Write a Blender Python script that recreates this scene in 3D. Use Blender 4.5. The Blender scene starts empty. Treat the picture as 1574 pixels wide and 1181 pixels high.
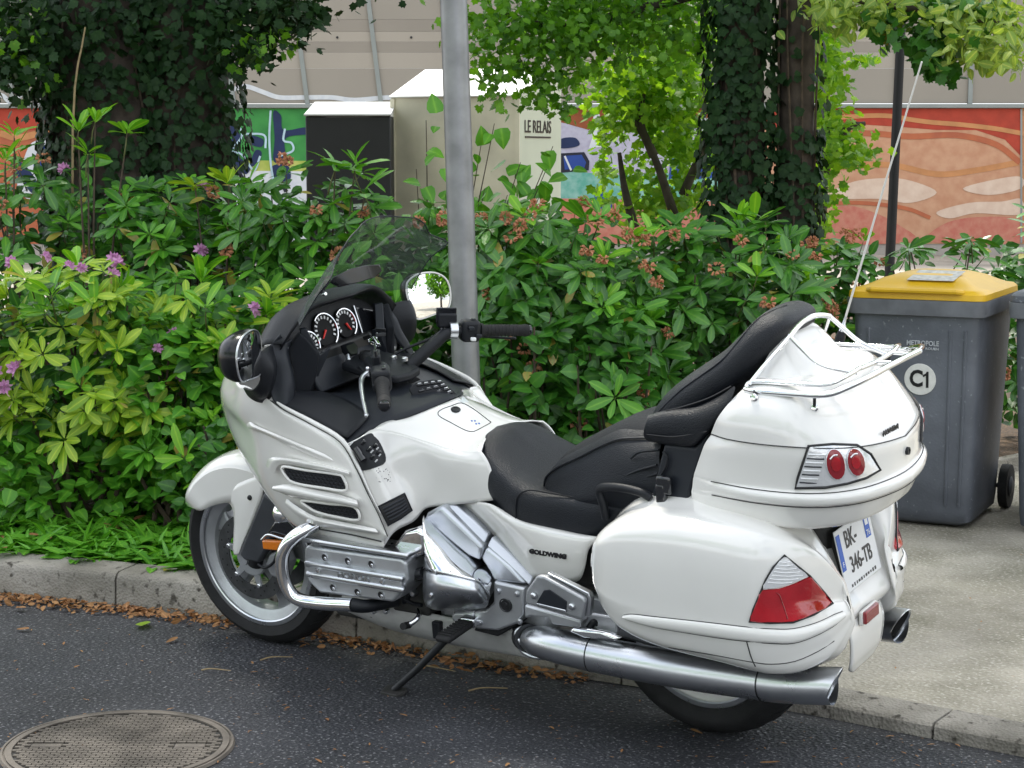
import bpy, bmesh, math, random
from mathutils import Vector, Matrix, Euler, Quaternion
import numpy as np
random.seed(7); rng = np.random.default_rng(11)
R = math.radians
SC = bpy.context.scene
COL = SC.collection

# ------------------------------------------------------------------ camera
CAMP = Vector((-2.36737, 4.54776, 1.65044)); YAW, PITCH, LEAN = .596427, .127288, .14061
FPX, IW, IH = 2800.0, 1574.0, 1181.0
cam = bpy.data.cameras.new('camera'); camo = bpy.data.objects.new('camera', cam); COL.objects.link(camo)
FWD = Vector((math.sin(YAW)*math.cos(PITCH), -math.cos(YAW)*math.cos(PITCH), -math.sin(PITCH)))
RGT = FWD.cross(Vector((0, 0, 1))).normalized(); UPV = RGT.cross(FWD)
camo.matrix_world = Matrix((( RGT.x, UPV.x, -FWD.x, CAMP.x), (RGT.y, UPV.y, -FWD.y, CAMP.y), (RGT.z, UPV.z, -FWD.z, CAMP.z), (0, 0, 0, 1)))
cam.sensor_width = 36; cam.lens = FPX/IW*36; cam.clip_start = .05; cam.clip_end = 600
SC.camera = camo

# ------------------------------------------------------------------ sky, sun, exposure
SUN_EL, SUN_AZ = R(58), R(-35)          # azimuth measured from world +X
w = bpy.data.worlds.new('World'); SC.world = w; w.use_nodes = True
nt = w.node_tree; nt.nodes.clear()
out = nt.nodes.new('ShaderNodeOutputWorld'); bg = nt.nodes.new('ShaderNodeBackground')
sky = nt.nodes.new('ShaderNodeTexSky'); sky.sky_type = 'NISHITA'; sky.sun_disc = False
sky.sun_elevation = SUN_EL; sky.sun_rotation = R(90)-SUN_AZ; sky.dust_density = 2.5; sky.air_density = 1.0
cl = nt.nodes.new('ShaderNodeTexNoise'); cl.inputs['Scale'].default_value = 2.6; cl.inputs['Detail'].default_value = 6
ramp = nt.nodes.new('ShaderNodeValToRGB'); ramp.color_ramp.elements[0].position = .30; ramp.color_ramp.elements[1].position = .52
mixs = nt.nodes.new('ShaderNodeMixRGB'); mixs.inputs[2].default_value = (7.6, 7.9, 8.3, 1)
nt.links.new(cl.outputs['Fac'], ramp.inputs['Fac']); nt.links.new(ramp.outputs['Color'], mixs.inputs[0])
nt.links.new(sky.outputs['Color'], mixs.inputs[1]); nt.links.new(mixs.outputs['Color'], bg.inputs['Color'])
bg.inputs['Strength'].default_value = .12
nt.links.new(bg.outputs['Background'], out.inputs['Surface'])
sl = bpy.data.lights.new('sun', 'SUN'); slo = bpy.data.objects.new('sun', sl); COL.objects.link(slo)
sl.energy = 3.0; sl.angle = R(9); sl.color = (1, .95, .86)
sd = Vector((math.cos(SUN_EL)*math.cos(SUN_AZ), math.cos(SUN_EL)*math.sin(SUN_AZ), math.sin(SUN_EL)))
slo.rotation_euler = sd.to_track_quat('Z', 'Y').to_euler()
SC.view_settings.view_transform = 'Standard'; SC.view_settings.look = 'None'
SC.view_settings.exposure = 1.0; SC.view_settings.gamma = 1
SC.cycles.max_bounces = 7; SC.cycles.diffuse_bounces = 3; SC.cycles.transparent_max_bounces = 8; SC.cycles.caustics_reflective = False; SC.cycles.caustics_refractive = False

# ------------------------------------------------------------------ materials
MATS = {}
def mat(name, col=(.5, .5, .5), rough=.5, metal=0., coat=0., spec=.5, var=0., vscale=8., bump=0., bscale=60., trans=0., alpha=1., emit=None, col2=None, detail=6., aniso=None, coord='Object', ior=None, rvar=0.):
    m = bpy.data.materials.new(name); m.use_nodes = True; MATS[name] = m
    n = m.node_tree.nodes; l = m.node_tree.links; b = n['Principled BSDF']
    b.inputs['Base Color'].default_value = (*col, 1); b.inputs['Roughness'].default_value = rough; b.inputs['Metallic'].default_value = metal
    b.inputs['Coat Weight'].default_value = coat; b.inputs['Coat Roughness'].default_value = .04; b.inputs['Specular IOR Level'].default_value = spec
    b.inputs['Transmission Weight'].default_value = trans; b.inputs['Alpha'].default_value = alpha
    if ior: b.inputs['IOR'].default_value = ior
    tc = n.new('ShaderNodeTexCoord')
    if var or col2 or rvar:
        t = n.new('ShaderNodeTexNoise'); t.inputs['Scale'].default_value = vscale; t.inputs['Detail'].default_value = detail
        l.new(tc.outputs[coord], t.inputs['Vector'])
        if var or col2:
            mx = n.new('ShaderNodeMixRGB'); c2 = col2 if col2 else tuple(c*(1-var) for c in col)
            rp = n.new('ShaderNodeValToRGB'); rp.color_ramp.elements[0].position = .35; rp.color_ramp.elements[1].position = .65
            l.new(t.outputs['Fac'], rp.inputs['Fac']); l.new(rp.outputs['Color'], mx.inputs[0])
            mx.inputs[1].default_value = (*col, 1); mx.inputs[2].default_value = (*c2, 1); l.new(mx.outputs['Color'], b.inputs['Base Color'])
        if rvar:
            ma = n.new('ShaderNodeMapRange'); ma.inputs['To Min'].default_value = max(0, rough-rvar); ma.inputs['To Max'].default_value = min(1, rough+rvar)
            l.new(t.outputs['Fac'], ma.inputs['Value']); l.new(ma.outputs['Result'], b.inputs['Roughness'])
    if bump:
        t2 = n.new('ShaderNodeTexNoise'); t2.inputs['Scale'].default_value = bscale; t2.inputs['Detail'].default_value = 4
        l.new(tc.outputs[coord], t2.inputs['Vector'])
        bp = n.new('ShaderNodeBump'); bp.inputs['Strength'].default_value = bump; bp.inputs['Distance'].default_value = .004
        l.new(t2.outputs['Fac'], bp.inputs['Height']); l.new(bp.outputs['Normal'], b.inputs['Normal'])
    if emit: b.inputs['Emission Color'].default_value = (*emit[0], 1); b.inputs['Emission Strength'].default_value = emit[1]
    return m
def leafmat(name, col, col2, back=.35, rough=.42, vscale=9., tcol=None, spec=.5, yel=0.):
    """two-sided leaf: per-object tint, glossy top and light coming through"""
    m = bpy.data.materials.new(name); m.use_nodes = True; MATS[name] = m
    n = m.node_tree.nodes; l = m.node_tree.links; b = n['Principled BSDF']
    geo = n.new('ShaderNodeNewGeometry'); oi = n.new('ShaderNodeObjectInfo')
    add = n.new('ShaderNodeMath'); add.operation = 'ADD'; l.new(geo.outputs['Random Per Island'], add.inputs[0]); l.new(oi.outputs['Random'], add.inputs[1])
    fr = n.new('ShaderNodeMath'); fr.operation = 'FRACT'; l.new(add.outputs[0], fr.inputs[0])
    tc = n.new('ShaderNodeTexCoord'); t = n.new('ShaderNodeTexNoise'); t.inputs['Scale'].default_value = vscale; l.new(tc.outputs['Object'], t.inputs['Vector'])
    av = n.new('ShaderNodeMath'); av.operation = 'MULTIPLY_ADD'; l.new(fr.outputs[0], av.inputs[0]); av.inputs[1].default_value = .75
    l.new(t.outputs['Fac'], av.inputs[2])
    sb = n.new('ShaderNodeMath'); sb.operation = 'SUBTRACT'; l.new(av.outputs[0], sb.inputs[0]); sb.inputs[1].default_value = .35; sb.use_clamp = True
    mx = n.new('ShaderNodeMixRGB'); l.new(sb.outputs[0], mx.inputs[0]); mx.inputs[1].default_value = (*col, 1); mx.inputs[2].default_value = (*col2, 1)
    if yel:   # the odd yellowing leaf
        gt = n.new('ShaderNodeMath'); gt.operation = 'GREATER_THAN'; gt.inputs[1].default_value = 1-yel; l.new(fr.outputs[0], gt.inputs[0])
        my = n.new('ShaderNodeMixRGB'); l.new(gt.outputs[0], my.inputs[0]); l.new(mx.outputs['Color'], my.inputs[1]); my.inputs[2].default_value = (.33, .27, .05, 1); mx = my
    at = n.new('ShaderNodeAttribute'); at.attribute_name = 'rib'; pw = n.new('ShaderNodeMath'); pw.operation = 'POWER'; l.new(at.outputs['Fac'], pw.inputs[0]); pw.inputs[1].default_value = 7.
    ml = n.new('ShaderNodeMath'); ml.operation = 'MULTIPLY'; l.new(pw.outputs[0], ml.inputs[0]); ml.inputs[1].default_value = .55
    mr = n.new('ShaderNodeMixRGB'); l.new(ml.outputs[0], mr.inputs[0]); l.new(mx.outputs['Color'], mr.inputs[1]); mr.inputs[2].default_value = (min(1, col2[0]*2.+.03), min(1, col2[1]*1.5+.03), col2[2]*1.6+.01, 1)
    mx = mr
    l.new(mx.outputs['Color'], b.inputs['Base Color']); b.inputs['Roughness'].default_value = rough; b.inputs['Specular IOR Level'].default_value = spec
    wv_ = n.new('ShaderNodeTexNoise'); wv_.inputs['Scale'].default_value = 55; l.new(tc.outputs['Object'], wv_.inputs['Vector']); bpn = n.new('ShaderNodeBump'); bpn.inputs['Strength'].default_value = .5; bpn.inputs['Distance'].default_value = .004; l.new(wv_.outputs['Fac'], bpn.inputs['Height']); l.new(bpn.outputs['Normal'], b.inputs['Normal'])
    tr = n.new('ShaderNodeBsdfTranslucent'); mt = n.new('ShaderNodeMixRGB'); mt.blend_type = 'MULTIPLY'; mt.inputs[0].default_value = 1
    l.new(mx.outputs['Color'], mt.inputs[1]); mt.inputs[2].default_value = (*(tcol or (1.6, 1.5, .7)), 1); l.new(mt.outputs['Color'], tr.inputs['Color'])
    ms = n.new('ShaderNodeMixShader'); ms.inputs[0].default_value = back
    l.new(b.outputs['BSDF'], ms.inputs[1]); l.new(tr.outputs['BSDF'], ms.inputs[2]); l.new(ms.outputs['Shader'], n['Material Output'].inputs['Surface'])
    return m

mat('white_paint', (.82, .81, .78), .17, coat=1., var=.045, vscale=3.5, rvar=.05)
mat('white_satin', (.74, .73, .70), .35, coat=.3)
mat('black_plastic', (.010, .0115, .015), .40, spec=.28, bump=.25, bscale=900)
mat('slate_plastic', (.017, .020, .026), .40, spec=.3, bump=.2, bscale=700)
mat('gloss_black', (.012, .013, .016), .12, coat=.6)
mat('leather', (.010, .0125, .018), .36, spec=.3, bump=.6, bscale=330, var=.3, vscale=5, rvar=.12)
mat('leather_weave', (.012, .014, .019), .5, spec=.25, bump=.9, bscale=800)
mat('rubber', (.020, .020, .021), .72, spec=.3, var=.3, vscale=30, bump=.3, bscale=200)
mat('chrome', (.86, .87, .89), .06, metal=1., rvar=.04, vscale=20)
mat('dull_chrome', (.66, .68, .71), .30, metal=1., rvar=.12, vscale=14)
mat('satin_metal', (.62, .64, .67), .40, metal=.75, var=.18, vscale=12, bump=.15, bscale=300)
mat('cast_metal', (.46, .475, .50), .48, metal=.65, var=.25, vscale=10, bump=.2, bscale=240)
mat('silver_frame', (.55, .58, .63), .33, metal=.75, coat=.3, var=.06)
mat('dirty_silver', (.52, .52, .51), .55, metal=.25, var=.3, vscale=9)
mat('dark_metal', (.05, .052, .056), .45, metal=.7, var=.3, vscale=25)
mat('grimy', (.035, .034, .032), .7, var=.4, vscale=20, bump=.3, bscale=120)
mat('mesh_black', (.012, .012, .013), .5)
mat('mirror_glass', (.93, .94, .95), .015, metal=1.)
mat('red_lens', (.50, .006, .016), .12, coat=1., spec=.6, var=.35, vscale=9, bump=.35, bscale=45)
mat('red_deep', (.26, .012, .02), .12, coat=.8)
mat('clear_lens', (.74, .75, .77), .12, metal=.25, coat=1., bump=.5, bscale=90)
mat('lamp_chrome', (.80, .81, .83), .14, metal=.35, coat=1., bump=.5, bscale=60)
mat('amber', (.75, .20, .01), .15, coat=.8)
mat('ink_black', (.012, .012, .014), .4)
mat('ink_blue', (.015, .10, .48), .4)
mat('ink_white', (.82, .83, .84), .4)
mat('ink_red', (.55, .03, .03), .4)
mat('plate_white', (.78, .79, .80), .35, var=.05)
mat('badge', (.05, .05, .055), .25, metal=.6)
mat('lcd', (.06, .07, .055), .2)
mat('needle', (.8, .03, .02), .4)
mat('sticker', (.62, .66, .66), .4)
wg = mat('windscreen_glass', (.90, .92, .92), .03, alpha=1.)
_n = wg.node_tree.nodes; _l = wg.node_tree.links
_t = _n.new('ShaderNodeBsdfTransparent'); _t.inputs['Color'].default_value = (.50, .565, .55, 1)
_g = _n.new('ShaderNodeBsdfGlossy'); _g.inputs['Roughness'].default_value = .03
_w = _n.new('ShaderNodeLayerWeight'); _w.inputs['Blend'].default_value = .5
_f = _n.new('ShaderNodeMapRange'); _f.inputs['From Min'].default_value = .25; _f.inputs['To Min'].default_value = .13; _f.inputs['To Max'].default_value = .25; _l.new(_w.outputs['Facing'], _f.inputs['Value'])
_m = _n.new('ShaderNodeMixShader'); _l.new(_f.outputs[0], _m.inputs[0]); _l.new(_t.outputs[0], _m.inputs[1]); _l.new(_g.outputs[0], _m.inputs[2])
_d = _n.new('ShaderNodeBsdfDiffuse'); _d.inputs['Color'].default_value = (.55, .60, .60, 1); _m2 = _n.new('ShaderNodeMixShader'); _m2.inputs[0].default_value = .10; _l.new(_m.outputs[0], _m2.inputs[1]); _l.new(_d.outputs[0], _m2.inputs[2])  # pale diffuse share mixed in as a painted haze on the glass
_l.new(_m2.outputs[0], _n['Material Output'].inputs['Surface'])

# ------------------------------------------------------------------ helpers
def link(o, parent=None, label=None, cat=None, group=None, kind=None):
    COL.objects.link(o)
    if parent is not None: o.parent = parent
    if label: o['label'] = label
    if cat: o['category'] = cat
    if group: o['group'] = group
    if kind: o['kind'] = kind
    return o
def empty(name, loc=(0, 0, 0), rot=(0, 0, 0), **k):
    o = bpy.data.objects.new(name, None); o.location = loc; o.rotation_euler = rot; o.empty_display_size = .1
    return link(o, **k)
def mk(name, V, F, m, parent=None, smooth=True, sharp=35, bevel=0, solid=0, sub=0, seg=2, flip=False, mats=None, mi=None, soff=-1., **k):
    me = bpy.data.meshes.new(name); me.from_pydata([tuple(v) for v in V], [], [tuple(f) for f in F])
    bm = bmesh.new(); bm.from_mesh(me)
    if not mats:
        bmesh.ops.remove_doubles(bm, verts=bm.verts, dist=1e-5)
        bmesh.ops.recalc_face_normals(bm, faces=bm.faces)
        if flip: bmesh.ops.reverse_faces(bm, faces=bm.faces)
    bm.to_mesh(me); bm.free()
    for mm in (mats or [m]): me.materials.append(MATS[mm] if isinstance(mm, str) else mm)
    if mi is not None: me.polygons.foreach_set('material_index', mi)
    if smooth:
        me.polygons.foreach_set('use_smooth', [True]*len(me.polygons)); me.set_sharp_from_angle(angle=R(sharp))
    o = bpy.data.objects.new(name, me); link(o, parent, **k)
    if solid:
        s = o.modifiers.new('solid', 'SOLIDIFY'); s.thickness = solid; s.offset = soff
    if bevel:
        b = o.modifiers.new('bevel', 'BEVEL'); b.width = bevel; b.segments = seg; b.limit_method = 'ANGLE'; b.angle_limit = R(35); b.harden_normals = False
    if sub:
        s = o.modifiers.new('sub', 'SUBSURF'); s.levels = sub; s.render_levels = sub
    return o
def cr(P, n, closed=False):
    """Catmull-Rom through the points, n steps per span"""
    P = [Vector(p) for p in P]; N = len(P); o = []
    spans = N if closed else N-1
    for i in range(spans):
        g = lambda j: P[j % N] if closed else (P[0]*2-P[1] if j < 0 else P[-1]*2-P[-2] if j >= N else P[j])
        a, b, c, d = g(i-1), g(i), g(i+1), g(i+2)
        for k in range(n):
            t = k/n
            o.append(.5*((2*b)+(-a+c)*t+(2*a-5*b+4*c-d)*t*t+(-a+3*b-3*c+d)*t*t*t))
    if not closed: o.append(P[-1].copy())
    return o
def surf_data(rows, nu=4, nv=4, cu=False, cv=False):
    rr = [cr(r, nu, cu) for r in rows]
    cols = [cr([r[j] for r in rr], nv, cv) for j in range(len(rr[0]))]
    nj, ni = len(cols), len(cols[0])
    V = [cols[j][i] for i in range(ni) for j in range(nj)]
    F = []
    for i in range(ni if cv else ni-1):
        for j in range(nj if cu else nj-1):
            F.append((i*nj+j, i*nj+(j+1) % nj, ((i+1) % ni)*nj+(j+1) % nj, ((i+1) % ni)*nj+j))
    return V, F
def surf(name, rows, m, parent, nu=4, nv=4, cu=False, cv=False, sym=False, **k):
    V, F = surf_data(rows, nu, nv, cu, cv)
    if sym:
        n = len(V); V = V+[Vector((v.x, -v.y, v.z)) for v in V]; F = F+[tuple(reversed([i+n for i in f])) for f in F]
    return mk(name, V, F, m, parent, **k)
def mirror(o, name=None):
    """the right-hand twin of a left-hand part"""
    me = o.data.copy(); me.name = o.name; co = np.empty(len(me.vertices)*3); me.vertices.foreach_get('co', co); co[1::3] *= -1; me.vertices.foreach_set('co', co)
    me.flip_normals(); me.update()
    c = o.copy(); c.data = me; COL.objects.link(c); c.parent = o.parent
    if name: c.name = name
    return c
def tube_data(P, r, n=10, closed=False, interp=0, caps=True, flat=1.):
    if interp: P = cr(P, interp, closed)
    P = [Vector(p) for p in P]; N = len(P)
    rs = r if isinstance(r, (list, tuple)) else [r]*N
    if len(rs) != N: rs = list(np.interp(np.linspace(0, 1, N), np.linspace(0, 1, len(rs)), rs))
    V = []; F = []; up = None
    for i, p in enumerate(P):
        t = (P[(i+1) % N]-P[i-1]) if closed else (P[min(i+1, N-1)]-P[max(i-1, 0)])
        t = t.normalized() if t.length > 1e-9 else Vector((0, 0, 1))
        if up is None: up = Vector((0, 0, 1)) if abs(t.z) < .9 else Vector((0, 1, 0))
        a = t.cross(up).normalized(); up = a.cross(t).normalized()
        for k in range(n):
            th = 2*math.pi*k/n; V.append(p+a*math.cos(th)*rs[i]+up*math.sin(th)*rs[i]*flat)
    for i in range(N if closed else N-1):
        for k in range(n):
            j = (i+1) % N; F.append((i*n+k, i*n+(k+1) % n, j*n+(k+1) % n, j*n+k))
    if caps and not closed:
        F.append(tuple(range(n-1, -1, -1))); F.append(tuple((N-1)*n+k for k in range(n)))
    return V, F
def tube(name, P, r, m, parent, n=10, closed=False, interp=0, caps=True, flat=1., **k):
    V, F = tube_data(P, r, n, closed, interp, caps, flat); k.setdefault('sharp', 50)
    return mk(name, V, F, m, parent, **k)
def prism_data(out, off):
    n = len(out); off = Vector(off); V = [Vector(p) for p in out]; V = V+[v+off for v in V]
    F = [tuple(range(n)), tuple(range(2*n-1, n-1, -1))]+[(i, i+n, (i+1) % n+n, (i+1) % n) for i in range(n)]
    return V, F
def prism(name, out, off, m, parent, bevel=.004, **k):
    V, F = prism_data(out, off); return mk(name, V, F, m, parent, bevel=bevel, **k)
def box_data(c, d, rot=None):
    c = Vector(c); V = []
    for z in (-1, 1):
        for y in (-1, 1):
            for x in (-1, 1):
                v = Vector((x*d[0]/2, y*d[1]/2, z*d[2]/2)); V.append(c+(rot @ v if rot else v))
    return V, [(0, 2, 3, 1), (4, 5, 7, 6), (0, 1, 5, 4), (2, 6, 7, 3), (0, 4, 6, 2), (1, 3, 7, 5)]
def box(name, c, d, m, parent, rot=None, bevel=.004, **k):
    V, F = box_data(c, d, rot); return mk(name, V, F, m, parent, bevel=bevel, **k)
def lathe_data(prof, c, axis, n=40, ref=None):
    """prof: (radius, offset along axis)"""
    a = Vector(axis).normalized(); u = a.orthogonal().normalized(); v = a.cross(u); c = Vector(c); V = []; F = []; m = len(prof)
    for k in range(n):
        th = 2*math.pi*k/n; d = u*math.cos(th)+v*math.sin(th)
        for r, h in prof: V.append(c+d*r+a*h)
    for k in range(n):
        for i in range(m-1):
            j = (k+1) % n; F.append((k*m+i, k*m+i+1, j*m+i+1, j*m+i))
    return V, F
def lathe(name, prof, c, axis, m, parent, n=40, **k):
    V, F = lathe_data(prof, c, axis, n); return mk(name, V, F, m, parent, **k)
def join(*ds):
    V = []; F = []
    for v, f in ds:
        n = len(V); V += list(v); F += [tuple(i+n for i in q) for q in f]
    return V, F
def text_mesh(name, s, size, m, parent, M, extrude=.0015, align='CENTER', sx=1., shear=0., bold=0., **k):
    cu = bpy.data.curves.new(name, 'FONT'); cu.body = s; cu.size = size; cu.align_x = align; cu.align_y = 'CENTER'; cu.extrude = extrude; cu.shear = shear; cu.offset = bold; cu.resolution_u = 3
    t = bpy.data.objects.new(name, cu); COL.objects.link(t)
    me = bpy.data.meshes.new_from_object(t.evaluated_get(bpy.context.evaluated_depsgraph_get())); bpy.data.objects.remove(t); bpy.data.curves.remove(cu)
    me.transform(M @ Matrix.Diagonal((sx, 1, 1, 1))); me.materials.clear(); me.materials.append(MATS[m]); me.name = name
    o = bpy.data.objects.new(name, me); return link(o, parent, **k)
def frame(o, x, y):
    """matrix with origin o, x axis x, y axis close to y"""
    x = Vector(x).normalized(); z = x.cross(Vector(y)).normalized(); y = z.cross(x); o = Vector(o)
    return Matrix(((x.x, y.x, z.x, o.x), (x.y, y.y, z.y, o.y), (x.z, y.z, z.z, o.z), (0, 0, 0, 1)))

# survey of the photograph: a pixel on a plane of known position gives the metric point
ML = Matrix.Rotation(LEAN, 3, 'X')            # world -> leaning motorcycle frame
def vray(px, py): return FWD+RGT*((px-IW/2)/FPX)-UPV*((py-IH/2)/FPX)
def on_ground(px, py, z=0.):
    d = vray(px, py); return CAMP+d*((z-CAMP.z)/d.z)
def at_depth(px, d, z=None, py=None):
    """point straight ahead d metres, on the pixel column px; z given, or from the pixel row"""
    v = vray(px, IH/2-FPX*math.tan(PITCH) if py is None else py)
    p = CAMP+v*d
    if z is not None: p.z = z
    return p
SHEET = {0: (0, 0, 1), 1: (280, 300, .25413), 2: (480, 320, .22872), 3: (340, 560, .27954), 4: (270, 690, .25413), 5: (560, 760, .27954), 6: (720, 440, .33037), 7: (1000, 440, .27954),
         8: (880, 740, .35578), 9: (460, 440, .16518), 10: (540, 560, .15248), 11: (1130, 460, .19695), 12: (600, 780, .22872), 13: (330, 480, .13546)}
_o = ML @ CAMP
def q(s, x, y, v, ax=1):
    a, b, k = SHEET[s]; d = ML @ vray(a+x*k, b+y*k); p = _o+d*((v-_o[ax])/d[ax]); return p
def Q(s, L): return [q(s, *t) for t in L]
def qp(s, x, y, C, n):
    a, b, k = SHEET[s]; d = ML @ vray(a+x*k, b+y*k); C = Vector(C); n = Vector(n); return _o+d*((C-_o).dot(n)/d.dot(n))
from mathutils.bvhtree import BVHTree
def bvh(*obs):
    V = []; F = []
    for o in obs:
        n = len(V); V += [v.co.copy() for v in o.data.vertices]; F += [tuple(i+n for i in p.vertices) for p in o.data.polygons]
    return BVHTree.FromPolygons(V, F)
def hit(T, s, x, y, off=0., Y=.3):
    """the surveyed point dropped onto a finished body surface"""
    a, b, k = SHEET[s]; d = (ML @ vray(a+x*k, b+y*k)).normalized(); p, n, i, t = T.ray_cast(_o, d)
    if p is None: return q(s, x, y, Y)
    if n.dot(d) > 0: n = -n
    return p+n*off
def hits(T, s, L, off=0.): return [hit(T, s, t[0], t[1], off) for t in L]
def decal(name, T, s, L, h, m, parent, smooth_=3, **k):
    """a thin moulded piece following the body under it"""
    pts = cr([Vector((x, y, 0)) for x, y in L], smooth_, True) if smooth_ else [Vector((x, y, 0)) for x, y in L]
    c = sum(pts, Vector())/len(pts); V = []; F = []; n = len(pts)
    for f, o in ((1., -.003), (1., h*.7), (.97, h), (.66, h), (.33, h)):
        V += [hit(T, s, *(c.lerp(p, f))[:2], o) for p in pts]
    V.append(hit(T, s, c.x, c.y, h))
    for i in range(4): F += [(i*n+j, i*n+(j+1) % n, (i+1)*n+(j+1) % n, (i+1)*n+j) for j in range(n)]
    F += [(4*n+j, 4*n+(j+1) % n, 5*n) for j in range(n)]
    return mk(name, V, F, m, parent, **k)
# ================================================================== ground, road, kerb, pavement, bed
def ground_mat(name, c1, c2, c3, s1, s2, rough, bump, bs, thr=.55):
    m = bpy.data.materials.new(name); m.use_nodes = True; MATS[name] = m; n = m.node_tree.nodes; l = m.node_tree.links; b = n['Principled BSDF']
    geo = n.new('ShaderNodeNewGeometry'); a = n.new('ShaderNodeTexNoise'); a.inputs['Scale'].default_value = s1; a.inputs['Detail'].default_value = 8
    f = n.new('ShaderNodeTexNoise'); f.inputs['Scale'].default_value = s2; f.inputs['Detail'].default_value = 3
    for t in (a, f): l.new(geo.outputs['Position'], t.inputs['Vector'])
    r1 = n.new('ShaderNodeValToRGB'); r1.color_ramp.elements[0].position = .38; r1.color_ramp.elements[1].position = .64; l.new(a.outputs['Fac'], r1.inputs['Fac'])
    m1 = n.new('ShaderNodeMixRGB'); m1.inputs[1].default_value = (*c1, 1); m1.inputs[2].default_value = (*c2, 1); l.new(r1.outputs['Color'], m1.inputs[0])
    r2 = n.new('ShaderNodeValToRGB'); r2.color_ramp.elements[0].position = thr; r2.color_ramp.elements[1].position = thr+.10; l.new(f.outputs['Fac'], r2.inputs['Fac'])
    m2 = n.new('ShaderNodeMixRGB'); l.new(r2.outputs['Color'], m2.inputs[0]); l.new(m1.outputs['Color'], m2.inputs[1]); m2.inputs[2].default_value = (*c3, 1)
    big = n.new('ShaderNodeTexNoise'); big.inputs['Scale'].default_value = .9; big.inputs['Detail'].default_value = 7; big.inputs['Roughness'].default_value = .62; l.new(geo.outputs['Position'], big.inputs['Vector'])
    br = n.new('ShaderNodeMapRange'); br.inputs['From Min'].default_value = .32; br.inputs['From Max'].default_value = .68; br.inputs['To Min'].default_value = .62; br.inputs['To Max'].default_value = 1.22; l.new(big.outputs['Fac'], br.inputs['Value'])
    m3 = n.new('ShaderNodeMixRGB'); m3.blend_type = 'MULTIPLY'; m3.inputs[0].default_value = 1; l.new(m2.outputs['Color'], m3.inputs[1]); l.new(br.outputs['Result'], m3.inputs[2]); m2 = m3
    l.new(m2.outputs['Color'], b.inputs['Base Color']); b.inputs['Roughness'].default_value = rough
    bp = n.new('ShaderNodeBump'); bp.inputs['Strength'].default_value = bump; bp.inputs['Distance'].default_value = .006
    vo = n.new('ShaderNodeTexVoronoi'); vo.inputs['Scale'].default_value = bs; l.new(geo.outputs['Position'], vo.inputs['Vector'])
    l.new(vo.outputs['Distance'], bp.inputs['Height']); l.new(bp.outputs['Normal'], b.inputs['Normal'])
    return m
ground_mat('asphalt', (.020, .0215, .027), (.044, .046, .054), (.22, .22, .23), 1.6, 85, .78, 1., 85, .58)
ground_mat('concrete', (.42, .385, .32), (.25, .232, .175), (.52, .485, .42), 2.6, 75, .9, .8, 70, .56)
ground_mat('kerb_stone', (.35, .325, .285), (.20, .185, .155), (.065, .057, .046), 5, 26, .9, .6, 110, .60)
ground_mat('soil', (.055, .038, .025), (.09, .06, .035), (.16, .09, .05), 6, 60, .95, 1., 60)
ground_mat('pale_ground', (.40, .36, .30), (.33, .30, .25), (.45, .41, .35), .6, 20, .9, .2, 20)
def sheet(name, pts, z, m, **k):
    return mk(name, [(x, y, z) for x, y in pts], [tuple(range(len(pts)))], m, smooth=False, kind='structure', **k)
# one large ground sheet, everything else is laid on it
sheet('ground', [(-150, -150), (150, -150), (150, 150), (-150, 150)], -.02, 'pale_ground')
# kerb line surveyed from the photograph, road on the camera's side
KL = [V3_ for V3_ in [(9, 2.2), (6, 1.1), (4.2, .47), (2.94, .115), (2.45, .0), (1.98, -.105), (1.40, -.135), (.74, -.175), (.2, -.235), (-.16, -.255), (-.83, -.235), (-2.2, -.16), (-6, .1), (-10, .4)]]
def kerb_y(x): 
    P = sorted(KL); return float(np.interp(x, [p[0] for p in P], [p[1] for p in P]))
road = [(x, y) for x, y in KL]+[(-10, 14), (9, 14)]
sheet('road', road, 0., 'asphalt')
def ktop(x): return float(np.interp(x, [-.3, .15, .9, 1.6], [.044, .055, .115, .13]))   # the kerb drops for the crossing
kerb = empty('kerb', (0, 0, 0)); kerb['kind'] = 'structure'
xs = [8.6, 7.5, 6.5, 5.5, 4.48, 3.48, 2.463, 1.45, .45, -.55, -1.55, -2.55, -3.55, -4.6]
for i in range(len(xs)-1):
    xa, xb = xs[i]-.004, xs[i+1]+.004; n = 6; V = []; F = []
    for k in range(n+1):
        x = xa+(xb-xa)*k/n; y = kerb_y(x); t = ktop(x); dx = -.01
        sl = (kerb_y(x+.05)-kerb_y(x-.05))/.1; nx, ny = sl/math.hypot(1, sl), -1/math.hypot(1, sl)
        r_ = .018 if t > .06 else .008
        for d_, z in ((0, -.03), (.006, t-r_*1.3), (.012+r_*.3, t-r_*.35), (.012+r_*1.2, t), (.155, t+.003), (.160, -.03)): V.append((x+nx*d_, y+ny*d_, z))
    for k in range(n):
        for j in range(5): F.append((k*6+j, k*6+j+1, (k+1)*6+j+1, (k+1)*6+j))
    F.append(tuple(range(6))); F.append(tuple(n*6+j for j in range(5, -1, -1)))
    mk('kerb_stone', V, F, 'kerb_stone', kerb, sharp=40)
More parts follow.
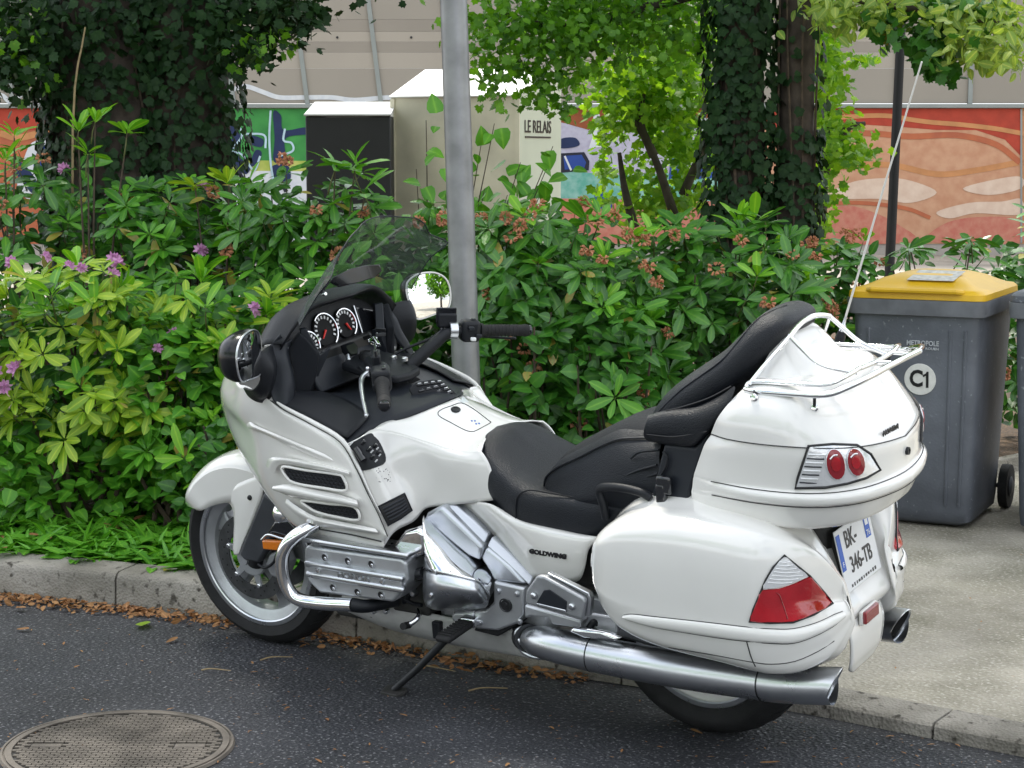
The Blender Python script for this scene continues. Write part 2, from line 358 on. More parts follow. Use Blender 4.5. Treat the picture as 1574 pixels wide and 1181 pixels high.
# pavement to the right, planting bed to the left
def inner(x, off=.158): return kerb_y(x)-off
inner2 = inner; inner = lambda x: inner2(x, .135)
pav = [(.70, inner(.70)), (.2, inner(.2)), (-.16, inner(-.16)), (-.83, inner(-.83)), (-2.2, inner(-2.2)), (-6, inner(-6)), (-10, inner(-10)), (-10, -7), (-1.5, -7), (.6, -4.6), (.95, -3.2), (.95, -1.4)]
mk('pavement', [(x, y, .042) for x, y in pav], [tuple(range(len(pav)))], 'concrete', smooth=False, kind='structure')
bed = [(8.6, inner(8.6)), (6, inner(6)), (4.2, inner(4.2)), (2.94, inner(2.94)), (2.45, inner(2.45)), (1.98, inner(1.98)), (1.4, inner(1.4)), (.71, inner(.71)), (.96, -1.4), (.96, -3.2), (.61, -4.6), (-1.5, -7.0), (-4, -9), (4, -13), (12, -7), (14, 0)]
mk('planting_bed', [(x, y, .10) for x, y in bed], [tuple(range(len(bed)))], 'soil', smooth=False, kind='structure')

eg = [V3_ for V3_ in [(.70, inner2(.70)-.02), (.955, -1.4), (.955, -3.2), (.605, -4.6), (-1.5, -7.0), (-4, -9)]]
ed_ = empty('bed_edging', (0, 0, 0)); ed_['kind'] = 'structure'
for (xa, ya), (xb, yb_) in zip(eg[:-1], eg[1:]):
    L_ = math.hypot(xb-xa, yb_-ya); n_ = max(1, round(L_/1.0)); ux, uy = (xb-xa)/L_, (yb_-ya)/L_
    for k in range(n_):
        a0, a1 = k*L_/n_+.004, (k+1)*L_/n_-.004; P_ = [(xa+ux*a0-uy*.03, ya+uy*a0+ux*.03, 0), (xa+ux*a1-uy*.03, ya+uy*a1+ux*.03, 0), (xa+ux*a1+uy*.03, ya+uy*a1-ux*.03, 0), (xa+ux*a0+uy*.03, ya+uy*a0-ux*.03, 0)]
        prism('edging_stone', P_, (0, 0, .118), 'kerb_stone', ed_, bevel=.006)
# ================================================================== motorcycle
bike = empty('touring_motorcycle', rot=(-LEAN, 0, 0), label='white full-dress touring motorcycle leaning on its side stand beside the kerb', cat='motorcycle')
B = bike
def V3(*a): return Vector(a)
def seam(pts, parent, r=.0016, name='panel_gap', m='mesh_black', interp=4): return tube(name, pts, r, m, parent, n=5, interp=interp)

# ---------------- wheels
mat('brake_steel', (.16, .165, .17), .38, metal=.85, var=.3, vscale=30)
def wheel(name, cx, R0, rimR, wid, spokes, discs):
    c = V3(cx, 0, R0)
    hw = wid/2
    w = empty(name, c, parent=B)
    prof = [(rimR-.004, -hw*.72), (rimR+.012, -hw*.86), (rimR+.035, -hw), (R0-.045, -hw*.97), (R0-.02, -hw*.78), (R0-.005, -hw*.42), (R0, 0)]
    prof = prof+[(r, -h) for r, h in reversed(prof[:-1])]
    lathe('tyre', prof, (0, 0, 0), (0, 1, 0), 'rubber', w, n=72, sharp=60)
    # tread grooves
    ds = []
    for k in range(30):
        a = 2*math.pi*k/30
        for s in (-1, 1):
            P = []
            for j in range(4):
                t = j/3; y = s*hw*(.12+.66*t); rr = np.interp(abs(y), [0, hw*.42, hw*.78], [R0, R0-.005, R0-.02])+.0005; aa = a+.16*t+(.1 if s < 0 else 0)
                P.append(V3(math.cos(aa)*rr, y, math.sin(aa)*rr))
            ds.append(tube_data(P, .0035, 4, flat=.4))
    mk('tread_groove', *join(*ds), 'mesh_black', w)
    rp = [(rimR-.045, -hw*.5), (rimR-.03, -hw*.62), (rimR-.012, -hw*.70), (rimR+.004, -hw*.80), (rimR+.006, -hw*.72), (rimR-.006, -hw*.55), (rimR-.012, 0)]
    rp = rp+[(r, -h) for r, h in reversed(rp[:-1])]+[(rimR-.05, hw*.3), (rimR-.055, 0), (rimR-.05, -hw*.3), (rimR-.045, -hw*.5)]
    lathe('rim', rp, (0, 0, 0), (0, 1, 0), 'satin_metal' if spokes else 'white_satin', w, n=72, sharp=30)
    lp = [(rimR-.014, 0), (rimR-.010, .003), (rimR+.003, .003), (rimR+.006, 0)]
    for s in (1, -1): lathe('rim_lip', lp, (0, s*hw*.80, 0), (0, s, 0), 'dull_chrome', w, n=72)
    for k in range(5):
        a = 2*math.pi*k/5+.5
        d = V3(math.cos(a), 0, math.sin(a)); t = V3(-math.sin(a), 0, math.cos(a))
        o = [d*.04+t*.035, d*.10+t*.022, d*(rimR-.075)+t*.026, d*(rimR-.04)+t*.055, d*(rimR-.04)-t*.055, d*(rimR-.075)-t*.026, d*.10-t*.022, d*.04-t*.035]
        prism('spoke', [v-V3(0, .022, 0) for v in o], (0, .044, 0), 'cast_metal', w, bevel=.008)
    lathe('hub', [(0, .05), (.03, .05), (.045, .035), (.055, .02), (.055, -.02), (.045, -.035), (.03, -.05), (0, -.05)], (0, 0, 0), (0, 1, 0), 'cast_metal', w, n=32)
    for s in discs:
        y = s*.068
        # perforated rotor and its dark carrier
        lathe('brake_disc', [(.100, -.0025), (.148, -.0025), (.148, .0025), (.100, .0025), (.100, -.0025)], (0, y, 0), (0, 1, 0), 'brake_steel', w, n=64)
        ds = [];
        for k in range(36):
            a = 2*math.pi*k/36; rr = .108+.013*(k % 3)
            ds.append(lathe_data([(0, 0), (.0035, 0)], (math.cos(a)*rr, y+s*.0032, math.sin(a)*rr), (0, 1, 0), 8))
        mk('disc_hole', *join(*ds), 'mesh_black', w)
        cv = []
        for k in range(6):
            a = 2*math.pi*k/6+.3; d = V3(math.cos(a), 0, math.sin(a)); t = V3(-d.z, 0, d.x)
            o = [d*.04+t*.014, d*.104+t*.010, d*.104-t*.010, d*.04-t*.014]; cv.append(prism_data([v+V3(0, y-.004, 0) for v in o], (0, .008, 0)))
        cv.append(lathe_data([(.028, -.006), (.062, -.006), (.066, 0), (.062, .006), (.028, .006)], (0, y, 0), (0, 1, 0), 32))
        mk('disc_carrier', *join(*cv), 'cast_metal', w, bevel=.001)
        for k in range(6):
            a = 2*math.pi*k/6+.3; lathe('bolt', [(0, .006), (.006, .006), (.008, .004), (.008, -.002)], (math.cos(a)*.1, y+s*.004, math.sin(a)*.1), (0, s, 0), 'chrome', w, n=10)
    lathe('axle', [(0, .108), (.013, .108), (.016, .1), (.016, -.1), (.013, -.108), (0, -.108)], (0, 0, 0), (0, 1, 0), 'cast_metal', w, n=20)
    return w
fw_ = wheel('front_wheel', 1.692, .320, .243, .132, 5, (1, -1))
rw_ = wheel('rear_wheel', 0., .312, .215, .182, 0, (-1,))

# ---------------- fork, front fender
mat('fork_grey', (.055, .06, .07), .45, var=.25, vscale=14, bump=.2, bscale=300)
for s in (1, -1):
    tube('fork_leg', [V3(1.67, s*.078, .30), V3(1.60, s*.08, .47), V3(1.52, s*.085, .66), V3(1.38, s*.09, .98)], [.026, .028, .028, .024], 'dark_metal', B, n=16)
cov = [q(4, 535, 262, .118), q(4, 470, 420, .118), q(4, 385, 640, .115), q(4, 420, 675, .112), q(4, 505, 692, .11), q(4, 560, 600, .112), q(4, 640, 420, .115), q(4, 625, 340, .118)]
fc = prism('fork_cover', [v-V3(0, .03, 0) for v in cov], (0, .034, 0), 'fork_grey', B, bevel=.01, seg=3); mirror(fc)
cal = prism('brake_caliper', [q(4, x, y, .10) for x, y in ((560, 640), (640, 610), (680, 700), (640, 800), (570, 770), (540, 700))], (0, -.05, 0), 'cast_metal', B, bevel=.008); mirror(cal)
def fender():
    cx, cz, r = 1.692, .335, .342; rows = []
    for k, a in enumerate((24, 36, 50, 66, 84, 104, 124, 142)):
        a = R(a); row = []; wv = .094 if k else .05
        for t in (0, .35, .65, .85, 1.0):
            y = wv*math.sin(t*math.pi/2); rr = r-(.052 if k else .02)*(1-math.cos(t*math.pi/2)); row.append(V3(cx+math.cos(a)*rr, y, cz+math.sin(a)*rr))
        # flank drops beside the tyre
        fl = [.010, .060, .085, .10, .105, .10, .09, .08][k]
        last = row[-1]; row.append(last-V3(math.cos(a)*fl, -.004, math.sin(a)*fl)); rows.append(row)
    return rows
rows = fender()
surf('front_fender', rows, 'white_paint', B, nu=4, nv=4, sym=True, solid=.004)
# side leg of the fender reaching down to the axle
top = [(275, 300, .092), (335, 345, .098), (352, 430, .1), (350, 510, .1), (346, 600, .099), (352, 640, .098)]
mid = [(380, 210, .096), (415, 300, .106), (400, 400, .108), (390, 490, .107), (376, 580, .105), (364, 644, .101)]
rgt = [(545, 150, .095), (535, 250, .106), (490, 370, .108), (450, 470, .107), (408, 565, .105), (378, 644, .101)]
lg = surf('fender_side', [Q(4, top), Q(4, mid), Q(4, rgt)], 'white_paint', B, nu=4, nv=4, solid=.005); mirror(lg)
prism('fender_vent', Q(4, [(200, 238, .075), (232, 212, .079), (279, 203, .088), (270, 225, .090), (255, 246, .088)]), (0, .006, 0), 'mesh_black', B, bevel=.001)
bo = q(4, 448, 296, .108); lathe('fender_bolt', [(0, .007), (.006, .006), (.009, .002), (.009, -.003)], bo, (0, 1, 0), 'dark_metal', B, n=12)
# amber side reflector, chromed bracket and horn cover behind the fork
am = prism('amber_reflector', Q(4, [(520, 556, .165), (648, 560, .165), (646, 621, .165), (526, 609, .165)]), (0, -.02, 0), 'amber', B, bevel=.004); mirror(am)
mk('reflector_bracket', *join(prism_data(Q(4, [(545, 520, .15), (720, 545, .15), (735, 490, .15), (680, 432, .15), (595, 440, .15)]), (0, -.04, 0))), 'gloss_black', B, bevel=.006)
tube('reflector_trim', Q(4, [(520, 550, .168), (560, 520, .162), (650, 545, .162), (710, 540, .158)]), .004, 'chrome', B, interp=4)
mk('horn_cover', *lathe_data([(0, .022), (.02, .02), (.034, .010), (.04, 0), (.036, -.012)], q(4, 640, 390, .13), (.1, 1, .25), 24), 'chrome', B)
tube('brake_hose', [q(4, 610, 640, .12), q(4, 590, 690, .125), q(4, 540, 720, .12), q(4, 500, 700, .115)], .005, 'black_plastic', B, interp=5)

# ---------------- engine
core = [(.42, .26), (.62, .20), (1.28, .20), (1.34, .34), (1.40, .62), (1.30, .86), (.9, .84), (.75, .80), (.45, .62), (.40, .42)]
prism('engine_block', [V3(x, -.15, z) for x, z in core], (0, .30, 0), 'grimy', B, bevel=.02)
box('gearbox_case', (.62, 0, .36), (.42, .40, .24), 'cast_metal', B, bevel=.03)
for s in (1, -1):
    # cylinder head cover, three facets like the real one
    y0 = .365
    o = [(1.205, .500), (1.195, .515), (.83, .521), (.815, .510), (.815, .452), (.845, .410), (.878, .378), (1.162, .366), (1.205, .400), (1.215, .43)]
    pr = prism('cylinder_head_cover', [V3(x, s*.20, z) for x, z in o], (0, s*.145, 0), 'satin_metal', B, bevel=.022, seg=4)
    hc = pr
    mk('head_cover_rib', *join(*[box_data((1.01, s*.352, z), (.375, .020, .018)) for z in (.462, .428)]), 'dull_chrome', hc, bevel=.006)
    box('head_cover_plate', (1.01, s*.346, .445), (.36, .02, .04), 'satin_metal', hc, bevel=.004)
    for x, z in ((1.125, .487), (1.035, .487), (.945, .489), (1.105, .393), (1.01, .392), (.92, .396)):
        lathe('socket', [(.014, .0), (.0135, .003), (.0115, .003), (.010, -.001)], (x, s*.345, z), (0, s, 0), 'satin_metal', hc, n=16)
        lathe('socket_shade', [(.0115, .0012), (0, .0012)], (x, s*.345, z), (0, s, 0), 'mesh_black', hc, n=16)  # flat black disc paints the shade of the socket recess
        lathe('bolt', [(0, .003), (.004, .003), (.006, .001), (.006, -.003)], (x-.003, s*.346, z-.003), (0, s, 0), 'dull_chrome', hc, n=8)
    for x in (1.145, .90): lathe('bolt', [(0, .01), (.007, .008), (.008, .003), (.008, -.003)], (x, s*.355, .447), (0, s, 0), 'chrome', hc, n=12)
    if s > 0: text_mesh('head_cover_lettering', 'HONDA', .026, 'dull_chrome', hc, frame((1.01, .358, .445), (-1, 0, 0), (0, 0, 1)), extrude=.002, sx=1.25, bold=.0006)
    # upper chrome rail over the head and the silver duct below the fairing
    box('head_rail', (1.0, s*.33, .535), (.40, .05, .016), 'dull_chrome', B, bevel=.006)
    # crash bar
    gb = [V3(1.13, s*.20, .60), V3(1.17, s*.30, .578), V3(1.215, s*.365, .550), V3(1.250, s*.385, .505), V3(1.262, s*.388, .45), V3(1.255, s*.385, .39), V3(1.225, s*.378, .352), V3(1.15, s*.370, .346), V3(1.03, s*.35, .350)]
    tube('crash_bar', gb, .021, 'chrome', B, n=18, interp=6)
    tube('crash_bar_mount', [V3(1.03, s*.35, .350), V3(.99, s*.33, .345), V3(.95, s*.24, .335)], [.022, .02, .018], 'black_plastic', B, interp=4)
    # lower cowl
    lc = [[V3(1.20, s*.19, .32), V3(1.0, s*.225, .315), V3(.80, s*.225, .305), V3(.66, s*.22, .30), V3(.55, s*.21, .295)],
          [V3(1.22, s*.18, .25), V3(1.02, s*.225, .245), V3(.80, s*.225, .24), V3(.66, s*.2, .235), V3(.53, s*.2, .235)],
          [V3(1.15, s*.12, .20), V3(1.00, s*.15, .19), V3(.80, s*.16, .185), V3(.66, s*.165, .188), V3(.50, s*.165, .19)],
          [V3(1.08, 0, .185), V3(1.0, 0, .17), V3(.80, 0, .165), V3(.66, 0, .168), V3(.5, 0, .175)]]
    surf('lower_cowl', lc, 'dirty_silver', B, nu=3, nv=4, solid=.004)
    # chrome crankcase cover: front shield and rear bulb
    sc_ = [(0, 345), (25, 240), (90, 160), (180, 140), (222, 180), (235, 270), (225, 330), (90, 365)]
    a = prism('crankcase_cover', [V3(v.x, s*(v.y-.07), v.z) for v in Q(12, [(x, y, .31) for x, y in sc_])], (0, s*.07, 0), 'chrome', B, bevel=.016, seg=4)
    rws = [Q(12, [(225, 40, .22), (320, 110, .20), (450, 210, .20), (580, 320, .20), (665, 400, .21), (690, 470, .225)]),
           Q(12, [(215, 110, .29), (290, 175, .268), (420, 275, .25), (545, 365, .245), (625, 430, .25), (676, 510, .25)]),
           Q(12, [(232, 300, .32), (300, 345, .325), (400, 385, .318), (510, 430, .305), (590, 470, .29), (662, 570, .265)]),
           Q(12, [(225, 420, .315), (300, 440, .345), (400, 455, .345), (510, 480, .335), (600, 510, .31), (660, 610, .268)])]
    rws2 = [Q(12, [(225, 420, .315), (300, 440, .345), (400, 455, .345), (510, 480, .335), (600, 510, .31), (660, 610, .268)]),
            Q(12, [(218, 520, .32), (300, 530, .36), (400, 545, .362), (510, 560, .352), (600, 575, .325), (662, 630, .272)]),
            Q(12, [(222, 610, .31), (300, 615, .345), (400, 625, .345), (510, 630, .335), (600, 635, .31), (655, 655, .272)]),
            Q(12, [(240, 665, .27), (300, 690, .28), (400, 695, .28), (510, 690, .28), (600, 680, .27), (640, 675, .262)])]
    fl = lambda rr: [[V3(v.x, s*v.y, v.z) for v in r] for r in rr]
    surf('engine_side_cover', fl(rws), 'chrome', B, nu=4, nv=4, solid=.003)
    surf('engine_side_bulge', fl(rws2), 'dull_chrome', B, nu=4, nv=4, solid=.003)
    # black coolant elbow, hoses and gear lever linkage between the covers
    tube('coolant_elbow', [V3(v.x, s*v.y, v.z) for v in Q(12, [(235, 440, .30), (190, 450, .29), (130, 470, .28), (110, 540, .25), (120, 620, .22)])], .02, 'gloss_black', B, interp=5)
    lathe('cover_bolt', [(0, .01), (.008, .008), (.010, .003), (.010, -.01)], q(12, 155, 577, .25) if s > 0 else V3(q(12, 155, 577, .25).x, -.25, q(12, 155, 577, .25).z), (0, s, 0), 'dull_chrome', B, n=12)
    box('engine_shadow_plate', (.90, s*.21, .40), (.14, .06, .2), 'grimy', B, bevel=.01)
for L_, r_ in (([(20, 330, .26), (70, 400, .27), (100, 520, .26), (90, 640, .24)], .007), ([(-20, 560, .24), (60, 600, .25), (140, 640, .24), (210, 660, .25)], .006), ([(10, 240, .24), (40, 320, .25), (120, 420, .25), (200, 440, .27)], .005)):
    tube('engine_hose', Q(12, L_), r_, 'black_plastic', B, n=8, interp=5)
for x, y in ((275, 590), (300, 430), (250, 330)): lathe('cover_bolt', [(0, .006), (.005, .006), (.007, .003), (.007, -.02)], q(12, x, y, .345 if y > 400 else .322), (0, 1, 0), 'dull_chrome', B, n=10)
for x in (-115, -30): lathe('cover_bolt', [(0, .008), (.006, .007), (.009, .002), (.009, -.01)], q(12, x, 700, .25), (0, 1, 0), 'dull_chrome', B, n=10)
lever = tube('gear_lever', Q(12, [(105, 795, .30), (150, 775, .29), (190, 735, .27), (190, 690, .24), (175, 650, .22)]), .008, 'chrome', B, interp=5)
mk('gear_lever_peg', *tube_data(Q(12, [(85, 800, .33), (125, 790, .29)]), .011, 12), 'rubber', lever)
lathe('gear_lever_boss', [(0, .012), (.03, .012), (.034, 0), (.034, -.04)], q(12, 180, 775, .20), (0, 1, 0), 'black_plastic', B, n=24)
prism('belly_scoop', Q(12, [(-30, 690, .22), (40, 720, .22), (60, 800, .22), (-20, 770, .22), (-150, 740, .22), (-60, 700, .22)]), (0, -.04, 0), 'mesh_black', B, bevel=.004)
box('sensor_plug', q(12, 325, 820, .23), (.03, .03, .055), 'black_plastic', B, bevel=.004)

# ---------------- frame and pivot plates
def fp(L, s=1): return [V3(v.x, s*v.y, v.z) for v in Q(12, L)]
for s in (1, -1):
    prism('frame_spar', fp([(222, 85, .24), (240, 40, .24), (335, -10, .24), (480, 130, .24), (620, 270, .24), (600, 365, .24), (520, 330, .24), (360, 200, .24)], s), (0, -s*.05, 0), 'silver_frame', B, bevel=.012, seg=3)
    prism('frame_spar_bevel', fp([(335, -12, .222), (448, -12, .20), (560, 85, .20), (660, 180, .20), (622, 268, .226), (480, 128, .226)], s), (0, -s*.04, 0), 'silver_frame', B, bevel=.006, seg=3)
    prism('frame_lower_cover', fp([(605, 345, .238), (640, 268, .238), (800, 400, .238), (905, 520, .238), (800, 510, .238), (690, 500, .238), (668, 440, .238)], s), (0, -s*.05, 0), 'silver_frame', B, bevel=.010, seg=3)
    prism('frame_lower_bevel', fp([(645, 262, .232), (680, 195, .208), (800, 300, .205), (962, 470, .21), (935, 535, .23), (800, 398, .234)], s), (0, -s*.04, 0), 'silver_frame', B, bevel=.006, seg=3)
    pp = prism('pivot_plate', fp([(690, 495, .245), (900, 545, .245), (890, 720, .245), (860, 780, .245), (720, 832, .245), (568, 818, .245), (556, 700, .25), (640, 690, .25), (690, 640, .25)], s), (0, -s*.05, 0), 'satin_metal', B, bevel=.008, seg=3)
    pc = fp([(775, 657, .247)], s)[0]
    lathe('pivot_cap', [(0, .004), (.008, .004), (.009, .002), (.017, .002), (.019, .004), (.021, .003), (.021, -.004)], pc, (0, s, 0), 'dark_metal', pp, n=28)
    for x, y in ((728, 565), (850, 585), (603, 775), (870, 770)): lathe('bolt', [(0, .006), (.005, .006), (.006, .003), (.009, .002), (.009, -.003)], fp([(x, y, .247)], s)[0], (0, s, 0), 'dull_chrome', pp, n=10)
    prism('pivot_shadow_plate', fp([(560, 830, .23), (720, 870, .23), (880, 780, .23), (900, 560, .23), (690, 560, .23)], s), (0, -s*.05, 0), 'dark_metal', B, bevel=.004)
    # rider peg
    pb = fp([(395, 740, .25), (420, 700, .25), (560, 695, .25), (560, 790, .25), (440, 800, .25)], s)
    prism('peg_bracket', pb, (0, -s*.04, 0), 'satin_metal', B, bevel=.012)
    pa, pe = fp([(520, 775, .27), (345, 895, .40)], s)
    ax = (pe-pa); L_ = ax.length; ax.normalize(); side = V3(1, 0, 0); side = (side-ax*side.dot(ax)).normalized(); nn = ax.cross(side)
    rt = Matrix((side, ax, nn)).transposed()
    pg = box('rider_peg', (pa+pe)/2, (.052, L_, .02), 'rubber', B, rot=rt, bevel=.008)
    mk('peg_ridge', *join(*[box_data(pa+ax*L_*(.1+.11*k)+(nn if nn.z > 0 else -nn)*.011, (.046, .006, .005), rt) for k in range(8)]), 'rubber', pg)
    box('peg_hinge', pa-ax*.02, (.05, .05, .03), 'chrome', pg, rot=rt, bevel=.006)
    # passenger footboard
    fbk = fp([(912, 560, .345), (980, 462, .35), (1032, 466, .35), (1300, 612, .35), (1312, 640, .35), (1290, 755, .35), (1100, 705, .345), (902, 648, .345)], s)
    fb = prism('passenger_footboard', fbk, (0, -s*.022, 0), 'cast_metal', B, bevel=.009, seg=3)
    prism('footboard_edge', [v-V3(.004, s*.012, -.006) for v in fp([(1032, 462, .35), (1310, 600, .35), (1326, 640, .35), (1312, 760, .35), (1290, 757, .35), (1304, 640, .35), (1296, 615, .35), (1030, 472, .35)], s)], (0, -s*.02, 0), 'dull_chrome', fb, bevel=.003)
    prism('footboard_pad', fp([(985, 640, .348), (1035, 555, .348), (1075, 550, .348), (1190, 630, .348), (1185, 690, .348), (1090, 668, .348)], s), (0, s*.004, 0), 'slate_plastic', fb, bevel=.003)
    prism('footboard_strip', fp([(986, 640, .352), (1180, 688, .352), (1184, 706, .352), (984, 658, .352)], s), (0, s*.004, 0), 'dull_chrome', fb, bevel=.002)
    for x, y in ((963, 595), (1220, 668)): lathe('bolt', [(0, .007), (.006, .006), (.008, .003), (.01, .002), (.01, -.002)], fp([(x, y, .351)], s)[0], (0, s, 0), 'dull_chrome', fb, n=12)
    prism('footboard_hanger', fp([(900, 655, .30), (1280, 765, .30), (1270, 815, .30), (1090, 790, .30), (1060, 745, .30), (940, 735, .30), (900, 750, .30)], s), (0, -s*.04, 0), 'satin_metal', B, bevel=.006)

# ---------------- exhaust
for s in (1, -1):
    M_ = [V3(.47, s*.235, .285), V3(.42, s*.255, .293), V3(.34, s*.268, .296), V3(.20, s*.270, .292), V3(-.05, s*.262, .288), V3(-.28, s*.246, .288), V3(-.36, s*.240, .292), V3(-.47, s*.226, .302)]
    ex = tube('muffler', M_, [.036, .046, .05, .051, .051, .050, .050, .050], 'dull_chrome', B, n=28, interp=5, caps=False)
    lathe('muffler_band', [(.0515, -.002), (.0525, 0), (.0515, .002)], V3(-.285, s*.2457, .288), (1, -s*.07, -.05), 'dark_metal', ex, n=28)
    lathe('muffler_band', [(.0517, -.002), (.0527, 0), (.0517, .002)], V3(.235, s*.2697, .293), (1, s*.02, 0), 'dark_metal', ex, n=28)
    d = (M_[-1]-M_[-2]).normalized()
    # slash-cut tip
    n = 28; V = []; F = []; u = d.cross(V3(0, 0, 1)).normalized(); v = u.cross(d)
    for k in range(n):
        a = 2*math.pi*k/n; cs, sn = math.cos(a), math.sin(a)
        sl_ = .030*sn
        for r_, h in ((.050, -.012), (.050, sl_), (.047, sl_+.001), (.044, sl_-.006), (.043, -.10)): V.append(M_[-1]+u*cs*r_+v*sn*r_+d*h)
    for k in range(n):
        for i in range(4): j = (k+1) % n; F.append((k*5+i, k*5+i+1, j*5+i+1, j*5+i))
    mk('muffler_tip', V, F, None, ex, mats=['dull_chrome', 'grimy'], mi=[0, 0, 0, 1]*n)
    mk('muffler_bore', *lathe_data([(.0435, 0), (0, .002)], M_[-1]-d*.09, d, 28), 'mesh_black', ex)
    tube('header_bend', [V3(.50, s*.16, .26), V3(.51, s*.20, .275), V3(.475, s*.235, .287)], .042, 'dark_metal', B, n=20, interp=5)
    tube('header_shield', fp([(870, 900, .255), (845, 870, .25), (850, 830, .245), (890, 805, .235)], s)[::-1]+fp([(880, 960, .25), (960, 1005, .25), (1070, 1015, .26)], s), .006, 'dull_chrome', B, interp=5)
    prism('heat_shield_tab', fp([(1190, 835, .30), (1230, 815, .30), (1400, 840, .30), (1560, 880, .29), (1500, 905, .30), (1300, 885, .30)], s), (0, -s*.02, .004), 'chrome', B, bevel=.008)
# side stand
stf = ML @ on_ground(606, 1066, 0)
st0 = q(0, 726, 940, .19); tube('side_stand', [st0, st0.lerp(stf, .35), st0.lerp(stf, .7), stf+V3(0, 0, .012)], [.016, .013, .011, .010], 'dark_metal', B, n=12)
prism('stand_foot', [stf+V3(x, y, .0) for x, y in ((.045, -.02), (.03, .03), (-.03, .03), (-.04, 0), (-.03, -.03), (.03, -.03))], (0, 0, .012), 'grimy', B, bevel=.003)
# swingarm, rear structure
box('rear_fender_inner', (-.10, 0, .60), (.62, .26, .22), 'grimy', B, bevel=.03)
prism('swingarm', [V3(x, .105, z) for x, z in ((.50, .40), (.35, .42), (.0, .35), (-.06, .31), (0, .27), (.35, .30), (.5, .31))], (0, .035, 0), 'cast_metal', B, bevel=.012)
box('rear_subframe', (.16, 0, .55), (.40, .34, .22), 'grimy', B, bevel=.02)
tube('shock_hose', Q(12, [(1330, 820, .27), (1370, 770, .26), (1400, 790, .25), (1420, 840, .25)]), .010, 'black_plastic', B, interp=5)
box('rear_hanger', q(12, 1430, 770, .25), (.10, .02, .05), 'satin_metal', B, bevel=.006)

# ---------------- side cover with lettering
sc = [Q(12, [(470, -30, .17), (570, 60, .18), (675, 170, .185), (800, 325, .195), (925, 480, .205)]),
      Q(12, [(640, -30, .20), (730, 60, .215), (850, 190, .222), (950, 310, .226), (1060, 480, .222)]),
      Q(12, [(745, 10, .20), (850, 105, .222), (970, 205, .232), (1080, 320, .236), (1180, 508, .226)]),
      Q(12, [(850, 75, .20), (1000, 140, .225), (1120, 215, .236), (1220, 330, .238), (1270, 490, .226)]),
      Q(12, [(1080, 130, .20), (1200, 170, .22), (1280, 210, .232), (1310, 290, .234), (1310, 400, .226)]),
      Q(12, [(1280, 185, .195), (1360, 190, .205), (1400, 205, .215), (1345, 270, .222), (1325, 310, .222)])]
sd_ = surf('side_cover', sc, 'white_paint', B, nu=4, nv=4, solid=.004); mirror(sd_)
Tsc = bvh(sd_); a, b_ = hit(Tsc, 12, 915, 286, .002), hit(Tsc, 12, 1210, 335, .002)
text_mesh('side_cover_lettering', 'GOLDWING', .0185, 'badge', sd_, frame((a+b_)/2+V3(0, .002, 0), b_-a, V3(0, .05, 1)), extrude=.0022, sx=1.28, bold=.0012, shear=.15)

# ---------------- fairing
A_ = [(90, 100, .275), (66, 250, .265), (135, 370, .265), (190, 590, .262), (300, 780, .262), (430, 905, .272), (650, 975, .30), (895, 1012, .325)]
M1 = [(135, 120, .305), (150, 235, .312), (215, 370, .315), (285, 560, .318), (400, 720, .318), (530, 840, .318), (700, 915, .325), (895, 975, .335)]
M2 = [(200, 160, .325), (300, 300, .338), (400, 415, .345), (480, 560, .348), (580, 690, .346), (690, 800, .343), (800, 880, .342), (905, 955, .340)]
M3 = [(250, 190, .334), (340, 275, .345), (520, 385, .352), (630, 490, .353), (700, 610, .352), (765, 740, .350), (830, 850, .345), (912, 948, .340)]
B_ = [(272, 198, .333), (345, 250, .338), (500, 332, .342), (655, 428, .343), (742, 572, .343), (802, 702, .342), (866, 828, .340), (916, 945, .336)]
N0 = [V3(1.66, 0, 1.02), V3(1.73, 0, .93), V3(1.75, 0, .84), V3(1.71, 0, .74), V3(1.62, 0, .68), V3(1.52, 0, .62), V3(1.40, 0, .56), V3(1.2, 0, .50)]
N1 = [V3(1.60, .14, 1.02), V3(1.66, .15, .93), V3(1.66, .15, .84), V3(1.62, .15, .74), V3(1.55, .15, .66), V3(1.46, .15, .58), V3(1.32, .17, .535), V3(1.0, .2, .51)]
fr = surf('side_fairing', [N0, N1, Q(3, A_), Q(3, M1), Q(3, M2), Q(3, M3), Q(3, B_)], 'white_paint', B, nu=6, nv=5, solid=.004)
fr2 = mirror(fr)
seam([v+V3(-.002, .003, 0) for v in Q(3, B_)], fr)
tube('fairing_lip', [v+V3(-.004, -.004, .004) for v in Q(3, B_[0:7])], [.002, .006, .008, .008, .006, .003, .001], 'white_paint', fr, n=10, interp=4); tube('fairing_lip', [V3(v.x-.004, -v.y+.004, v.z+.006) for v in Q(3, B_[0:7])], [.002, .007, .009, .009, .007, .003, .001], 'white_paint', fr2, n=10, interp=4)
# crease running back from the front indicator
surf('fairing_crease', [Q(3, [(140, 330, .300), (160, 318, .307), (210, 345, .322), (400, 425, .352), (560, 490, .356), (620, 530, .352)]),
                        Q(3, [(145, 345, .304), (175, 345, .325), (230, 368, .333), (400, 440, .360), (550, 505, .362), (622, 534, .353)]),
                        Q(3, [(150, 355, .302), (180, 362, .318), (240, 385, .326), (400, 462, .352), (540, 522, .355), (618, 536, .352)])], 'white_paint', fr, nu=5, nv=4)
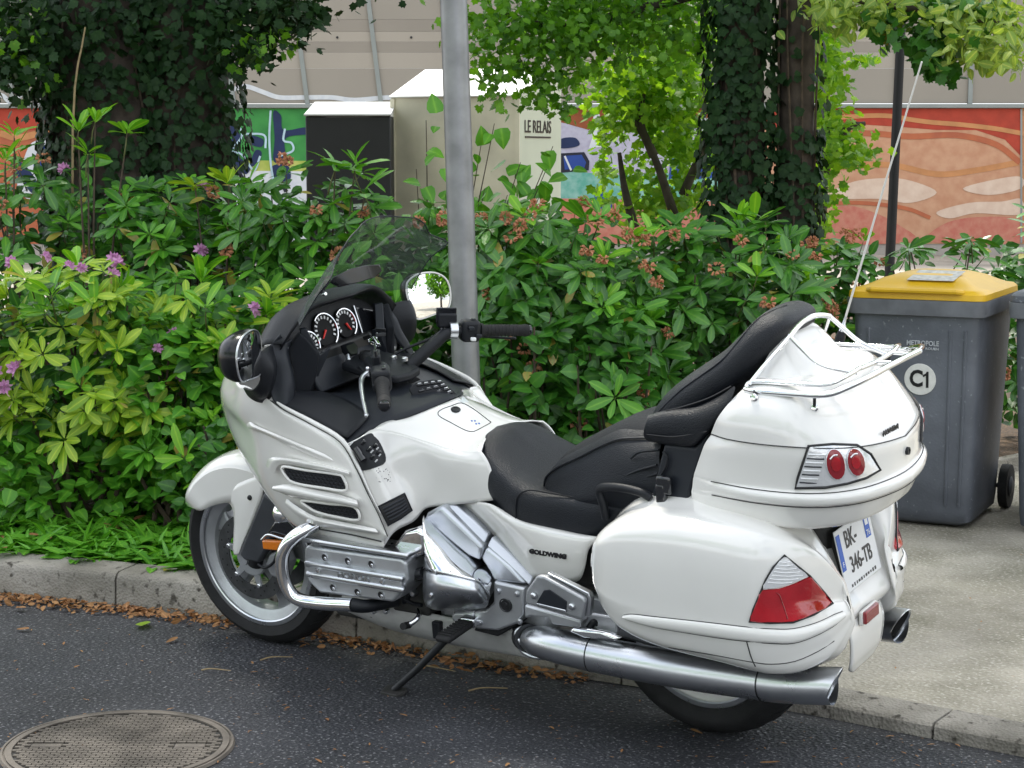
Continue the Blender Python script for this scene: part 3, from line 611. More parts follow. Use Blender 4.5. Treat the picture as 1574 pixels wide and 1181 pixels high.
# side vents: mesh, blade and lips
def hexgrid(poly, out, parent, name, m, step=.0135):
    """honeycomb ribs over a vent; poly in metric points"""
    c = sum((Vector(p) for p in poly), Vector())/len(poly); ex = (Vector(poly[2])-Vector(poly[0])).normalized(); nz = Vector(out).normalized(); ey = nz.cross(ex).normalized()
    P2 = [((Vector(p)-c).dot(ex), (Vector(p)-c).dot(ey)) for p in poly]
    def inside(x, y):
        r = False
        for i in range(len(P2)):
            (x1, y1), (x2, y2) = P2[i], P2[i-1]
            if (y1 > y) != (y2 > y) and x < (x2-x1)*(y-y1)/(y2-y1)+x1: r = not r
        return r
    ds = []
    for i in range(-16, 17):
        for j in range(-9, 10):
            x = (i+.5*(j % 2))*step*1.25; y = j*step*.72
            if not inside(x, y): continue
            pts = [c+ex*(x+math.cos(R(60*k))*step*.6)+ey*(y+math.sin(R(60*k))*step*.36) for k in range(6)]
            ds.append(tube_data(pts, .0012, 4, closed=True))
    return mk(name, *join(*ds), m, parent, smooth=False)
for poly, yb in (([(345, 562), (470, 580), (640, 602), (678, 622), (692, 690), (560, 676), (420, 652), (368, 620)], .352), ([(450, 748), (600, 765), (738, 782), (762, 852), (640, 836), (540, 812), (490, 786)], .350)):
    pm = [q(3, x, y, yb) for x, y in poly]
    vm = prism('vent_screen', pm, (0, .004, 0), 'mesh_black', fr, bevel=.001)
    hexgrid([p+V3(0, .006, 0) for p in pm], (0, 1, 0), fr, 'vent_honeycomb', 'slate_plastic')
    lip = [p+V3(0, .006, 0) for p in cr(pm, 5, True)]
    tube('vent_rim', lip, .0045, 'white_paint', fr, n=8, closed=True)
ld = lambda L, y: Q(3, [(a_, b, y+c) for a_, b, c in L])
surf('vent_blade', [ld([(285, 672, -.012), (380, 660, .004), (520, 690, .010), (640, 715, .012), (745, 748, .008)], .345), ld([(280, 682, -.004), (370, 685, .022), (520, 715, .034), (650, 740, .036), (750, 765, .028)], .345),
                    ld([(285, 692, -.006), (380, 715, .020), (520, 742, .032), (650, 765, .034), (755, 786, .026)], .345), ld([(290, 694, -.014), (390, 730, .002), (520, 752, .006), (650, 770, .008), (756, 786, .006)], .345)], 'white_paint', fr, nu=5, nv=4)
surf('vent_lip', [ld([(245, 560, -.025), (262, 520, -.012), (330, 512, 0), (480, 535, .005), (600, 560, .006), (702, 592, .006)], .345), ld([(262, 575, -.01), (285, 535, .006), (340, 525, .018), (480, 550, .024), (600, 575, .025), (704, 602, .018)], .345),
                  ld([(290, 610, -.01), (310, 560, .004), (360, 548, .014), (490, 572, .018), (600, 592, .018), (706, 618, .012)], .345)], 'white_paint', fr, nu=5, nv=4)
surf('vent_lip', [ld([(360, 740, -.025), (430, 790, -.008), (520, 838, .006), (640, 862, .008), (780, 890, .008), (850, 905, .004)], .343), ld([(352, 760, -.02), (420, 812, -.002), (520, 860, .018), (640, 885, .022), (780, 910, .02), (862, 925, .008)], .343),
                  ld([(350, 775, -.024), (415, 832, -.012), (520, 885, .004), (640, 905, .008), (780, 925, .008), (868, 936, .002)], .343)], 'white_paint', fr, nu=5, nv=4)
seam(ld([(425, 893, -.055), (520, 905, -.03), (700, 935, -.01), (880, 975, .003)], .343), fr, r=.0022)
# grey lower trim under the fairing
surf('fairing_skirt', [Q(3, [(505, 945, .30), (640, 975, .31), (780, 995, .32), (900, 1012, .325)]), Q(3, [(508, 980, .31), (640, 1000, .32), (780, 1020, .33), (910, 1035, .335)])], 'dull_chrome', B, nu=4, nv=2, solid=.004)

# ---------------- tank shelter
v = [[(898, 1000, .322), (955, 918, .305), (1060, 862, .25), (1125, 792, .215), (1250, 775, .20), (1380, 760, .19), (1514, 745, .18)],
     [(860, 862, .330), (945, 800, .305), (1035, 745, .245), (1150, 690, .208), (1260, 670, .197), (1380, 655, .19), (1505, 640, .175)],
     [(798, 728, .332), (885, 665, .31), (965, 620, .25), (1120, 570, .208), (1250, 560, .197), (1370, 553, .187), (1480, 560, .172)],
     [(735, 600, .333), (835, 555, .315), (905, 510, .26), (1050, 470, .213), (1190, 490, .195), (1330, 510, .184), (1455, 510, .168)],
     [(668, 448, .334), (760, 405, .305), (830, 362, .25), (940, 375, .215), (1120, 430, .19), (1290, 482, .176), (1430, 475, .163)]]
ts = surf('tank_side_panel', [Q(3, r) for r in v], 'white_paint', B, nu=6, nv=5, solid=.004); mirror(ts)
t = [[(830, 362, .25), (900, 318, .2), (1000, 295, .15), (1100, 262, .105), (1200, 225, .055), (1300, 185, 0)],
     [(940, 375, .215), (1030, 345, .172), (1120, 315, .13), (1210, 282, .087), (1290, 250, .045), (1375, 230, 0)],
     [(1120, 430, .19), (1190, 393, .152), (1260, 358, .115), (1330, 327, .077), (1390, 305, .04), (1450, 292, 0)],
     [(1290, 482, .176), (1335, 440, .146), (1380, 405, .11), (1425, 372, .072), (1470, 350, .036), (1510, 338, 0)],
     [(1430, 475, .163), (1440, 445, .14), (1450, 420, .11), (1470, 395, .07), (1500, 378, .035), (1546, 372, 0)]]
tt = surf('tank_top', [Q(3, r) for r in t], 'white_paint', B, nu=5, nv=5, sym=True, solid=.004)
Ttk = bvh(tt); Tsp = bvh(ts)
fl_ = [hit(Ttk, 3, p.x, p.y, .0005) for p in cr([V3(x, y, 0) for x, y in ((1192, 268), (1215, 248), (1270, 228), (1320, 214), (1385, 245), (1470, 310), (1480, 322), (1440, 345), (1400, 366), (1375, 371), (1335, 360), (1260, 320), (1205, 290))], 3, True)]
tube('fuel_lid_gap', fl_, .0013, 'mesh_black', tt, n=5, closed=True)
kc = hit(Ttk, 3, 1290, 248)
lathe('fuel_lock', [(0, .002), (.006, .002), (.007, .004), (.012, .004), (.015, .001), (.015, -.004)], kc, (-.3, .1, 1), 'dark_metal', tt, n=20)
for x, y in ((1378, 312), (1395, 312), (1402, 328), (1418, 326)): lathe('fuel_lid_stud', [(0, .001), (.003, .001), (.0035, -.002)], hit(Ttk, 3, x, y), (-.3, .1, 1), 'ink_blue', tt, n=8)
decal('tank_sticker', Ttk, 3, [(1300, 196), (1330, 178), (1362, 208), (1340, 222)], .0012, 'sticker', tt, 0)
# left inner strip: dash switch panel, sticker with faded print, heater vent
sp = decal('switch_panel', Tsp, 3, [(690, 452), (745, 420), (810, 385), (835, 398), (875, 440), (900, 500), (898, 538), (868, 562), (800, 582), (766, 575), (728, 520)], .009, 'black_plastic', B)
Tpn = bvh(sp); nrm = V3(-.75, .62, .2).normalized(); rsw = frame((0, 0, 0), V3(.55, .25, -.6), V3(.1, .3, .9)).to_3x3()
tube('switch_knob', [hit(Tpn, 3, 742, 462, .008), hit(Tpn, 3, 785, 528, .008)], .011, 'gloss_black', sp, n=14)
for x, y in ((780, 432), (812, 470), (842, 452), (830, 512), (862, 490)): box('switch_button', hit(Tpn, 3, x, y, .003), (.018, .011, .010), 'gloss_black', sp, rot=rsw, bevel=.003)
for x, y, w_ in ((712, 440, .020), (822, 488, .012), (848, 536, .018), (850, 470, .010), (862, 506, .009)): box('switch_print', hit(Tpn, 3, x, y, .0085 if w_ < .013 else .001), (w_, .0045, .001), 'ink_white', sp, rot=rsw, bevel=0)
random.seed(5)
for k in range(22):
    x, y = 850+random.random()*78, 572+random.random()*80; rt = frame((0, 0, 0), V3(.55, .25, -.6+random.random()*.6), V3(.1, .3, .9)).to_3x3(); box('faded_sticker_print', hit(Tsp, 3, x, y, .003), (.003+random.random()*.006, .002, .001), 'slate_plastic', ts, rot=rt, bevel=0)
ve = decal('heater_vent', Tsp, 3, [(872, 778), (935, 747), (998, 716), (1022, 760), (1042, 803), (980, 842), (922, 880), (896, 828)], .011, 'mesh_black', B, 0)
tube('vent_rim', [hit(Tsp, 3, x, y, .010) for x, y in ((872, 778), (935, 747), (998, 716), (1042, 803), (980, 842), (922, 880))], .0035, 'black_plastic', ve, n=6, closed=True)
for k in range(5):
    f = .2+.15*k; tube('vent_slat', [hit(Tsp, 3, 872+(922-872)*f+(126-6*f)*g, 778+102*f-(62+15*f)*g, .0125) for g in (.12, .35, .6, .88)], .0032, 'slate_plastic', ve, n=6)

# ---------------- dash deck, cluster, screen
deck = [[V3(1.29, .334, .952), V3(1.21, .338, .925), V3(1.13, .338, .896), V3(1.06, .338, .868), V3(1.0, .336, .838)],
        [V3(1.30, .27, .962), V3(1.22, .27, .955), V3(1.13, .27, .935), V3(1.05, .27, .905), V3(.985, .262, .868)],
        [V3(1.30, .2, .955), V3(1.22, .2, .955), V3(1.13, .2, .945), V3(1.05, .2, .925), V3(.955, .2, .880)],
        [V3(1.30, .1, .93), V3(1.20, .1, .935), V3(1.10, .1, .945), V3(1.0, .1, .935), V3(.885, .1, .902)],
        [V3(1.30, 0, .93), V3(1.20, 0, .935), V3(1.10, 0, .95), V3(1.0, 0, .945), V3(.838, 0, .922)]]
dk = surf('dash_deck', deck, 'slate_plastic', B, nu=4, nv=4, sym=True, solid=.004)
# glossy pocket lids on either side
for s in (1, -1):
    pk = [[V3(1.27, s*.326, .962), V3(1.16, s*.328, .925), V3(1.06, s*.328, .888), V3(1.005, s*.322, .868)], [V3(1.27, s*.27, .974), V3(1.16, s*.265, .962), V3(1.06, s*.265, .926), V3(.998, s*.262, .892)], [V3(1.25, s*.215, .966), V3(1.16, s*.21, .965), V3(1.07, s*.21, .942), V3(1.0, s*.215, .91)]]
    surf('pocket_lid', pk, 'black_plastic', B, nu=4, nv=4, solid=.006)
# audio keypad
kp = Q(3, [(1032, 142, .06), (1070, 110, .035), (1160, 92, -.01), (1210, 100, -.035), (1292, 170, -.05), (1270, 185, -.035), (1105, 250, .04), (1080, 235, .05)])
kn_ = V3(-.25, .05, 1).normalized()
kpo = prism('audio_keypad', [V3(p.x, p.y, p.z) for p in kp], kn_*.006, 'black_plastic', B, bevel=.003)
for r_ in range(4):
    for c_ in range(4):
        a1 = Vector(kp[1]).lerp(Vector(kp[6]), .12+.24*r_); a2 = Vector(kp[3]).lerp(Vector(kp[4]), .12+.24*r_)
        p = a1.lerp(a2, .10+.25*c_)+kn_*.008
        kb = box('key', p, (.020, .014, .008), 'gloss_black', kpo, rot=frame((0, 0, 0), a2-a1, V3(1, 0, .2)).to_3x3(), bevel=.003)
        box('key_print', p+kn_*.0045, (.011, .0035, .001), 'ink_white', kpo, rot=frame((0, 0, 0), a2-a1, V3(1, 0, .2)).to_3x3(), bevel=0)
prism('dash_socket', [p+kn_*.002 for p in Q(9, [(970, 880, .0), (1060, 845, -.02), (1125, 880, -.035), (1040, 915, -.01)])], kn_*.004, 'mesh_black', B, bevel=.001)
# instrument cluster
mat('dial_black', (.006, .006, .007), .6, spec=.2)
cl_f = [V3(1.315, y, z) for y, z in ((.235, 1.05), (.24, 1.10), (.18, 1.165), (.08, 1.195), (0, 1.20), (-.08, 1.195), (-.18, 1.165), (-.24, 1.10), (-.235, 1.05), (-.12, 1.025), (0, 1.02), (.12, 1.025))]
cl_f = [V3(1.275+(p.z-1.05)*.28, p.y, p.z) for p in cl_f]
clu = prism('instrument_cluster', cl_f, (.05, 0, -.01), 'black_plastic', B, bevel=.004)
cn = V3(-1, 0, .28).normalized(); cy = V3(.28, 0, 1).normalized()
def onc(y, z, h=.002): return V3(1.275+(z-1.05)*.28, y, z)+cn*h
for (y, z, r_, ang) in ((.135, 1.085, .042, 200), (.045, 1.112, .052, 225), (-.055, 1.112, .046, 300), ):
    g = lathe('gauge', [(0, .001), (r_*.93, .001), (r_, .004), (r_*1.03, .007), (r_*1.07, .004), (r_*1.07, -.003)], onc(y, z), cn, 'dial_black', clu, n=36)
    tube('gauge_bezel', [onc(y, z, .008)+(V3(0, -1, 0)*math.cos(R(a))+cy*math.sin(R(a)))*r_*1.03 for a in range(-60, 150, 15)], .003, 'chrome', clu, n=6)
    for a in range(-30, 215, 20):
        d = V3(0, -1, 0)*math.cos(R(a))+cy*math.sin(R(a)); box('gauge_mark', onc(y, z, .0055)+d*r_*.80, (.002, .006, .010), 'ink_white', clu, rot=frame((0, 0, 0), cn, d).to_3x3() @ Matrix.Rotation(R(90), 3, 'X'), bevel=0)
    d = V3(0, -1, 0)*math.cos(R(ang))+cy*math.sin(R(ang)); tube('gauge_needle', [onc(y, z, .008), onc(y, z, .008)+d*r_*.62], [.004, .0022], 'needle', clu, n=6)
prism('lcd_panel', [onc(y, z, .003) for y, z in ((-.125, 1.06), (-.125, 1.15), (-.20, 1.125), (-.225, 1.075))], cn*.004, 'gloss_black', clu, bevel=.002)
tube('lcd_trim', [onc(-.118, z, .006) for z in (1.055, 1.10, 1.155)], .003, 'dull_chrome', clu, n=6)
tube('cluster_trim', [onc(y, z, .006) for y, z in ((.20, 1.035), (.13, 1.03), (.06, 1.028), (-.04, 1.03), (-.10, 1.032))], .006, 'slate_plastic', clu, n=8, interp=4)
# hood over the cluster, running down into both inner cowls
hood = []
for f in np.linspace(-1, 1, 13):
    a = abs(f); y = .285*f
    zc = 1.225-.03*a*a-.07*max(0, a-.55)**1.3*3; xc = 1.20+.06*a
    hood.append([V3(1.40-.03*a, y*1.03, zc-.03), V3(1.33-.01*a, y*1.02, zc+.002), V3(1.25+.01*a, y, zc+.006), V3(xc, y*.98, zc), V3(xc+.012, y*.965, zc-.016), V3(xc+.05, y*.95, zc-.02), V3(1.33, y*.94, zc-.03)])
surf('cluster_hood', hood, 'black_plastic', B, nu=3, nv=3, solid=.003)
# inner cowl side with speaker grille
for s in (1, -1):
    g = lambda L, k=13: [V3(p.x, s*p.y, p.z) for p in Q(k, L)]
    rr = [g([(745, 240, .272), (650, 355, .285), (600, 420, .30), (590, 560, .315), (600, 760, .325), (655, 985, .335)]),
          g([(765, 300, .262), (700, 420, .28), (680, 520, .295), (685, 700, .305), (690, 880, .32), (730, 1085, .333)]),
          g([(800, 340, .25), (790, 430, .262), (800, 540, .275), (830, 690, .282), (830, 860, .30), (800, 1080, .325)]),
          g([(880, 300, .235), (835, 420, .24), (850, 560, .25), (895, 740, .255), (900, 900, .275), (880, 1060, .30)])]
    ic = surf('inner_cowl', rr, 'slate_plastic', B, nu=4, nv=4, solid=.004)
    prism('speaker_grille', g([(825, 420, .232), (900, 310, .228), (965, 238, .222), (1060, 330, .205), (1185, 480, .19), (1165, 700, .19), (1105, 900, .205), (1000, 950, .23), (915, 1000, .25), (905, 740, .24), (870, 560, .238)]), (.02, -s*.02, 0), 'leather_weave', B, bevel=.006, seg=3)
    prism('cowl_pillar', g([(965, 200, .20), (1040, 190, .19), (1200, 480, .16), (1330, 380, .12), (1255, 560, .14), (1190, 700, .165), (1130, 880, .185), (1105, 890, .19)]), (.02, -s*.02, 0), 'slate_plastic', B, bevel=.003)
    tube('cowl_trim', g([(830, 400, .245), (800, 450, .255), (810, 560, .262), (850, 715, .268)]), .004, 'dull_chrome', ic, n=6, interp=4)
    tube('cowl_strut', g([(895, 1085, .29), (960, 1040, .27), (1040, 980, .25), (1110, 920, .23)]), .007, 'dark_metal', B, n=8)
    tube('white_cowl_edge', g([(530, 400, .24), (560, 330, .236), (630, 240, .225), (720, 160, .215)]), .007, 'white_paint', B, n=10, interp=4)
# solid black box standing in for the shaded cavity behind the bars
box('dash_shade_block', (1.30, 0, 1.0), (.10, .40, .14), 'mesh_black', B, bevel=.01)
prism('dash_lower_panel', [V3(1.20, .19, .955), V3(1.25, .19, 1.04), V3(1.255, -.19, 1.04), V3(1.21, -.19, .955)], (.02, 0, 0), 'slate_plastic', B, bevel=.006)
# windscreen
ws = []
for z, x0, w_ in ((1.185, 1.315, .275), (1.24, 1.27, .275), (1.29, 1.225, .275), (1.335, 1.185, .292), (1.372, 1.145, .235), (1.406, 1.11, .205), (1.434, 1.08, .165), (1.450, 1.06, .10)):
    row = []
    for f in (-1, -.8, -.55, -.28, 0, .28, .55, .8, 1): y = f*w_; row.append(V3(x0+.028-2.1*y*y, y, z+(.014*(1-f*f) if z > 1.445 else 0)))
    ws.append(row)
wsd = surf('windscreen', ws, 'windscreen_glass', B, nu=4, nv=4)
edge = [r[0] for r in ws]+ws[-1][1:-1]+[r[-1] for r in reversed(ws)]
tube('screen_edge', edge, .0019, 'slate_plastic', wsd, n=6, interp=3)
prism('screen_vent', Q(1, [(885, 530, .17), (905, 500, .165), (1000, 452, .12), (1100, 428, .06), (1178, 425, .02), (1196, 465, .0), (1150, 505, .02), (1050, 535, .07), (940, 560, .14)]), (-.012, 0, .004), 'gloss_black', wsd, bevel=.004)
tube('vent_handle', Q(1, [(880, 520, .18), (850, 560, .19), (840, 590, .19)]), .009, 'gloss_black', wsd, n=10)
lathe('vent_knob', [(0, .006), (.005, .006), (.007, 0), (.007, -.012)], q(1, 862, 598, .19), (-1, .3, .2), 'chrome', wsd, n=10)

# ---------------- mirrors
mat('shell_black', (.008, .009, .011), .22, spec=.35)
for s in (1, -1):
    C_ = V3(1.245, -.44, 1.118); n0 = V3(-.95, .30, .115).normalized()
    pts = [qp(2, x, y, C_, n0) for x, y in ((645, 500), (690, 460), (750, 442), (820, 440), (880, 468), (912, 520), (922, 580), (918, 640), (895, 680), (830, 705), (770, 728), (712, 742), (682, 715), (660, 650), (642, 590), (636, 540))]
    gl = [V3(p.x, -s*p.y, p.z) for p in pts]; n_ = V3(n0.x, -s*n0.y, n0.z); oc = sum(gl, Vector())/len(gl)
    if s > 0: gl = [p+V3((oc.z-p.z)*.17, 0, 0) for p in gl]; n_ = V3(n_.x, n_.y, n_.z-.17).normalized()
    mh = empty('rear_view_mirror', parent=B)
    rows_ = []
    for k_, h in ((1.0, -.002), (1.05, .0), (1.07, -.010), (1.05, -.028), (.90, -.055), (.6, -.078), (.15, -.088)):
        rows_.append([oc+(p-oc)*k_+n_*(h if h > -.003 else h) for p in gl])
    surf('mirror_housing', rows_, 'shell_black', mh, nu=3, nv=3, cu=True)
    sm = cr(gl, 3, True)
    gv_, gf_, ns = [], [], len(sm)
    for f in (.985, .8, .6, .4, .2, .05): gv_ += [oc+(p-oc)*f+n_*(.0025+(((sm[0]-oc).length*.985)**2-((p-oc).length*f)**2)/1.6) for p in sm]
    for i in range(5): gf_ += [(i*ns+j, i*ns+(j+1) % ns, (i+1)*ns+(j+1) % ns, (i+1)*ns+j) for j in range(ns)]
    gf_.append(tuple(5*ns+j for j in range(ns))); mk('mirror_glass', gv_, gf_, 'mirror_glass', mh, sharp=80)
    tube('mirror_rim', [oc+(p-oc)*1.035+n_*.001 for p in sm], .0032, 'white_satin' if s < 0 else 'dull_chrome', mh, n=6, closed=True)
    g = lambda L: [V3(p.x, s*p.y, p.z) for p in L]
    rr = [g([V3(1.30, .40, 1.10), V3(1.27, .37, 1.12), V3(1.285, .315, 1.125), V3(1.30, .28, 1.11)]), g([V3(1.27, .38, 1.05), V3(1.245, .355, 1.06), V3(1.265, .32, 1.06), V3(1.285, .29, 1.05)]),
          g([V3(1.30, .38, 1.01), V3(1.275, .36, .99), V3(1.285, .335, .985), V3(1.295, .31, .98)]), g([V3(1.37, .345, 1.0), V3(1.36, .34, .975), V3(1.34, .335, .96), V3(1.32, .32, .95)])]
    surf('mirror_stalk', rr, 'black_plastic', mh, nu=4, nv=4, solid=.006)

# ---------------- handlebars
hb = empty('handlebar', parent=B)
for s in (1, -1):
    g0, g1 = ((q(9, 770, 905, .285), q(9, 793, 1110, .405)) if s > 0 else (q(0, 738, 508, -.285), q(0, 812, 508, -.41)))
    ci = V3(1.07, s*.055, .975)
    kne = V3(1.0, s*.19, 1.065)
    ga = (g1-g0).normalized()
    tube('bar_tube', [ci, ci.lerp(kne, .5), kne, g0-ga*.05, g0], [.022, .021, .019, .016, .014], 'black_plastic', hb, n=14)
    gr = tube('grip', [g0, g0+ga*.006, g0+ga*.012, g1-ga*.02, g1-ga*.012, g1], [.023, .023, .0185, .0185, .0205, .018], 'rubber', hb, n=20)
    mk('grip_ridge', *join(*[lathe_data([(.0185, -.002), (.0198, 0), (.0185, .002)], g0.lerp(g1, .14+.075*k), ga, 20) for k in range(9)]), 'rubber', gr)
    lathe('bar_end', [(0, .012), (.010, .012), (.0165, .008), (.0175, 0), (.0165, -.006)], g1, ga, 'gloss_black', gr, n=18)
    # switch housing
    c = g0-ga*.035; rt = frame((0, 0, 0), ga, V3(0, 0, 1)).to_3x3()
    sw = box('switch_housing', c, (.062, .070, .058), 'black_plastic', hb, rot=rt, bevel=.014, seg=3)
    for dx, dz, m_ in ((.0, .034, 'gloss_black'), (-.014, .012, 'slate_plastic'), (.012, -.012, 'slate_plastic'), (-.006, -.022, 'ink_white')):
        box('switch', c+rt @ V3(dx, dz if m_ == 'gloss_black' else dz, .031 if m_ != 'gloss_black' else 0)+V3(-.012, 0, 0), (.018, .012, .012), m_, sw, rot=rt, bevel=.003)
    # clutch / brake cylinder with reservoir, lever
    rc = c-ga*.062+V3(.012, 0, .004)
    rs = box('fluid_reservoir', rc+V3(0, 0, .028), (.062, .046, .026), 'black_plastic', hb, rot=rt, bevel=.006)
    box('reservoir_cap', rc+V3(0, 0, .044), (.066, .049, .007), 'gloss_black', rs, rot=rt, bevel=.002)
    lathe('bar_clamp', [(.024, -.014), (.027, -.012), (.027, .012), (.024, .014)], c-ga*.055, ga, 'dull_chrome' if s < 0 else 'black_plastic', hb, n=18)
    lv = tube('lever', [c-ga*.05+V3(.045, 0, .0), c-ga*.01+V3(.075, 0, -.01), g0+ga*.05+V3(.078, 0, -.022), g1+V3(.070, 0, -.03), g1+ga*.012+V3(.072, 0, -.03)], [.008, .009, .007, .006, .009], 'dull_chrome' if s > 0 else 'black_plastic', hb, n=10, interp=4, flat=.7)
    lathe('lever_pivot', [(0, .014), (.006, .014), (.009, .01), (.009, -.014)], c-ga*.05+V3(.045, 0, .0), (0, 0, 1), 'chrome', lv, n=12)
    tube('brake_line', [c-ga*.06+V3(.03, 0, .0), c-ga*.09+V3(.05, 0, -.03), V3(1.12, s*.10, 1.02), V3(1.15, s*.05, .98)], .005, 'black_plastic', hb, n=6, interp=5)
# top clamp, ignition, bunch of keys, small display
tc_ = [V3(1.20, .09, 1.0), V3(1.21, 0, 1.008), V3(1.20, -.09, 1.0), V3(1.10, -.10, .985), V3(1.01, -.06, .962), V3(1.0, 0, .96), V3(1.01, .06, .962), V3(1.10, .10, .985)]
prism('top_clamp', tc_, (0, 0, .026), 'black_plastic', hb, bevel=.008, seg=3)
for x, y in ((1.06, .05), (1.06, -.05), (1.11, .06), (1.11, -.06)): lathe('clamp_bolt', [(0, .008), (.007, .008), (.008, .006), (.011, .005), (.011, -.004)], V3(x, y, 1.012), (0, 0, 1), 'dull_chrome', hb, n=12)
lathe('ignition_lock', [(0, .016), (.012, .016), (.014, .014), (.024, .012), (.027, 0), (.027, -.02)], V3(1.165, 0, 1.028), (-.2, 0, 1), 'dark_metal', hb, n=24)
random.seed(3)
for k in range(7):
    a_ = R(k*50+10); c = V3(1.155+math.cos(a_)*.015, -.03+math.sin(a_)*.03, 1.075+.012*(k % 3)); rt = Euler((random.random()*3, random.random()*3, random.random()*3)).to_matrix()
    box('hanging_key', c, (.012, .034, .005), 'dark_metal' if k % 3 else 'chrome', hb, rot=rt, bevel=.002)
tube('key_ring', [V3(1.155+math.cos(R(a))*.016, -.03+math.sin(R(a))*.02, 1.06+.012*math.sin(R(a))) for a in range(0, 360, 30)], .0018, 'chrome', hb, n=5, closed=True)
gp = prism('small_display', Q(9, [(420, 545, .03), (510, 512, .02), (550, 560, .01), (545, 640, .01), (480, 655, .02), (440, 610, .03)]), (.02, 0, -.004), 'black_plastic', hb, bevel=.004)
prism('display_glass', [p+V3(-.003, .001, .001) for p in Q(9, [(432, 560, .03), (505, 532, .02), (535, 570, .013), (530, 625, .013), (485, 638, .02), (450, 605, .028)])], (-.001, 0, 0), 'lcd', gp, bevel=0)
tube('display_arm', [V3(1.19, .04, 1.0), V3(1.20, .05, 1.02), V3(1.215, .035, 1.035)], .008, 'dull_chrome', hb, n=8)
# ---------------- seats
# rider seat: nose over the tank, bucket, and padded skirt
cl0 = [V3(.755, 0, .77), V3(.715, 0, .832), V3(.650, 0, .845), V3(.575, 0, .795), V3(.50, 0, .735), V3(.43, 0, .700), V3(.34, 0, .70), V3(.22, 0, .71), V3(.10, 0, .72)]
cl1 = [V3(.742, .075, .76), V3(.706, .085, .820), V3(.648, .095, .832), V3(.575, .105, .788), V3(.50, .115, .738), V3(.43, .12, .712), V3(.34, .12, .712), V3(.22, .12, .72), V3(.10, .12, .73)]
cl2 = [V3(.722, .13, .735), V3(.690, .142, .778), V3(.638, .156, .795), V3(.570, .172, .765), V3(.50, .18, .735), V3(.43, .185, .722), V3(.34, .187, .722), V3(.22, .187, .728), V3(.10, .185, .735)]
cl3 = [V3(.690, .155, .69), V3(.652, .170, .72), V3(.600, .188, .722), V3(.550, .20, .712), V3(.50, .208, .705), V3(.43, .212, .700), V3(.34, .214, .70), V3(.22, .214, .705), V3(.10, .21, .72)]
cl4 = [V3(.665, .160, .655), V3(.610, .176, .672), V3(.575, .192, .665), V3(.535, .204, .655), V3(.49, .212, .648), V3(.43, .215, .645), V3(.34, .216, .642), V3(.22, .215, .655), V3(.10, .21, .70)]
cl5 = [V3(.610, .150, .640), V3(.590, .165, .642), V3(.560, .180, .635), V3(.525, .192, .625), V3(.48, .20, .620), V3(.43, .203, .615), V3(.34, .203, .610), V3(.24, .20, .618), V3(.12, .19, .690)]
rs_ = surf('rider_seat', [cl0, cl1, cl2, cl3, cl4, cl5], 'leather', B, nu=5, nv=5, sym=True, sharp=60)
seam([V3(p.x, p.y+.002, p.z+.001) for p in Q(6, [(222, 1095, .208), (222, 1010, .212), (240, 968, .206), (290, 950, .200), (370, 962, .196), (520, 986, .196), (600, 985, .2)])], rs_, r=.0022, name='seat_piping', m='leather_weave')
# passenger seat: cushion with woven top
p0 = [V3(.468, 0, .715), V3(.455, 0, .765), V3(.405, 0, .815), V3(.33, 0, .858), V3(.25, 0, .90), V3(.19, 0, .928), V3(.13, 0, .935), V3(.04, 0, .94)]
p1 = [V3(.465, .07, .714), V3(.452, .07, .762), V3(.40, .075, .810), V3(.325, .08, .852), V3(.245, .085, .894), V3(.185, .088, .922), V3(.125, .09, .93), V3(.04, .09, .935)]
p2 = [V3(.455, .125, .712), V3(.440, .130, .748), V3(.39, .137, .785), V3(.315, .145, .822), V3(.24, .152, .862), V3(.175, .157, .890), V3(.115, .16, .90), V3(.03, .16, .91)]
p3 = [V3(.435, .152, .708), V3(.410, .160, .722), V3(.360, .172, .742), V3(.29, .185, .772), V3(.22, .195, .805), V3(.15, .203, .838), V3(.09, .207, .855), V3(.02, .207, .87)]
p4 = [V3(.42, .16, .70), V3(.395, .175, .705), V3(.345, .192, .710), V3(.28, .207, .725), V3(.21, .217, .745), V3(.13, .224, .768), V3(.06, .228, .785), V3(.0, .228, .79)]
p5 = [V3(.42, .15, .69), V3(.39, .16, .690), V3(.34, .18, .69), V3(.28, .195, .695), V3(.21, .205, .70), V3(.13, .212, .71), V3(.06, .215, .715), V3(.0, .215, .72)]
ps = surf('passenger_seat', [p0, p1, p2, p3, p4, p5], 'leather', B, nu=5, nv=5, sym=True, sharp=60)
for s in (1, -1):
    seam([V3(p.x, s*(p.y+.003), p.z+.003) for p in p2], ps, r=.003, name='seat_piping', m='leather')
tw = surf('seat_weave', [[v+V3(0, 0, .0022) for v in p0[1:]], [v+V3(0, 0, .0022) for v in p1[1:]], [v.lerp(w_, .15)+V3(0, .0, .0022) for v, w_ in zip(p2[1:], p1[1:])]], 'leather_weave', ps, nu=4, nv=4, sym=True)
for s in (1, -1):
    mk('stitching', *join(*[tube_data([a_+V3(0, s*.001, .0015), a_.lerp(b_, .6)+V3(0, s*.001, .0015)], .0011, 4) for a_, b_ in [(lambda c: [(c[i], c[i+1]) for i in range(len(c)-1)])([V3(p.x, s*(p.y-.012), p.z+.004) for p in cr(p2, 9)])][0]]), 'slate_plastic', ps)
# folds in the side leather
for L in ([(760, 800), (800, 770), (890, 760)], [(700, 900), (780, 860), (880, 830)], [(740, 920), (820, 890), (885, 870)]):
    seam([q(6, x, y, yy)+V3(0, .004, 0) for (x, y), yy in zip(L, (.206, .215, .222))], ps, r=.004, name='leather_fold', m='leather')
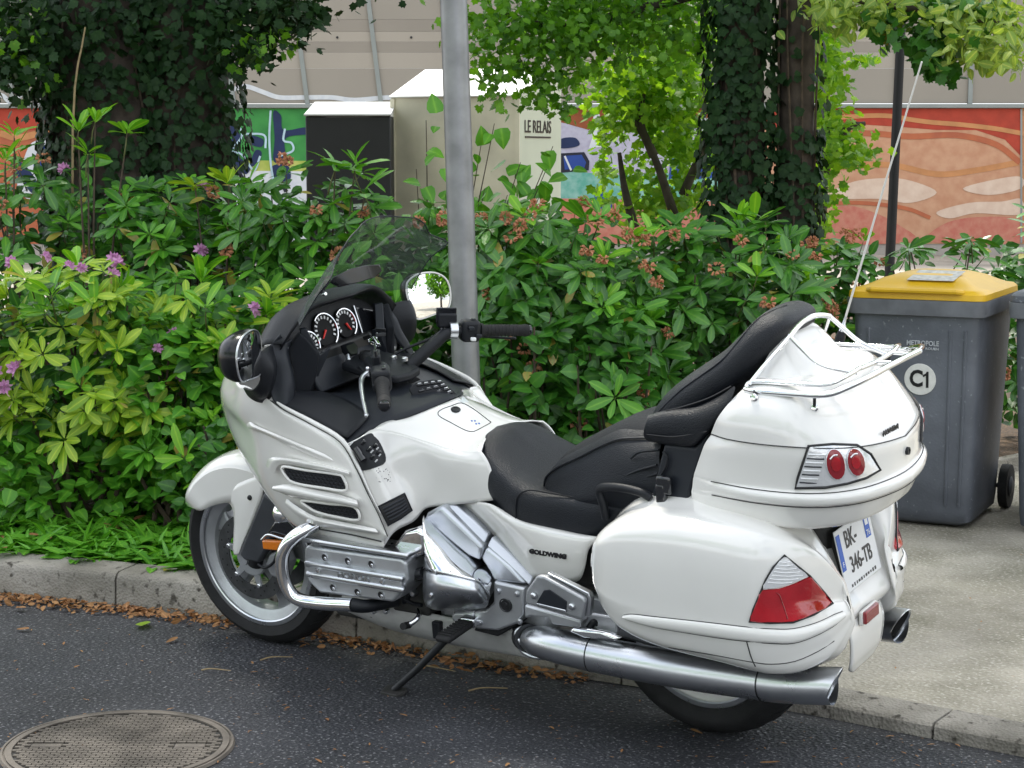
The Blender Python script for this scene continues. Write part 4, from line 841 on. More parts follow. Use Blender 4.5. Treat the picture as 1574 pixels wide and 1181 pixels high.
# backrest: rounded pad leaning back
def ring(x, z, tx, wy, tilt, n=20, p=2.6):
    o = []
    for k in range(n):
        a = 2*math.pi*k/n; c, s_ = math.cos(a), math.sin(a)
        dx = math.copysign(abs(c)**(2/p), c)*tx; dy = math.copysign(abs(s_)**(2/p), s_)*wy
        o.append(V3(x+dx*math.cos(tilt), dy, z+dx*math.sin(tilt)))
    return o
bk = [ring(.055, .935, .045, .185, .9), ring(.005, .978, .062, .196, .88), ring(-.055, 1.022, .066, .20, .85), ring(-.120, 1.066, .066, .196, .78), ring(-.180, 1.112, .064, .184, .66), ring(-.228, 1.164, .060, .166, .5), ring(-.262, 1.208, .056, .142, .4), ring(-.284, 1.238, .046, .112, .35), ring(-.294, 1.252, .024, .07, .35), ring(-.296, 1.255, 1e-6, 1e-6, .35)]
bkr = surf('backrest', bk, 'leather', B, nu=2, nv=4, cu=True, sharp=60)
Tb = bvh(bkr)
tube('seat_piping', hits(Tb, 6, [(880, 590), (945, 525), (1010, 468), (1090, 412), (1180, 345), (1245, 272), (1290, 215), (1340, 160), (1400, 122), (1480, 90)], .0008), .0022, 'leather', bkr, n=6, interp=3)
for s in (1, -1):
    g = lambda L: [V3(p.x, s*p.y, p.z) for p in Q(6, L)]
    arm = surf('armrest_pod', [g([(835, 600, .20), (930, 575, .20), (1060, 560, .205), (1170, 510, .205), (1235, 465, .205)]), g([(835, 610, .235), (930, 590, .24), (1060, 580, .245), (1175, 535, .245), (1240, 480, .24)]),
                               g([(822, 650, .25), (930, 640, .257), (1050, 635, .262), (1150, 600, .262), (1210, 555, .255)]), g([(815, 695, .248), (930, 710, .255), (1040, 715, .26), (1090, 690, .26), (1150, 640, .255)]),
                               g([(840, 722, .225), (930, 740, .23), (1035, 748, .235), (1085, 715, .24), (1110, 690, .24)]), g([(860, 715, .17), (940, 730, .18), (1040, 735, .19), (1080, 700, .2), (1100, 680, .2)])], 'leather', B, nu=4, nv=4, sharp=60)
    seam(g([(920, 580, .247), (1000, 560, .247), (1120, 520, .248), (1222, 466, .242)]), arm, r=.002, name='pod_seam', m='mesh_black')
    seam(g([(830, 690, .252), (960, 700, .26), (1110, 675, .262)]), arm, r=.0018, name='pod_seam', m='mesh_black')
    # dark filler between seat and trunk, with strap buckle
    fil = prism('trunk_bracket', g([(910, 735, .235), (1050, 752, .24), (1112, 688, .245), (1080, 800, .25), (1030, 960, .258), (1008, 1068, .258), (880, 1020, .25), (850, 985, .245), (880, 850, .24)]), (0, -s*.10, 0), 'slate_plastic', B, bevel=.008)
    seam(g([(905, 770, .246), (925, 800, .247), (915, 850, .248), (880, 900, .25)]), fil, r=.004, name='cable', m='black_plastic')
    seam(g([(880, 1000, .262), (890, 1060, .264), (905, 1072, .264), (930, 1050, .262)]), fil, r=.004, name='cable', m='black_plastic')
    mk('strap_buckle', *join(box_data(g([(912, 925, .262)])[0], (.045, .02, .05)), box_data(g([(900, 975, .262)])[0], (.03, .022, .07))), 'gloss_black', fil, bevel=.006)
    tube('grab_rail', g([(640, 1080, .225), (625, 1010, .235), (608, 950, .24), (640, 935, .25), (720, 940, .262), (800, 960, .265), (850, 985, .258)]), .012, 'black_plastic', B, n=12, interp=4)

# ---------------- trunk
tb_plan = [(-.100, .262), (-.18, .288), (-.30, .302), (-.415, .300), (-.50, .264), (-.556, .195), (-.586, .10), (-.595, 0)]
def lev(dz, inset, z, zr=None, k=1.):
    o = []
    for i, (x, y) in enumerate(tb_plan):
        f = i/7; zz = z if zr is None else z+(zr-z)*max(0, (f-.45)/.55)**1.2
        n_ = Vector((x+.25, y*1.1, 0)); n_.normalize(); ins = inset*(0 if i == 0 and inset < 0 else .25 if i == 1 and inset < -.003 else 1); o.append(V3(x-n_.x*ins+dz*(1, .75, .3, 0, 0, 0, 0, 0)[i], max(0, y-n_.y*ins), zz))
    return o
low = [lev(.009, .10, .735, .735), lev(.009, .03, .742, .748), lev(.004, .012, .765, .772), lev(-.004, .0, .80, .795), lev(-.006, -.006, .812, .804), lev(-.008, -.016, .820, .808), lev(-.011, -.018, .838, .828), lev(-.014, -.008, .848, .84), lev(-.016, -.002, .856, .85), lev(-.034, -.002, .90, .885), lev(-.052, -.003, .94, .915), lev(-.072, 0, .966, .928)]
tb = surf('trunk_body', low, 'white_paint', B, nu=4, nv=3, sym=True, sharp=50)
seam([v+V3(0, .0, .0) for v in lev(-.072, -.0025, .968, .930)], tb); seam([V3(v.x, -v.y, v.z) for v in lev(-.072, -.0025, .968, .930)], tb)
for zz, zr in ((.812, .80), (.849, .841)):
    L = [v for v in lev(0, -.0085, zz, zr)][1:]
    seam(L+[V3(v.x, -v.y, v.z) for v in reversed(L[:-1])], tb, r=.0014)
lid = [[(-.172, .262, .970), (-.234, .289, .969), (-.322, .302, .968), (-.415, .300, .963), (-.50, .264, .957), (-.556, .195, .945), (-.586, .10, .934), (-.595, 0, .930)],
       [(-.196, .266, 1.015), (-.25, .284, 1.017), (-.33, .295, 1.016), (-.418, .288, 1.010), (-.484, .250, .998), (-.534, .182, .985), (-.562, .092, .977), (-.570, 0, .973)],
       [(-.228, .252, 1.058), (-.27, .265, 1.062), (-.34, .272, 1.062), (-.415, .262, 1.056), (-.468, .222, 1.040), (-.508, .156, 1.028), (-.530, .08, 1.022), (-.537, 0, 1.019)],
       [(-.255, .225, 1.088), (-.295, .232, 1.091), (-.35, .235, 1.091), (-.41, .222, 1.087), (-.448, .185, 1.074), (-.474, .128, 1.065), (-.488, .065, 1.060), (-.493, 0, 1.058)],
       [(-.272, .17, 1.104), (-.305, .175, 1.106), (-.35, .175, 1.107), (-.40, .162, 1.105), (-.435, .13, 1.099), (-.458, .09, 1.094), (-.468, .045, 1.091), (-.472, 0, 1.09)],
       [(-.285, .0, 1.112), (-.31, .0, 1.114), (-.34, .0, 1.115), (-.37, 0, 1.112), (-.395, 0, 1.108), (-.41, 0, 1.105), (-.42, 0, 1.102), (-.43, 0, 1.10)]]
tl = surf('trunk_lid', [[V3(*p) for p in r] for r in lid], 'white_paint', B, nu=4, nv=5, sym=True, sharp=50)
hump = [[V3(-.255, .20, 1.075), V3(-.30, .205, 1.085), V3(-.37, .20, 1.095), V3(-.44, .165, 1.10), V3(-.49, .11, 1.10), V3(-.50, 0, 1.10)],
        [V3(-.27, .17, 1.13), V3(-.31, .175, 1.14), V3(-.37, .165, 1.135), V3(-.425, .135, 1.125), V3(-.46, .09, 1.118), V3(-.47, 0, 1.118)],
        [V3(-.29, .125, 1.185), V3(-.325, .13, 1.195), V3(-.365, .125, 1.18), V3(-.405, .10, 1.155), V3(-.43, .06, 1.145), V3(-.44, 0, 1.145)],
        [V3(-.315, .075, 1.220), V3(-.335, .078, 1.226), V3(-.36, .07, 1.21), V3(-.385, .055, 1.185), V3(-.405, .035, 1.175), V3(-.41, 0, 1.175)],
        [V3(-.325, .0, 1.226), V3(-.34, .0, 1.228), V3(-.36, .0, 1.214), V3(-.38, .0, 1.19), V3(-.39, .0, 1.185), V3(-.40, 0, 1.18)]]
hump = [[V3(-.280+(p.x+.285)*.68, p.y*.90, p.z if k == 0 else 1.095+(p.z-1.095)*.80) for p in r] for k, r in enumerate(hump)]
surf('trunk_lid_fin', hump, 'white_paint', tl, nu=4, nv=4, sym=True, sharp=50)
# trunk corner lamps, moulded to the body
Tt = bvh(tb, tl)
la = decal('trunk_tail_lamp', Tt, 7, [(872, 884), (1000, 876), (1130, 882), (1200, 925), (1252, 1008), (1180, 1048), (1080, 1078), (960, 1100), (800, 1104), (815, 1050), (842, 970)], .006, 'lamp_chrome', B, 0)
Tla = bvh(la)
tube('lamp_gasket', hits(Tt, 7, [(868, 880), (1000, 871), (1130, 877), (1204, 922), (1257, 1010), (1180, 1053), (1080, 1083), (960, 1106), (795, 1109), (812, 1050), (838, 970)], .004), .0038, 'mesh_black', la, n=6, closed=True)
for cx, cy, rx, ry in ((1016, 980, 50, 82), (1126, 968, 46, 74)):
    lens = decal('tail_bulb_lens', Tla, 7, [(cx+rx*math.cos(R(a_))+.12*ry*math.sin(R(a_)), cy+ry*math.sin(R(a_))) for a_ in range(0, 360, 20)], .005, 'red_deep', la, 0)
    tube('lens_ring', hits(Tla, 7, [(cx+rx*math.cos(R(a_))+.12*ry*math.sin(R(a_)), cy+ry*math.sin(R(a_))) for a_ in range(0, 360, 18)], .002), .002, 'lamp_chrome', la, n=6, closed=True)
    Tn = bvh(lens); decal('lens_bright_core', Tn, 7, [(cx+4+rx*.55*math.cos(R(a_)), cy+ry*.5*math.sin(R(a_))) for a_ in range(0, 360, 24)], .002, 'red_lens', la, 0); tube('lens_glint', hits(Tn, 7, [(cx-rx*.6, cy-ry*.35), (cx-rx*.2, cy-ry*.6), (cx+rx*.2, cy-ry*.62)], .0015), .0022, 'lamp_chrome', la, n=5, interp=3)  # brighter inner disc and pale arc painted on as gradient and highlight
for k in range(8):
    y = 925+k*22; x0 = np.interp(y, [884, 970, 1104], [880, 852, 812]); tube('lens_flute', hits(Tla, 7, [(x0, y), (x0+45, y+3), (x0+95, y+4)], .0008), .0020, 'slate_plastic' if k % 2 else 'ink_white', la, n=5)
l2 = mirror(la)
for c_ in list(la.children): m_ = mirror(c_); m_.parent = l2
# trunk lock and badge
kp_ = lev(0, -.003, .90, .885)[-1]
lathe('trunk_lock', [(0, .002), (.005, .002), (.006, .004), (.010, .004), (.011, -.004)], V3(kp_.x-.002, -.005, .888), (-1, 0, 0), 'dark_metal', tb, n=16)
Tl = bvh(tl); bq, be = hit(Tl, 7, 1268, 818, .002), hit(Tl, 7, 1358, 768, .002)
text_mesh('trunk_badge', 'HONDA', .021, 'badge', tl, frame((bq+be)/2+V3(-.002, 0, 0), be-bq, V3(-.25, 0, 1)), extrude=.002, sx=1.1, bold=.0008)

# ---------------- chrome luggage rack
rk = empty('luggage_rack', parent=B)
def rq(L): return [q(11, *t) for t in L]
rr_ = .0075
for s in (1, -1):
    g = lambda L: [V3(x, s*y, z) for x, y, z in L]
    tube('rack_rail', g([(-.262, .23, 1.088), (-.30, .243, 1.088), (-.40, .247, 1.09), (-.49, .243, 1.093), (-.535, .215, 1.108), (-.575, .16, 1.127), (-.615, .08, 1.148), (-.640, .0, 1.158)]), rr_*1.1, 'chrome', rk, n=12, interp=5)
    tube('rack_rail', g([(-.262, .23, 1.088), (-.275, .215, 1.104), (-.38, .215, 1.107), (-.475, .208, 1.110), (-.515, .17, 1.125), (-.53, .12, 1.135)]), rr_*.85, 'chrome', rk, n=12, interp=5)
    tube('rack_hoop', g([(-.268, .222, 1.098), (-.290, .185, 1.135), (-.322, .145, 1.180), (-.340, .122, 1.206)]), rr_*.85, 'chrome', rk, n=12, interp=4)
    h1, h2 = q(0, 1258, 562, .13), q(0, 1318, 574, .10)
    tube('rack_hoop', g([(-.340, .122, 1.206), tuple(V3(-.340, .122, 1.206).lerp(h1, .45)), tuple(V3(-.340, .122, 1.206).lerp(h1, .85)), tuple(h1.lerp(h2, .18)), tuple(h1.lerp(h2, .6)), tuple(h2)]), rr_*.85, 'chrome', rk, n=12, interp=3)
    for x, y, fx, fy in ((1160, 601, 1160, 613), (1252, 606, 1251, 628)):
        f0, f1 = q(0, x, y, .247), hit(Tl, 0, fx, fy, .004); g1 = lambda p: V3(p.x, s*p.y, p.z)
        st = tube('rack_post', [g1(f0), g1(f1)], .0042, 'dark_metal', rk, n=10)
        lathe('post_foot', [(0, .006), (.007, .005), (.011, .001), (.011, -.004)], g1(f1), (0, s, .3), 'chrome', st, n=16)
tube('rack_hoop', [V3(-.340, .122, 1.206), V3(-.338, .08, 1.218), V3(-.336, .03, 1.226), V3(-.336, -.03, 1.226), V3(-.338, -.08, 1.218), V3(-.340, -.122, 1.206)], rr_, 'chrome', rk, n=12, interp=4)
tube('rack_cross_bar', [V3(-.53, .12, 1.133), V3(-.545, .05, 1.136), V3(-.545, -.05, 1.136), V3(-.53, -.12, 1.133)], rr_*.85, 'chrome', rk, n=12, interp=4)
tube('rack_cross_bar', [V3(-.585, .14, 1.130), V3(-.60, 0, 1.135), V3(-.585, -.14, 1.130)], rr_*.8, 'chrome', rk, n=12, interp=4)
for y in (.05, -.05): tube('rack_strut', [V3(-.545, y, 1.136), V3(-.60, y, 1.135)], rr_*.7, 'chrome', rk, n=10)
# ---------------- whip aerial on the far side
ab = q(11, 820, 300, -.24); a1 = q(11, 865, 130, -.24); a2 = q(0, 1417, 95, -.22)
ae = tube('aerial', [ab, ab.lerp(a1, .55), ab.lerp(a1, .6), a1], [.010, .008, .005, .003], 'dull_chrome', B, n=10)
tube('aerial_whip', [a1, a1.lerp(a2, .5)+V3(0, .004, 0), a2], [.0034, .003, .0024], 'white_satin', ae, n=6)
lathe('aerial_base', [(.012, -.12), (.014, 0), (.010, .02)], ab, a1-ab, 'black_plastic', ae, n=14)

# ---------------- saddlebags
def bag(s):
    # stations along x: outer half width, inner half width, bottom z, top z, belly z
    st = [(.168, .345, .20, .56, .635, 0), (.152, .372, .20, .505, .680, 0), (.115, .392, .20, .455, .715, 0), (.06, .403, .20, .420, .745, 0), (-.03, .410, .19, .398, .765, 0), (-.12, .413, .18, .388, .774, 0), (-.22, .413, .17, .381, .774, 0),
          (-.305, .410, .16, .371, .768, .01), (-.352, .397, .155, .363, .760, .02), (-.395, .362, .15, .362, .742, .05), (-.428, .318, .15, .372, .716, .07), (-.453, .265, .15, .390, .676, .07), (-.467, .21, .145, .420, .625, .05), (-.474, .16, .13, .450, .575, .02)]
    rows = []
    for x, yo, yi, zb, zt, dr in st:
        h = zt-zb; wd = yo-yi; e = min(.05, wd*.35)
        P = [(yi, zt-.002-dr), (yi+wd*.45, zt-dr*.5), (yo-wd*.22, zt-h*.035), (yo-wd*.07, zt-h*.13), (yo-.004, zt-h*.28), (yo, zt-h*.45), (yo+.001, max(zb+h*.36, min(.535, zt-h*.5))), (yo+.001, zb+h*.28), (yo-.008, zb+h*.15), (yo-wd*.10, zb+h*.05), (yo-wd*.28, zb), (yi, zb+.002)]
        k_ = np.interp(x, [-.45, -.34], [.022, 0.]); rows.append([V3(x-(k_ if i >= 7 else k_*.4 if i == 6 else 0), s*y, z) for i, (y, z) in enumerate(P)])
    fr_ = rows[0]; c = sum(fr_, Vector())/len(fr_)
    rows = [[c+(p-c)*.35+V3(.014, 0, 0) for p in fr_], [c+(p-c)*.8+V3(.010, 0, 0) for p in fr_]]+rows
    er_ = rows[-1]; c = sum(er_, Vector())/len(er_); rows += [[c+(p-c)*.75-V3(.004, 0, 0) for p in er_], [c+(p-c)*.3-V3(.005, 0, 0) for p in er_]]
    bg_ = surf('saddlebag', rows, 'white_paint', B, nu=4, nv=4, cu=True, sharp=55)
    return bg_, st
RB = []
for s in (1, -1):
    bg_, st = bag(s)
    for m_ in RB: m_.parent = bg_
    if s < 0: continue
    Tg = bvh(bg_)
    up_ = [(222, 578), (260, 574), (350, 584), (500, 600), (640, 616), (740, 628), (850, 637), (950, 637), (1050, 612), (1125, 578), (1166, 562)]; lo_ = [(222, 586), (260, 604), (350, 630), (500, 656), (640, 678), (740, 690), (850, 700), (955, 700), (1050, 668), (1125, 628), (1170, 592)]
    rw = [[hit(Tg, 8, u_[0]+(l_[0]-u_[0])*f, u_[1]+(l_[1]-u_[1])*f, o_) for u_, l_ in zip(up_, lo_)] for f, o_ in ((0, -.001), (.10, .006), (.45, .010), (.85, .008), (1, -.001))]
    stp = surf('rub_strip', rw, 'white_paint', bg_, nu=4, nv=3, sharp=60)
    for L_ in (up_, lo_): tube('panel_gap', hits(Tg, 8, L_, .0004), .0014, 'mesh_black', bg_, n=5, interp=4)
    jn = [tube('panel_gap', hits(Tg, 8, [(752, 690), (760, 720), (772, 760), (790, 800)], .0004), .0018, 'mesh_black', bg_, n=5, interp=3),
          tube('panel_gap', hits(Tg, 8, [(300, 690), (420, 718), (620, 752), (770, 780), (860, 790), (960, 778), (1060, 735), (1130, 690)], .0004), .0013, 'mesh_black', bg_, n=5, interp=3)]
    # wrap-round tail lamp: clear indicator above, red below
    rl = decal('saddlebag_tail_lamp', Tg, 8, [(816, 470), (798, 510), (780, 555), (768, 603), (850, 607), (950, 605), (1040, 572), (1118, 527), (1085, 480), (1040, 428), (1022, 412), (970, 436), (890, 464)], .006, 'red_lens', B, 2)
    il = decal('indicator_lens', Tg, 8, [(820, 462), (836, 425), (868, 372), (912, 326), (936, 340), (975, 375), (1014, 408), (960, 432), (890, 456)], .0065, 'clear_lens', rl, 2)
    tube('lamp_gasket', hits(Tg, 8, [(816, 470), (780, 555), (764, 605), (850, 611), (950, 609), (1040, 576), (1122, 528), (1085, 480), (1022, 408), (975, 370), (914, 320), (866, 370), (834, 425)], .003), .003, 'mesh_black', rl, n=6, closed=True)
    Ti = bvh(il)
    for k in range(7):
        y = 345+k*15.; x0, x1 = np.interp(y, [326, 372, 425, 462], [905, 872, 840, 826]), np.interp(y, [326, 375, 408, 440], [920, 972, 1005, 945])
        tube('lens_flute', [hit(Ti, 8, x0+(x1-x0)*f, y+6*math.sin(f*3.1), .0006) for f in (.06, .3, .55, .8, .95)], .0012, 'ink_white', rl, n=4)
    tube('lens_rib', hits(bvh(rl), 8, [(800, 478), (880, 480), (905, 520), (930, 596)], .0005), .0012, 'red_deep', rl, n=4, interp=3)
    for c_ in list(bg_.children): m_ = mirror(c_); RB.append(m_)
    r2 = mirror(rl)
    for c_ in [c for c in rl.children]: m_ = mirror(c_); m_.parent = r2
# ---------------- rear centre: fender, plate, flap
rf = [[V3(-.30, .0, .76), V3(-.30, .10, .755), V3(-.30, .17, .74), V3(-.30, .24, .72)], [V3(-.375, .0, .70), V3(-.38, .10, .695), V3(-.375, .16, .68), V3(-.36, .24, .66)], [V3(-.41, .0, .60), V3(-.42, .10, .60), V3(-.425, .16, .60), V3(-.40, .24, .59)], [V3(-.43, 0, .51), V3(-.45, .10, .51), V3(-.47, .16, .51), V3(-.44, .24, .51)],
      [V3(-.462, 0, .455), V3(-.475, .09, .455), V3(-.485, .16, .455), V3(-.45, .24, .45)], [V3(-.462, 0, .42), V3(-.465, .09, .42), V3(-.468, .15, .425), V3(-.44, .22, .42)]]
surf('rear_fender', rf, 'white_paint', B, nu=4, nv=4, sym=True, solid=.004)
mf = [[V3(-.462, y, .435) for y in (-.105, -.055, 0, .055, .105)], [V3(-.475, y*1.05, .38) for y in (-.105, -.055, 0, .055, .105)], [V3(-.462, y*1.0, .31) for y in (-.105, -.055, 0, .055, .105)], [V3(-.445, y*.85, .268) for y in (-.105, -.055, 0, .055, .105)], [V3(-.43, y*.55, .25) for y in (-.105, -.055, 0, .055, .105)]]
mf[3] = [V3(-.462, y*.93, .292) for y in (-.105, -.055, 0, .055, .105)]; mf[4] = [V3(-.455, y*.6, .272) for y in (-.105, -.055, 0, .055, .105)]
mf[2] = [V3(-.47, y, .32) for y in (-.105, -.055, 0, .055, .105)]
surf('mud_flap', mf, 'white_paint', B, nu=3, nv=4, solid=.005)
box('rear_reflector', (-.484, 0, .424), (.012, .088, .034), 'red_deep', B, bevel=.003)
box('reflector_mount', (-.476, 0, .424), (.010, .104, .040), 'white_satin', B, bevel=.004)
pc_ = V3(-.452, 0, .598); pu = V3(.20, 0, 1).normalized(); px_ = V3(0, -1, 0)
MP = frame(pc_, px_, pu)
def pbox(name, x, y, w_, h, d, m_, par, z=0, bevel=.0): return box(name, MP @ V3(x, y, z), (w_, h, d), m_, par, rot=MP.to_3x3(), bevel=bevel)
pl_ = pbox('number_plate', 0, 0, .225, .172, .004, 'plate_white', B, bevel=.002)
pbox('plate_country_band', -.1, .024, .022, .098, .001, 'ink_blue', pl_, z=.0028)
pbox('plate_region_band', .078, .047, .030, .066, .001, 'ink_blue', pl_, z=.0028)
text_mesh('plate_characters', 'BK-', .066, 'ink_black', pl_, MP @ Matrix.Translation((-.028, .046, .003)), extrude=.0006, sx=.74, bold=.0006)
text_mesh('plate_characters', '346-TB', .062, 'ink_black', pl_, MP @ Matrix.Translation((.006, -.024, .003)), extrude=.0006, sx=.74, bold=.0006)
text_mesh('plate_band_print', 'F', .020, 'ink_white', pl_, MP @ Matrix.Translation((-.1, -.008, .0036)), extrude=.0004)
text_mesh('plate_band_print', '76', .022, 'ink_white', pl_, MP @ Matrix.Translation((.078, .026, .0036)), extrude=.0004)
pbox('plate_band_mark', .078, .058, .018, .020, .0006, 'ink_white', pl_, z=.0034)
random.seed(9)
for k in range(11): pbox('plate_small_print', -.075+.015*k, -.073, .005+.006*random.random(), .006+.004*random.random(), .0006, 'ink_black', pl_, z=.0026)
box('plate_bracket', pc_+V3(.035, 0, 0), (.05, .14, .12), 'grimy', B, bevel=.01)
box('plate_lamp', (-.43, 0, .70), (.05, .09, .025), 'black_plastic', B, bevel=.006)
# ================================================================== bins, poles, containers, building
ground_mat('bin_grey', (.135, .148, .175), (.085, .094, .112), (.27, .29, .31), 3.5, 42, .55, .12, 90, .66)
mat('bin_rim', (.17, .18, .20), .6, var=.35, vscale=9)
mat('bin_yellow', (.72, .43, .015), .42, var=.12, vscale=8)
mat('paper', (.62, .60, .56), .6, var=.35, vscale=40)
mat('old_sticker', (.78, .78, .75), .55, var=.12, vscale=40)
mat('galv', (.30, .305, .315), .42, metal=.55, var=.28, vscale=9, bump=.1, bscale=90)
mat('black_pole', (.009, .010, .011), .5, spec=.25, var=.2, vscale=6)
mat('container_cream', (.78, .72, .57), .65, var=.25, vscale=3, bump=.1, bscale=30)
mat('container_roof', (.72, .72, .70), .5, var=.06, vscale=9)
mat('container_side', (.60, .64, .50), .6, var=.06, vscale=3)
mat('lid_grey', (.42, .43, .43), .6, var=.15, vscale=6)
mat('box_black', (.018, .019, .021), .6, var=.2, vscale=4)
mat('faint_ink', (.10, .085, .07), .8)
hr = lambda v: Vector((v.x, v.y, 0)).normalized()
def make_bin(C, er, ed, name, label, lid_m):
    """C: near right bottom corner; er points right, ed away"""
    wb, db, wt, dt, h = .485, .56, .545, .70, .95
    o = C-er*wb/2+ed*db/2
    root = empty(name, o, label=label, cat='bin', group='wheeled waste bins')
    X, Y = er, ed
    def P(x, y, z): return X*x+Y*y+Vector((0, 0, z))
    def sect(f, z, grow=0., r=.045, n=5):
        w2 = (wb+(wt-wb)*f)/2+grow; d2 = (db+(dt-db)*f)/2+grow; out = []
        for (sx, sy, a0) in ((1, 1, 0), (-1, 1, 90), (-1, -1, 180), (1, -1, 270)):
            for k in range(n): a = R(a0+90*k/(n-1)); out.append(P(sx*(w2-r)+math.cos(a)*r, sy*(d2-r)+math.sin(a)*r, z))
        return out
    rows = [sect(.0, .012, -.03), sect(0, .03, -.004), sect(.05, .08), sect(.35, .35), sect(.7, .65), sect(.98, .92)]
    V = [v for r_ in rows for v in r_]; n = len(rows[0]); F = [(i*n+k, i*n+(k+1) % n, (i+1)*n+(k+1) % n, (i+1)*n+k) for i in range(len(rows)-1) for k in range(n)]+[tuple(range(n-1, -1, -1))]
    body = mk('bin_body', V, F, 'bin_grey', root, sharp=50)
    rows = [sect(1, .915, .002), sect(1, .92, .022), sect(1, .972, .026), sect(1, .985, .026), sect(1, .985, -.01)]
    V = [v for r_ in rows for v in r_]; F = [(i*n+k, i*n+(k+1) % n, (i+1)*n+(k+1) % n, (i+1)*n+k) for i in range(len(rows)-1) for k in range(n)]
    mk('bin_rim', V, F, 'bin_rim', root, sharp=30)
    # raised ribs on the front
    yb = lambda z: -(db+(dt-db)*(z-.03)/.9)/2-.001
    for x in (-.19, .145, .205): mk('bin_rib', *tube_data([P(x*.95, yb(.10), .10), P(x*1.05, yb(.86), .86)], .007, 6), 'bin_grey', body)
    # domed lid
    rows = []
    for f, zz, g in ((1, .987, .022), (1, 1.012, .020), (1, 1.026, .005), (1, 1.03, -.02)): rows.append(sect(f, zz, g, r=.05))
    for k in (.9, .75, .5, .25, .02):
        base = sect(1, 1.03, -.035, r=.05); c = P(0, 0, 1.03); rows.append([c+(b-c)*k+Vector((0, 0, .062*(1-k**3))) for b in base])
    V = [v for r_ in rows for v in r_]; F = [(i*n+k, i*n+(k+1) % n, (i+1)*n+(k+1) % n, (i+1)*n+k) for i in range(len(rows)-1) for k in range(n)]+[tuple((len(rows)-1)*n+k for k in range(n))]
    lid = mk('bin_lid', V, F, lid_m, root, sharp=40)
    mk('lid_handle', *join(tube_data([P(-.2, -.36, 1.02), P(-.18, -.385, 1.025), P(.18, -.385, 1.025), P(.2, -.36, 1.02)], .012, 8)), lid_m, lid)
    # axle and wheels at the back
    tube('axle', [P(-.27, db/2+.03, .1), P(.27, db/2+.03, .1)], .011, 'dark_metal', root, n=10)
    for sx in (-1, 1):
        lathe('wheel', [(0, .022), (.04, .022), (.05, .018), (.075, .02), (.098, .02), (.1, .0), (.098, -.02), (.05, -.018), (0, -.02)], P(sx*.275, db/2+.03, .1), X, 'rubber', root, n=28)
        lathe('wheel_hub', [(0, .03), (.03, .028), (.045, .021)], P(sx*.275, db/2+.03, .1), X*sx, 'bin_rim', root, n=20)
    tube('grab_handle', [P(-.22, dt/2+.03, .93), P(-.22, dt/2+.075, .96), P(.22, dt/2+.075, .96), P(.22, dt/2+.03, .93)], .014, 'bin_grey', root, n=8)
    return root, P, yb
Cb = on_ground(1490, 816, .042); h_ = hr(vray(1500, 600)); r_h = Vector((h_.y, -h_.x, 0)); a11 = R(12)
er, ed = r_h*math.cos(a11)-h_*math.sin(a11), h_*math.cos(a11)+r_h*math.sin(a11)
b1, P1, yb1 = make_bin(Cb, er, ed, 'wheeled_bin', 'grey wheeled bin with yellow lid and round C1 sticker', 'bin_yellow')
def bin_dec(x, z, dx=0): return P1(x, yb1(z)-.003, z)
Mb = lambda x, z, off=.003: frame(P1(x, yb1(z)-off, z), er, Vector((0, 0, 1))-ed*.075)
dsk = lathe('round_sticker', [(0, .0015), (.067, .0015), (.068, 0)], P1(.025, yb1(.645)-.002, .645), -ed-Vector((0, 0, .075)), 'old_sticker', b1, n=36)
Ms = Mb(.025, .645, .0052)
text_mesh('sticker_letters', 'C', .098, 'ink_black', b1, Ms @ Matrix.Translation((-.016, 0, 0)), extrude=.0006, sx=.85, bold=.003)
mk('sticker_letters', [Ms @ V3(x, y, .0006) for x, y in ((.026, -.035), (.037, -.035), (.037, .035), (.029, .035), (.024, .026), (.013, .020), (.013, .010), (.026, .017))], [tuple(range(8))], 'ink_black', b1, smooth=False)
mat('stencil', (.55, .58, .62), .6, var=.3, vscale=60)
text_mesh('bin_lettering', 'METROPOLE', .030, 'stencil', b1, Mb(.035, .80), extrude=.0006, sx=.82, bold=.0005)
text_mesh('bin_lettering', 'ROUEN', .014, 'stencil', b1, Mb(.075, .778), extrude=.0006, sx=1.2, bold=.0004)
mk('lid_label', [P1(-.06, -.27, 1.062), P1(.14, -.27, 1.062), P1(.15, -.09, 1.094), P1(-.05, -.09, 1.094)], [(0, 1, 2, 3)], 'paper', b1, smooth=False, solid=.001)
h2 = r_h
b2, P2_, _y = make_bin(Cb+er*.675+ed*.05, er, ed, 'wheeled_bin', 'second wheeled bin cut off by the right edge of the picture', 'bin_grey')

# --- lamp posts
def lamp_post(name, base, tilt, r0, r1, hgt, m, label, arm):
    up = (Vector((0, 0, 1))+tilt).normalized(); t = empty(name, base, label=label, cat='lamp post')
    tube('post', [Vector((0, 0, 0)), up*hgt*.5, up*hgt], [r0, (r0+r1)/2, r1], m, t, n=28)
    lathe('base_plate', [(0, .03), (r0*1.05, .03), (r0*1.1, .02), (r0*2.2, .016), (r0*2.2, 0)], (0, 0, 0), (0, 0, 1), m, t, n=28)
    e = up*hgt; tube('arm', [e, e+up*.25+arm*.1, e+up*.4+arm*.6, e+up*.45+arm*1.2], [r1, r1*.9, r1*.7, r1*.6], m, t, n=14, interp=4)
    h = e+up*.45+arm*1.45; V, F = box_data(h, (.55, .22, .1), frame((0, 0, 0), arm, Vector((0, 0, 1)).cross(arm)).to_3x3()); mk('lamp_head', V, F, m, t, bevel=.03)
    return t, up
p1 = at_depth(724, 6.85, .10)
lp, lu = lamp_post('lamp_post', p1, -RGT*.030, .055, .0415, 6., 'galv', 'thick grey metal lamp post standing right behind the motorcycle handlebar', RGT)
stk = CAMP+vray(712, 310)*((p1-CAMP).dot(FWD)-.062)
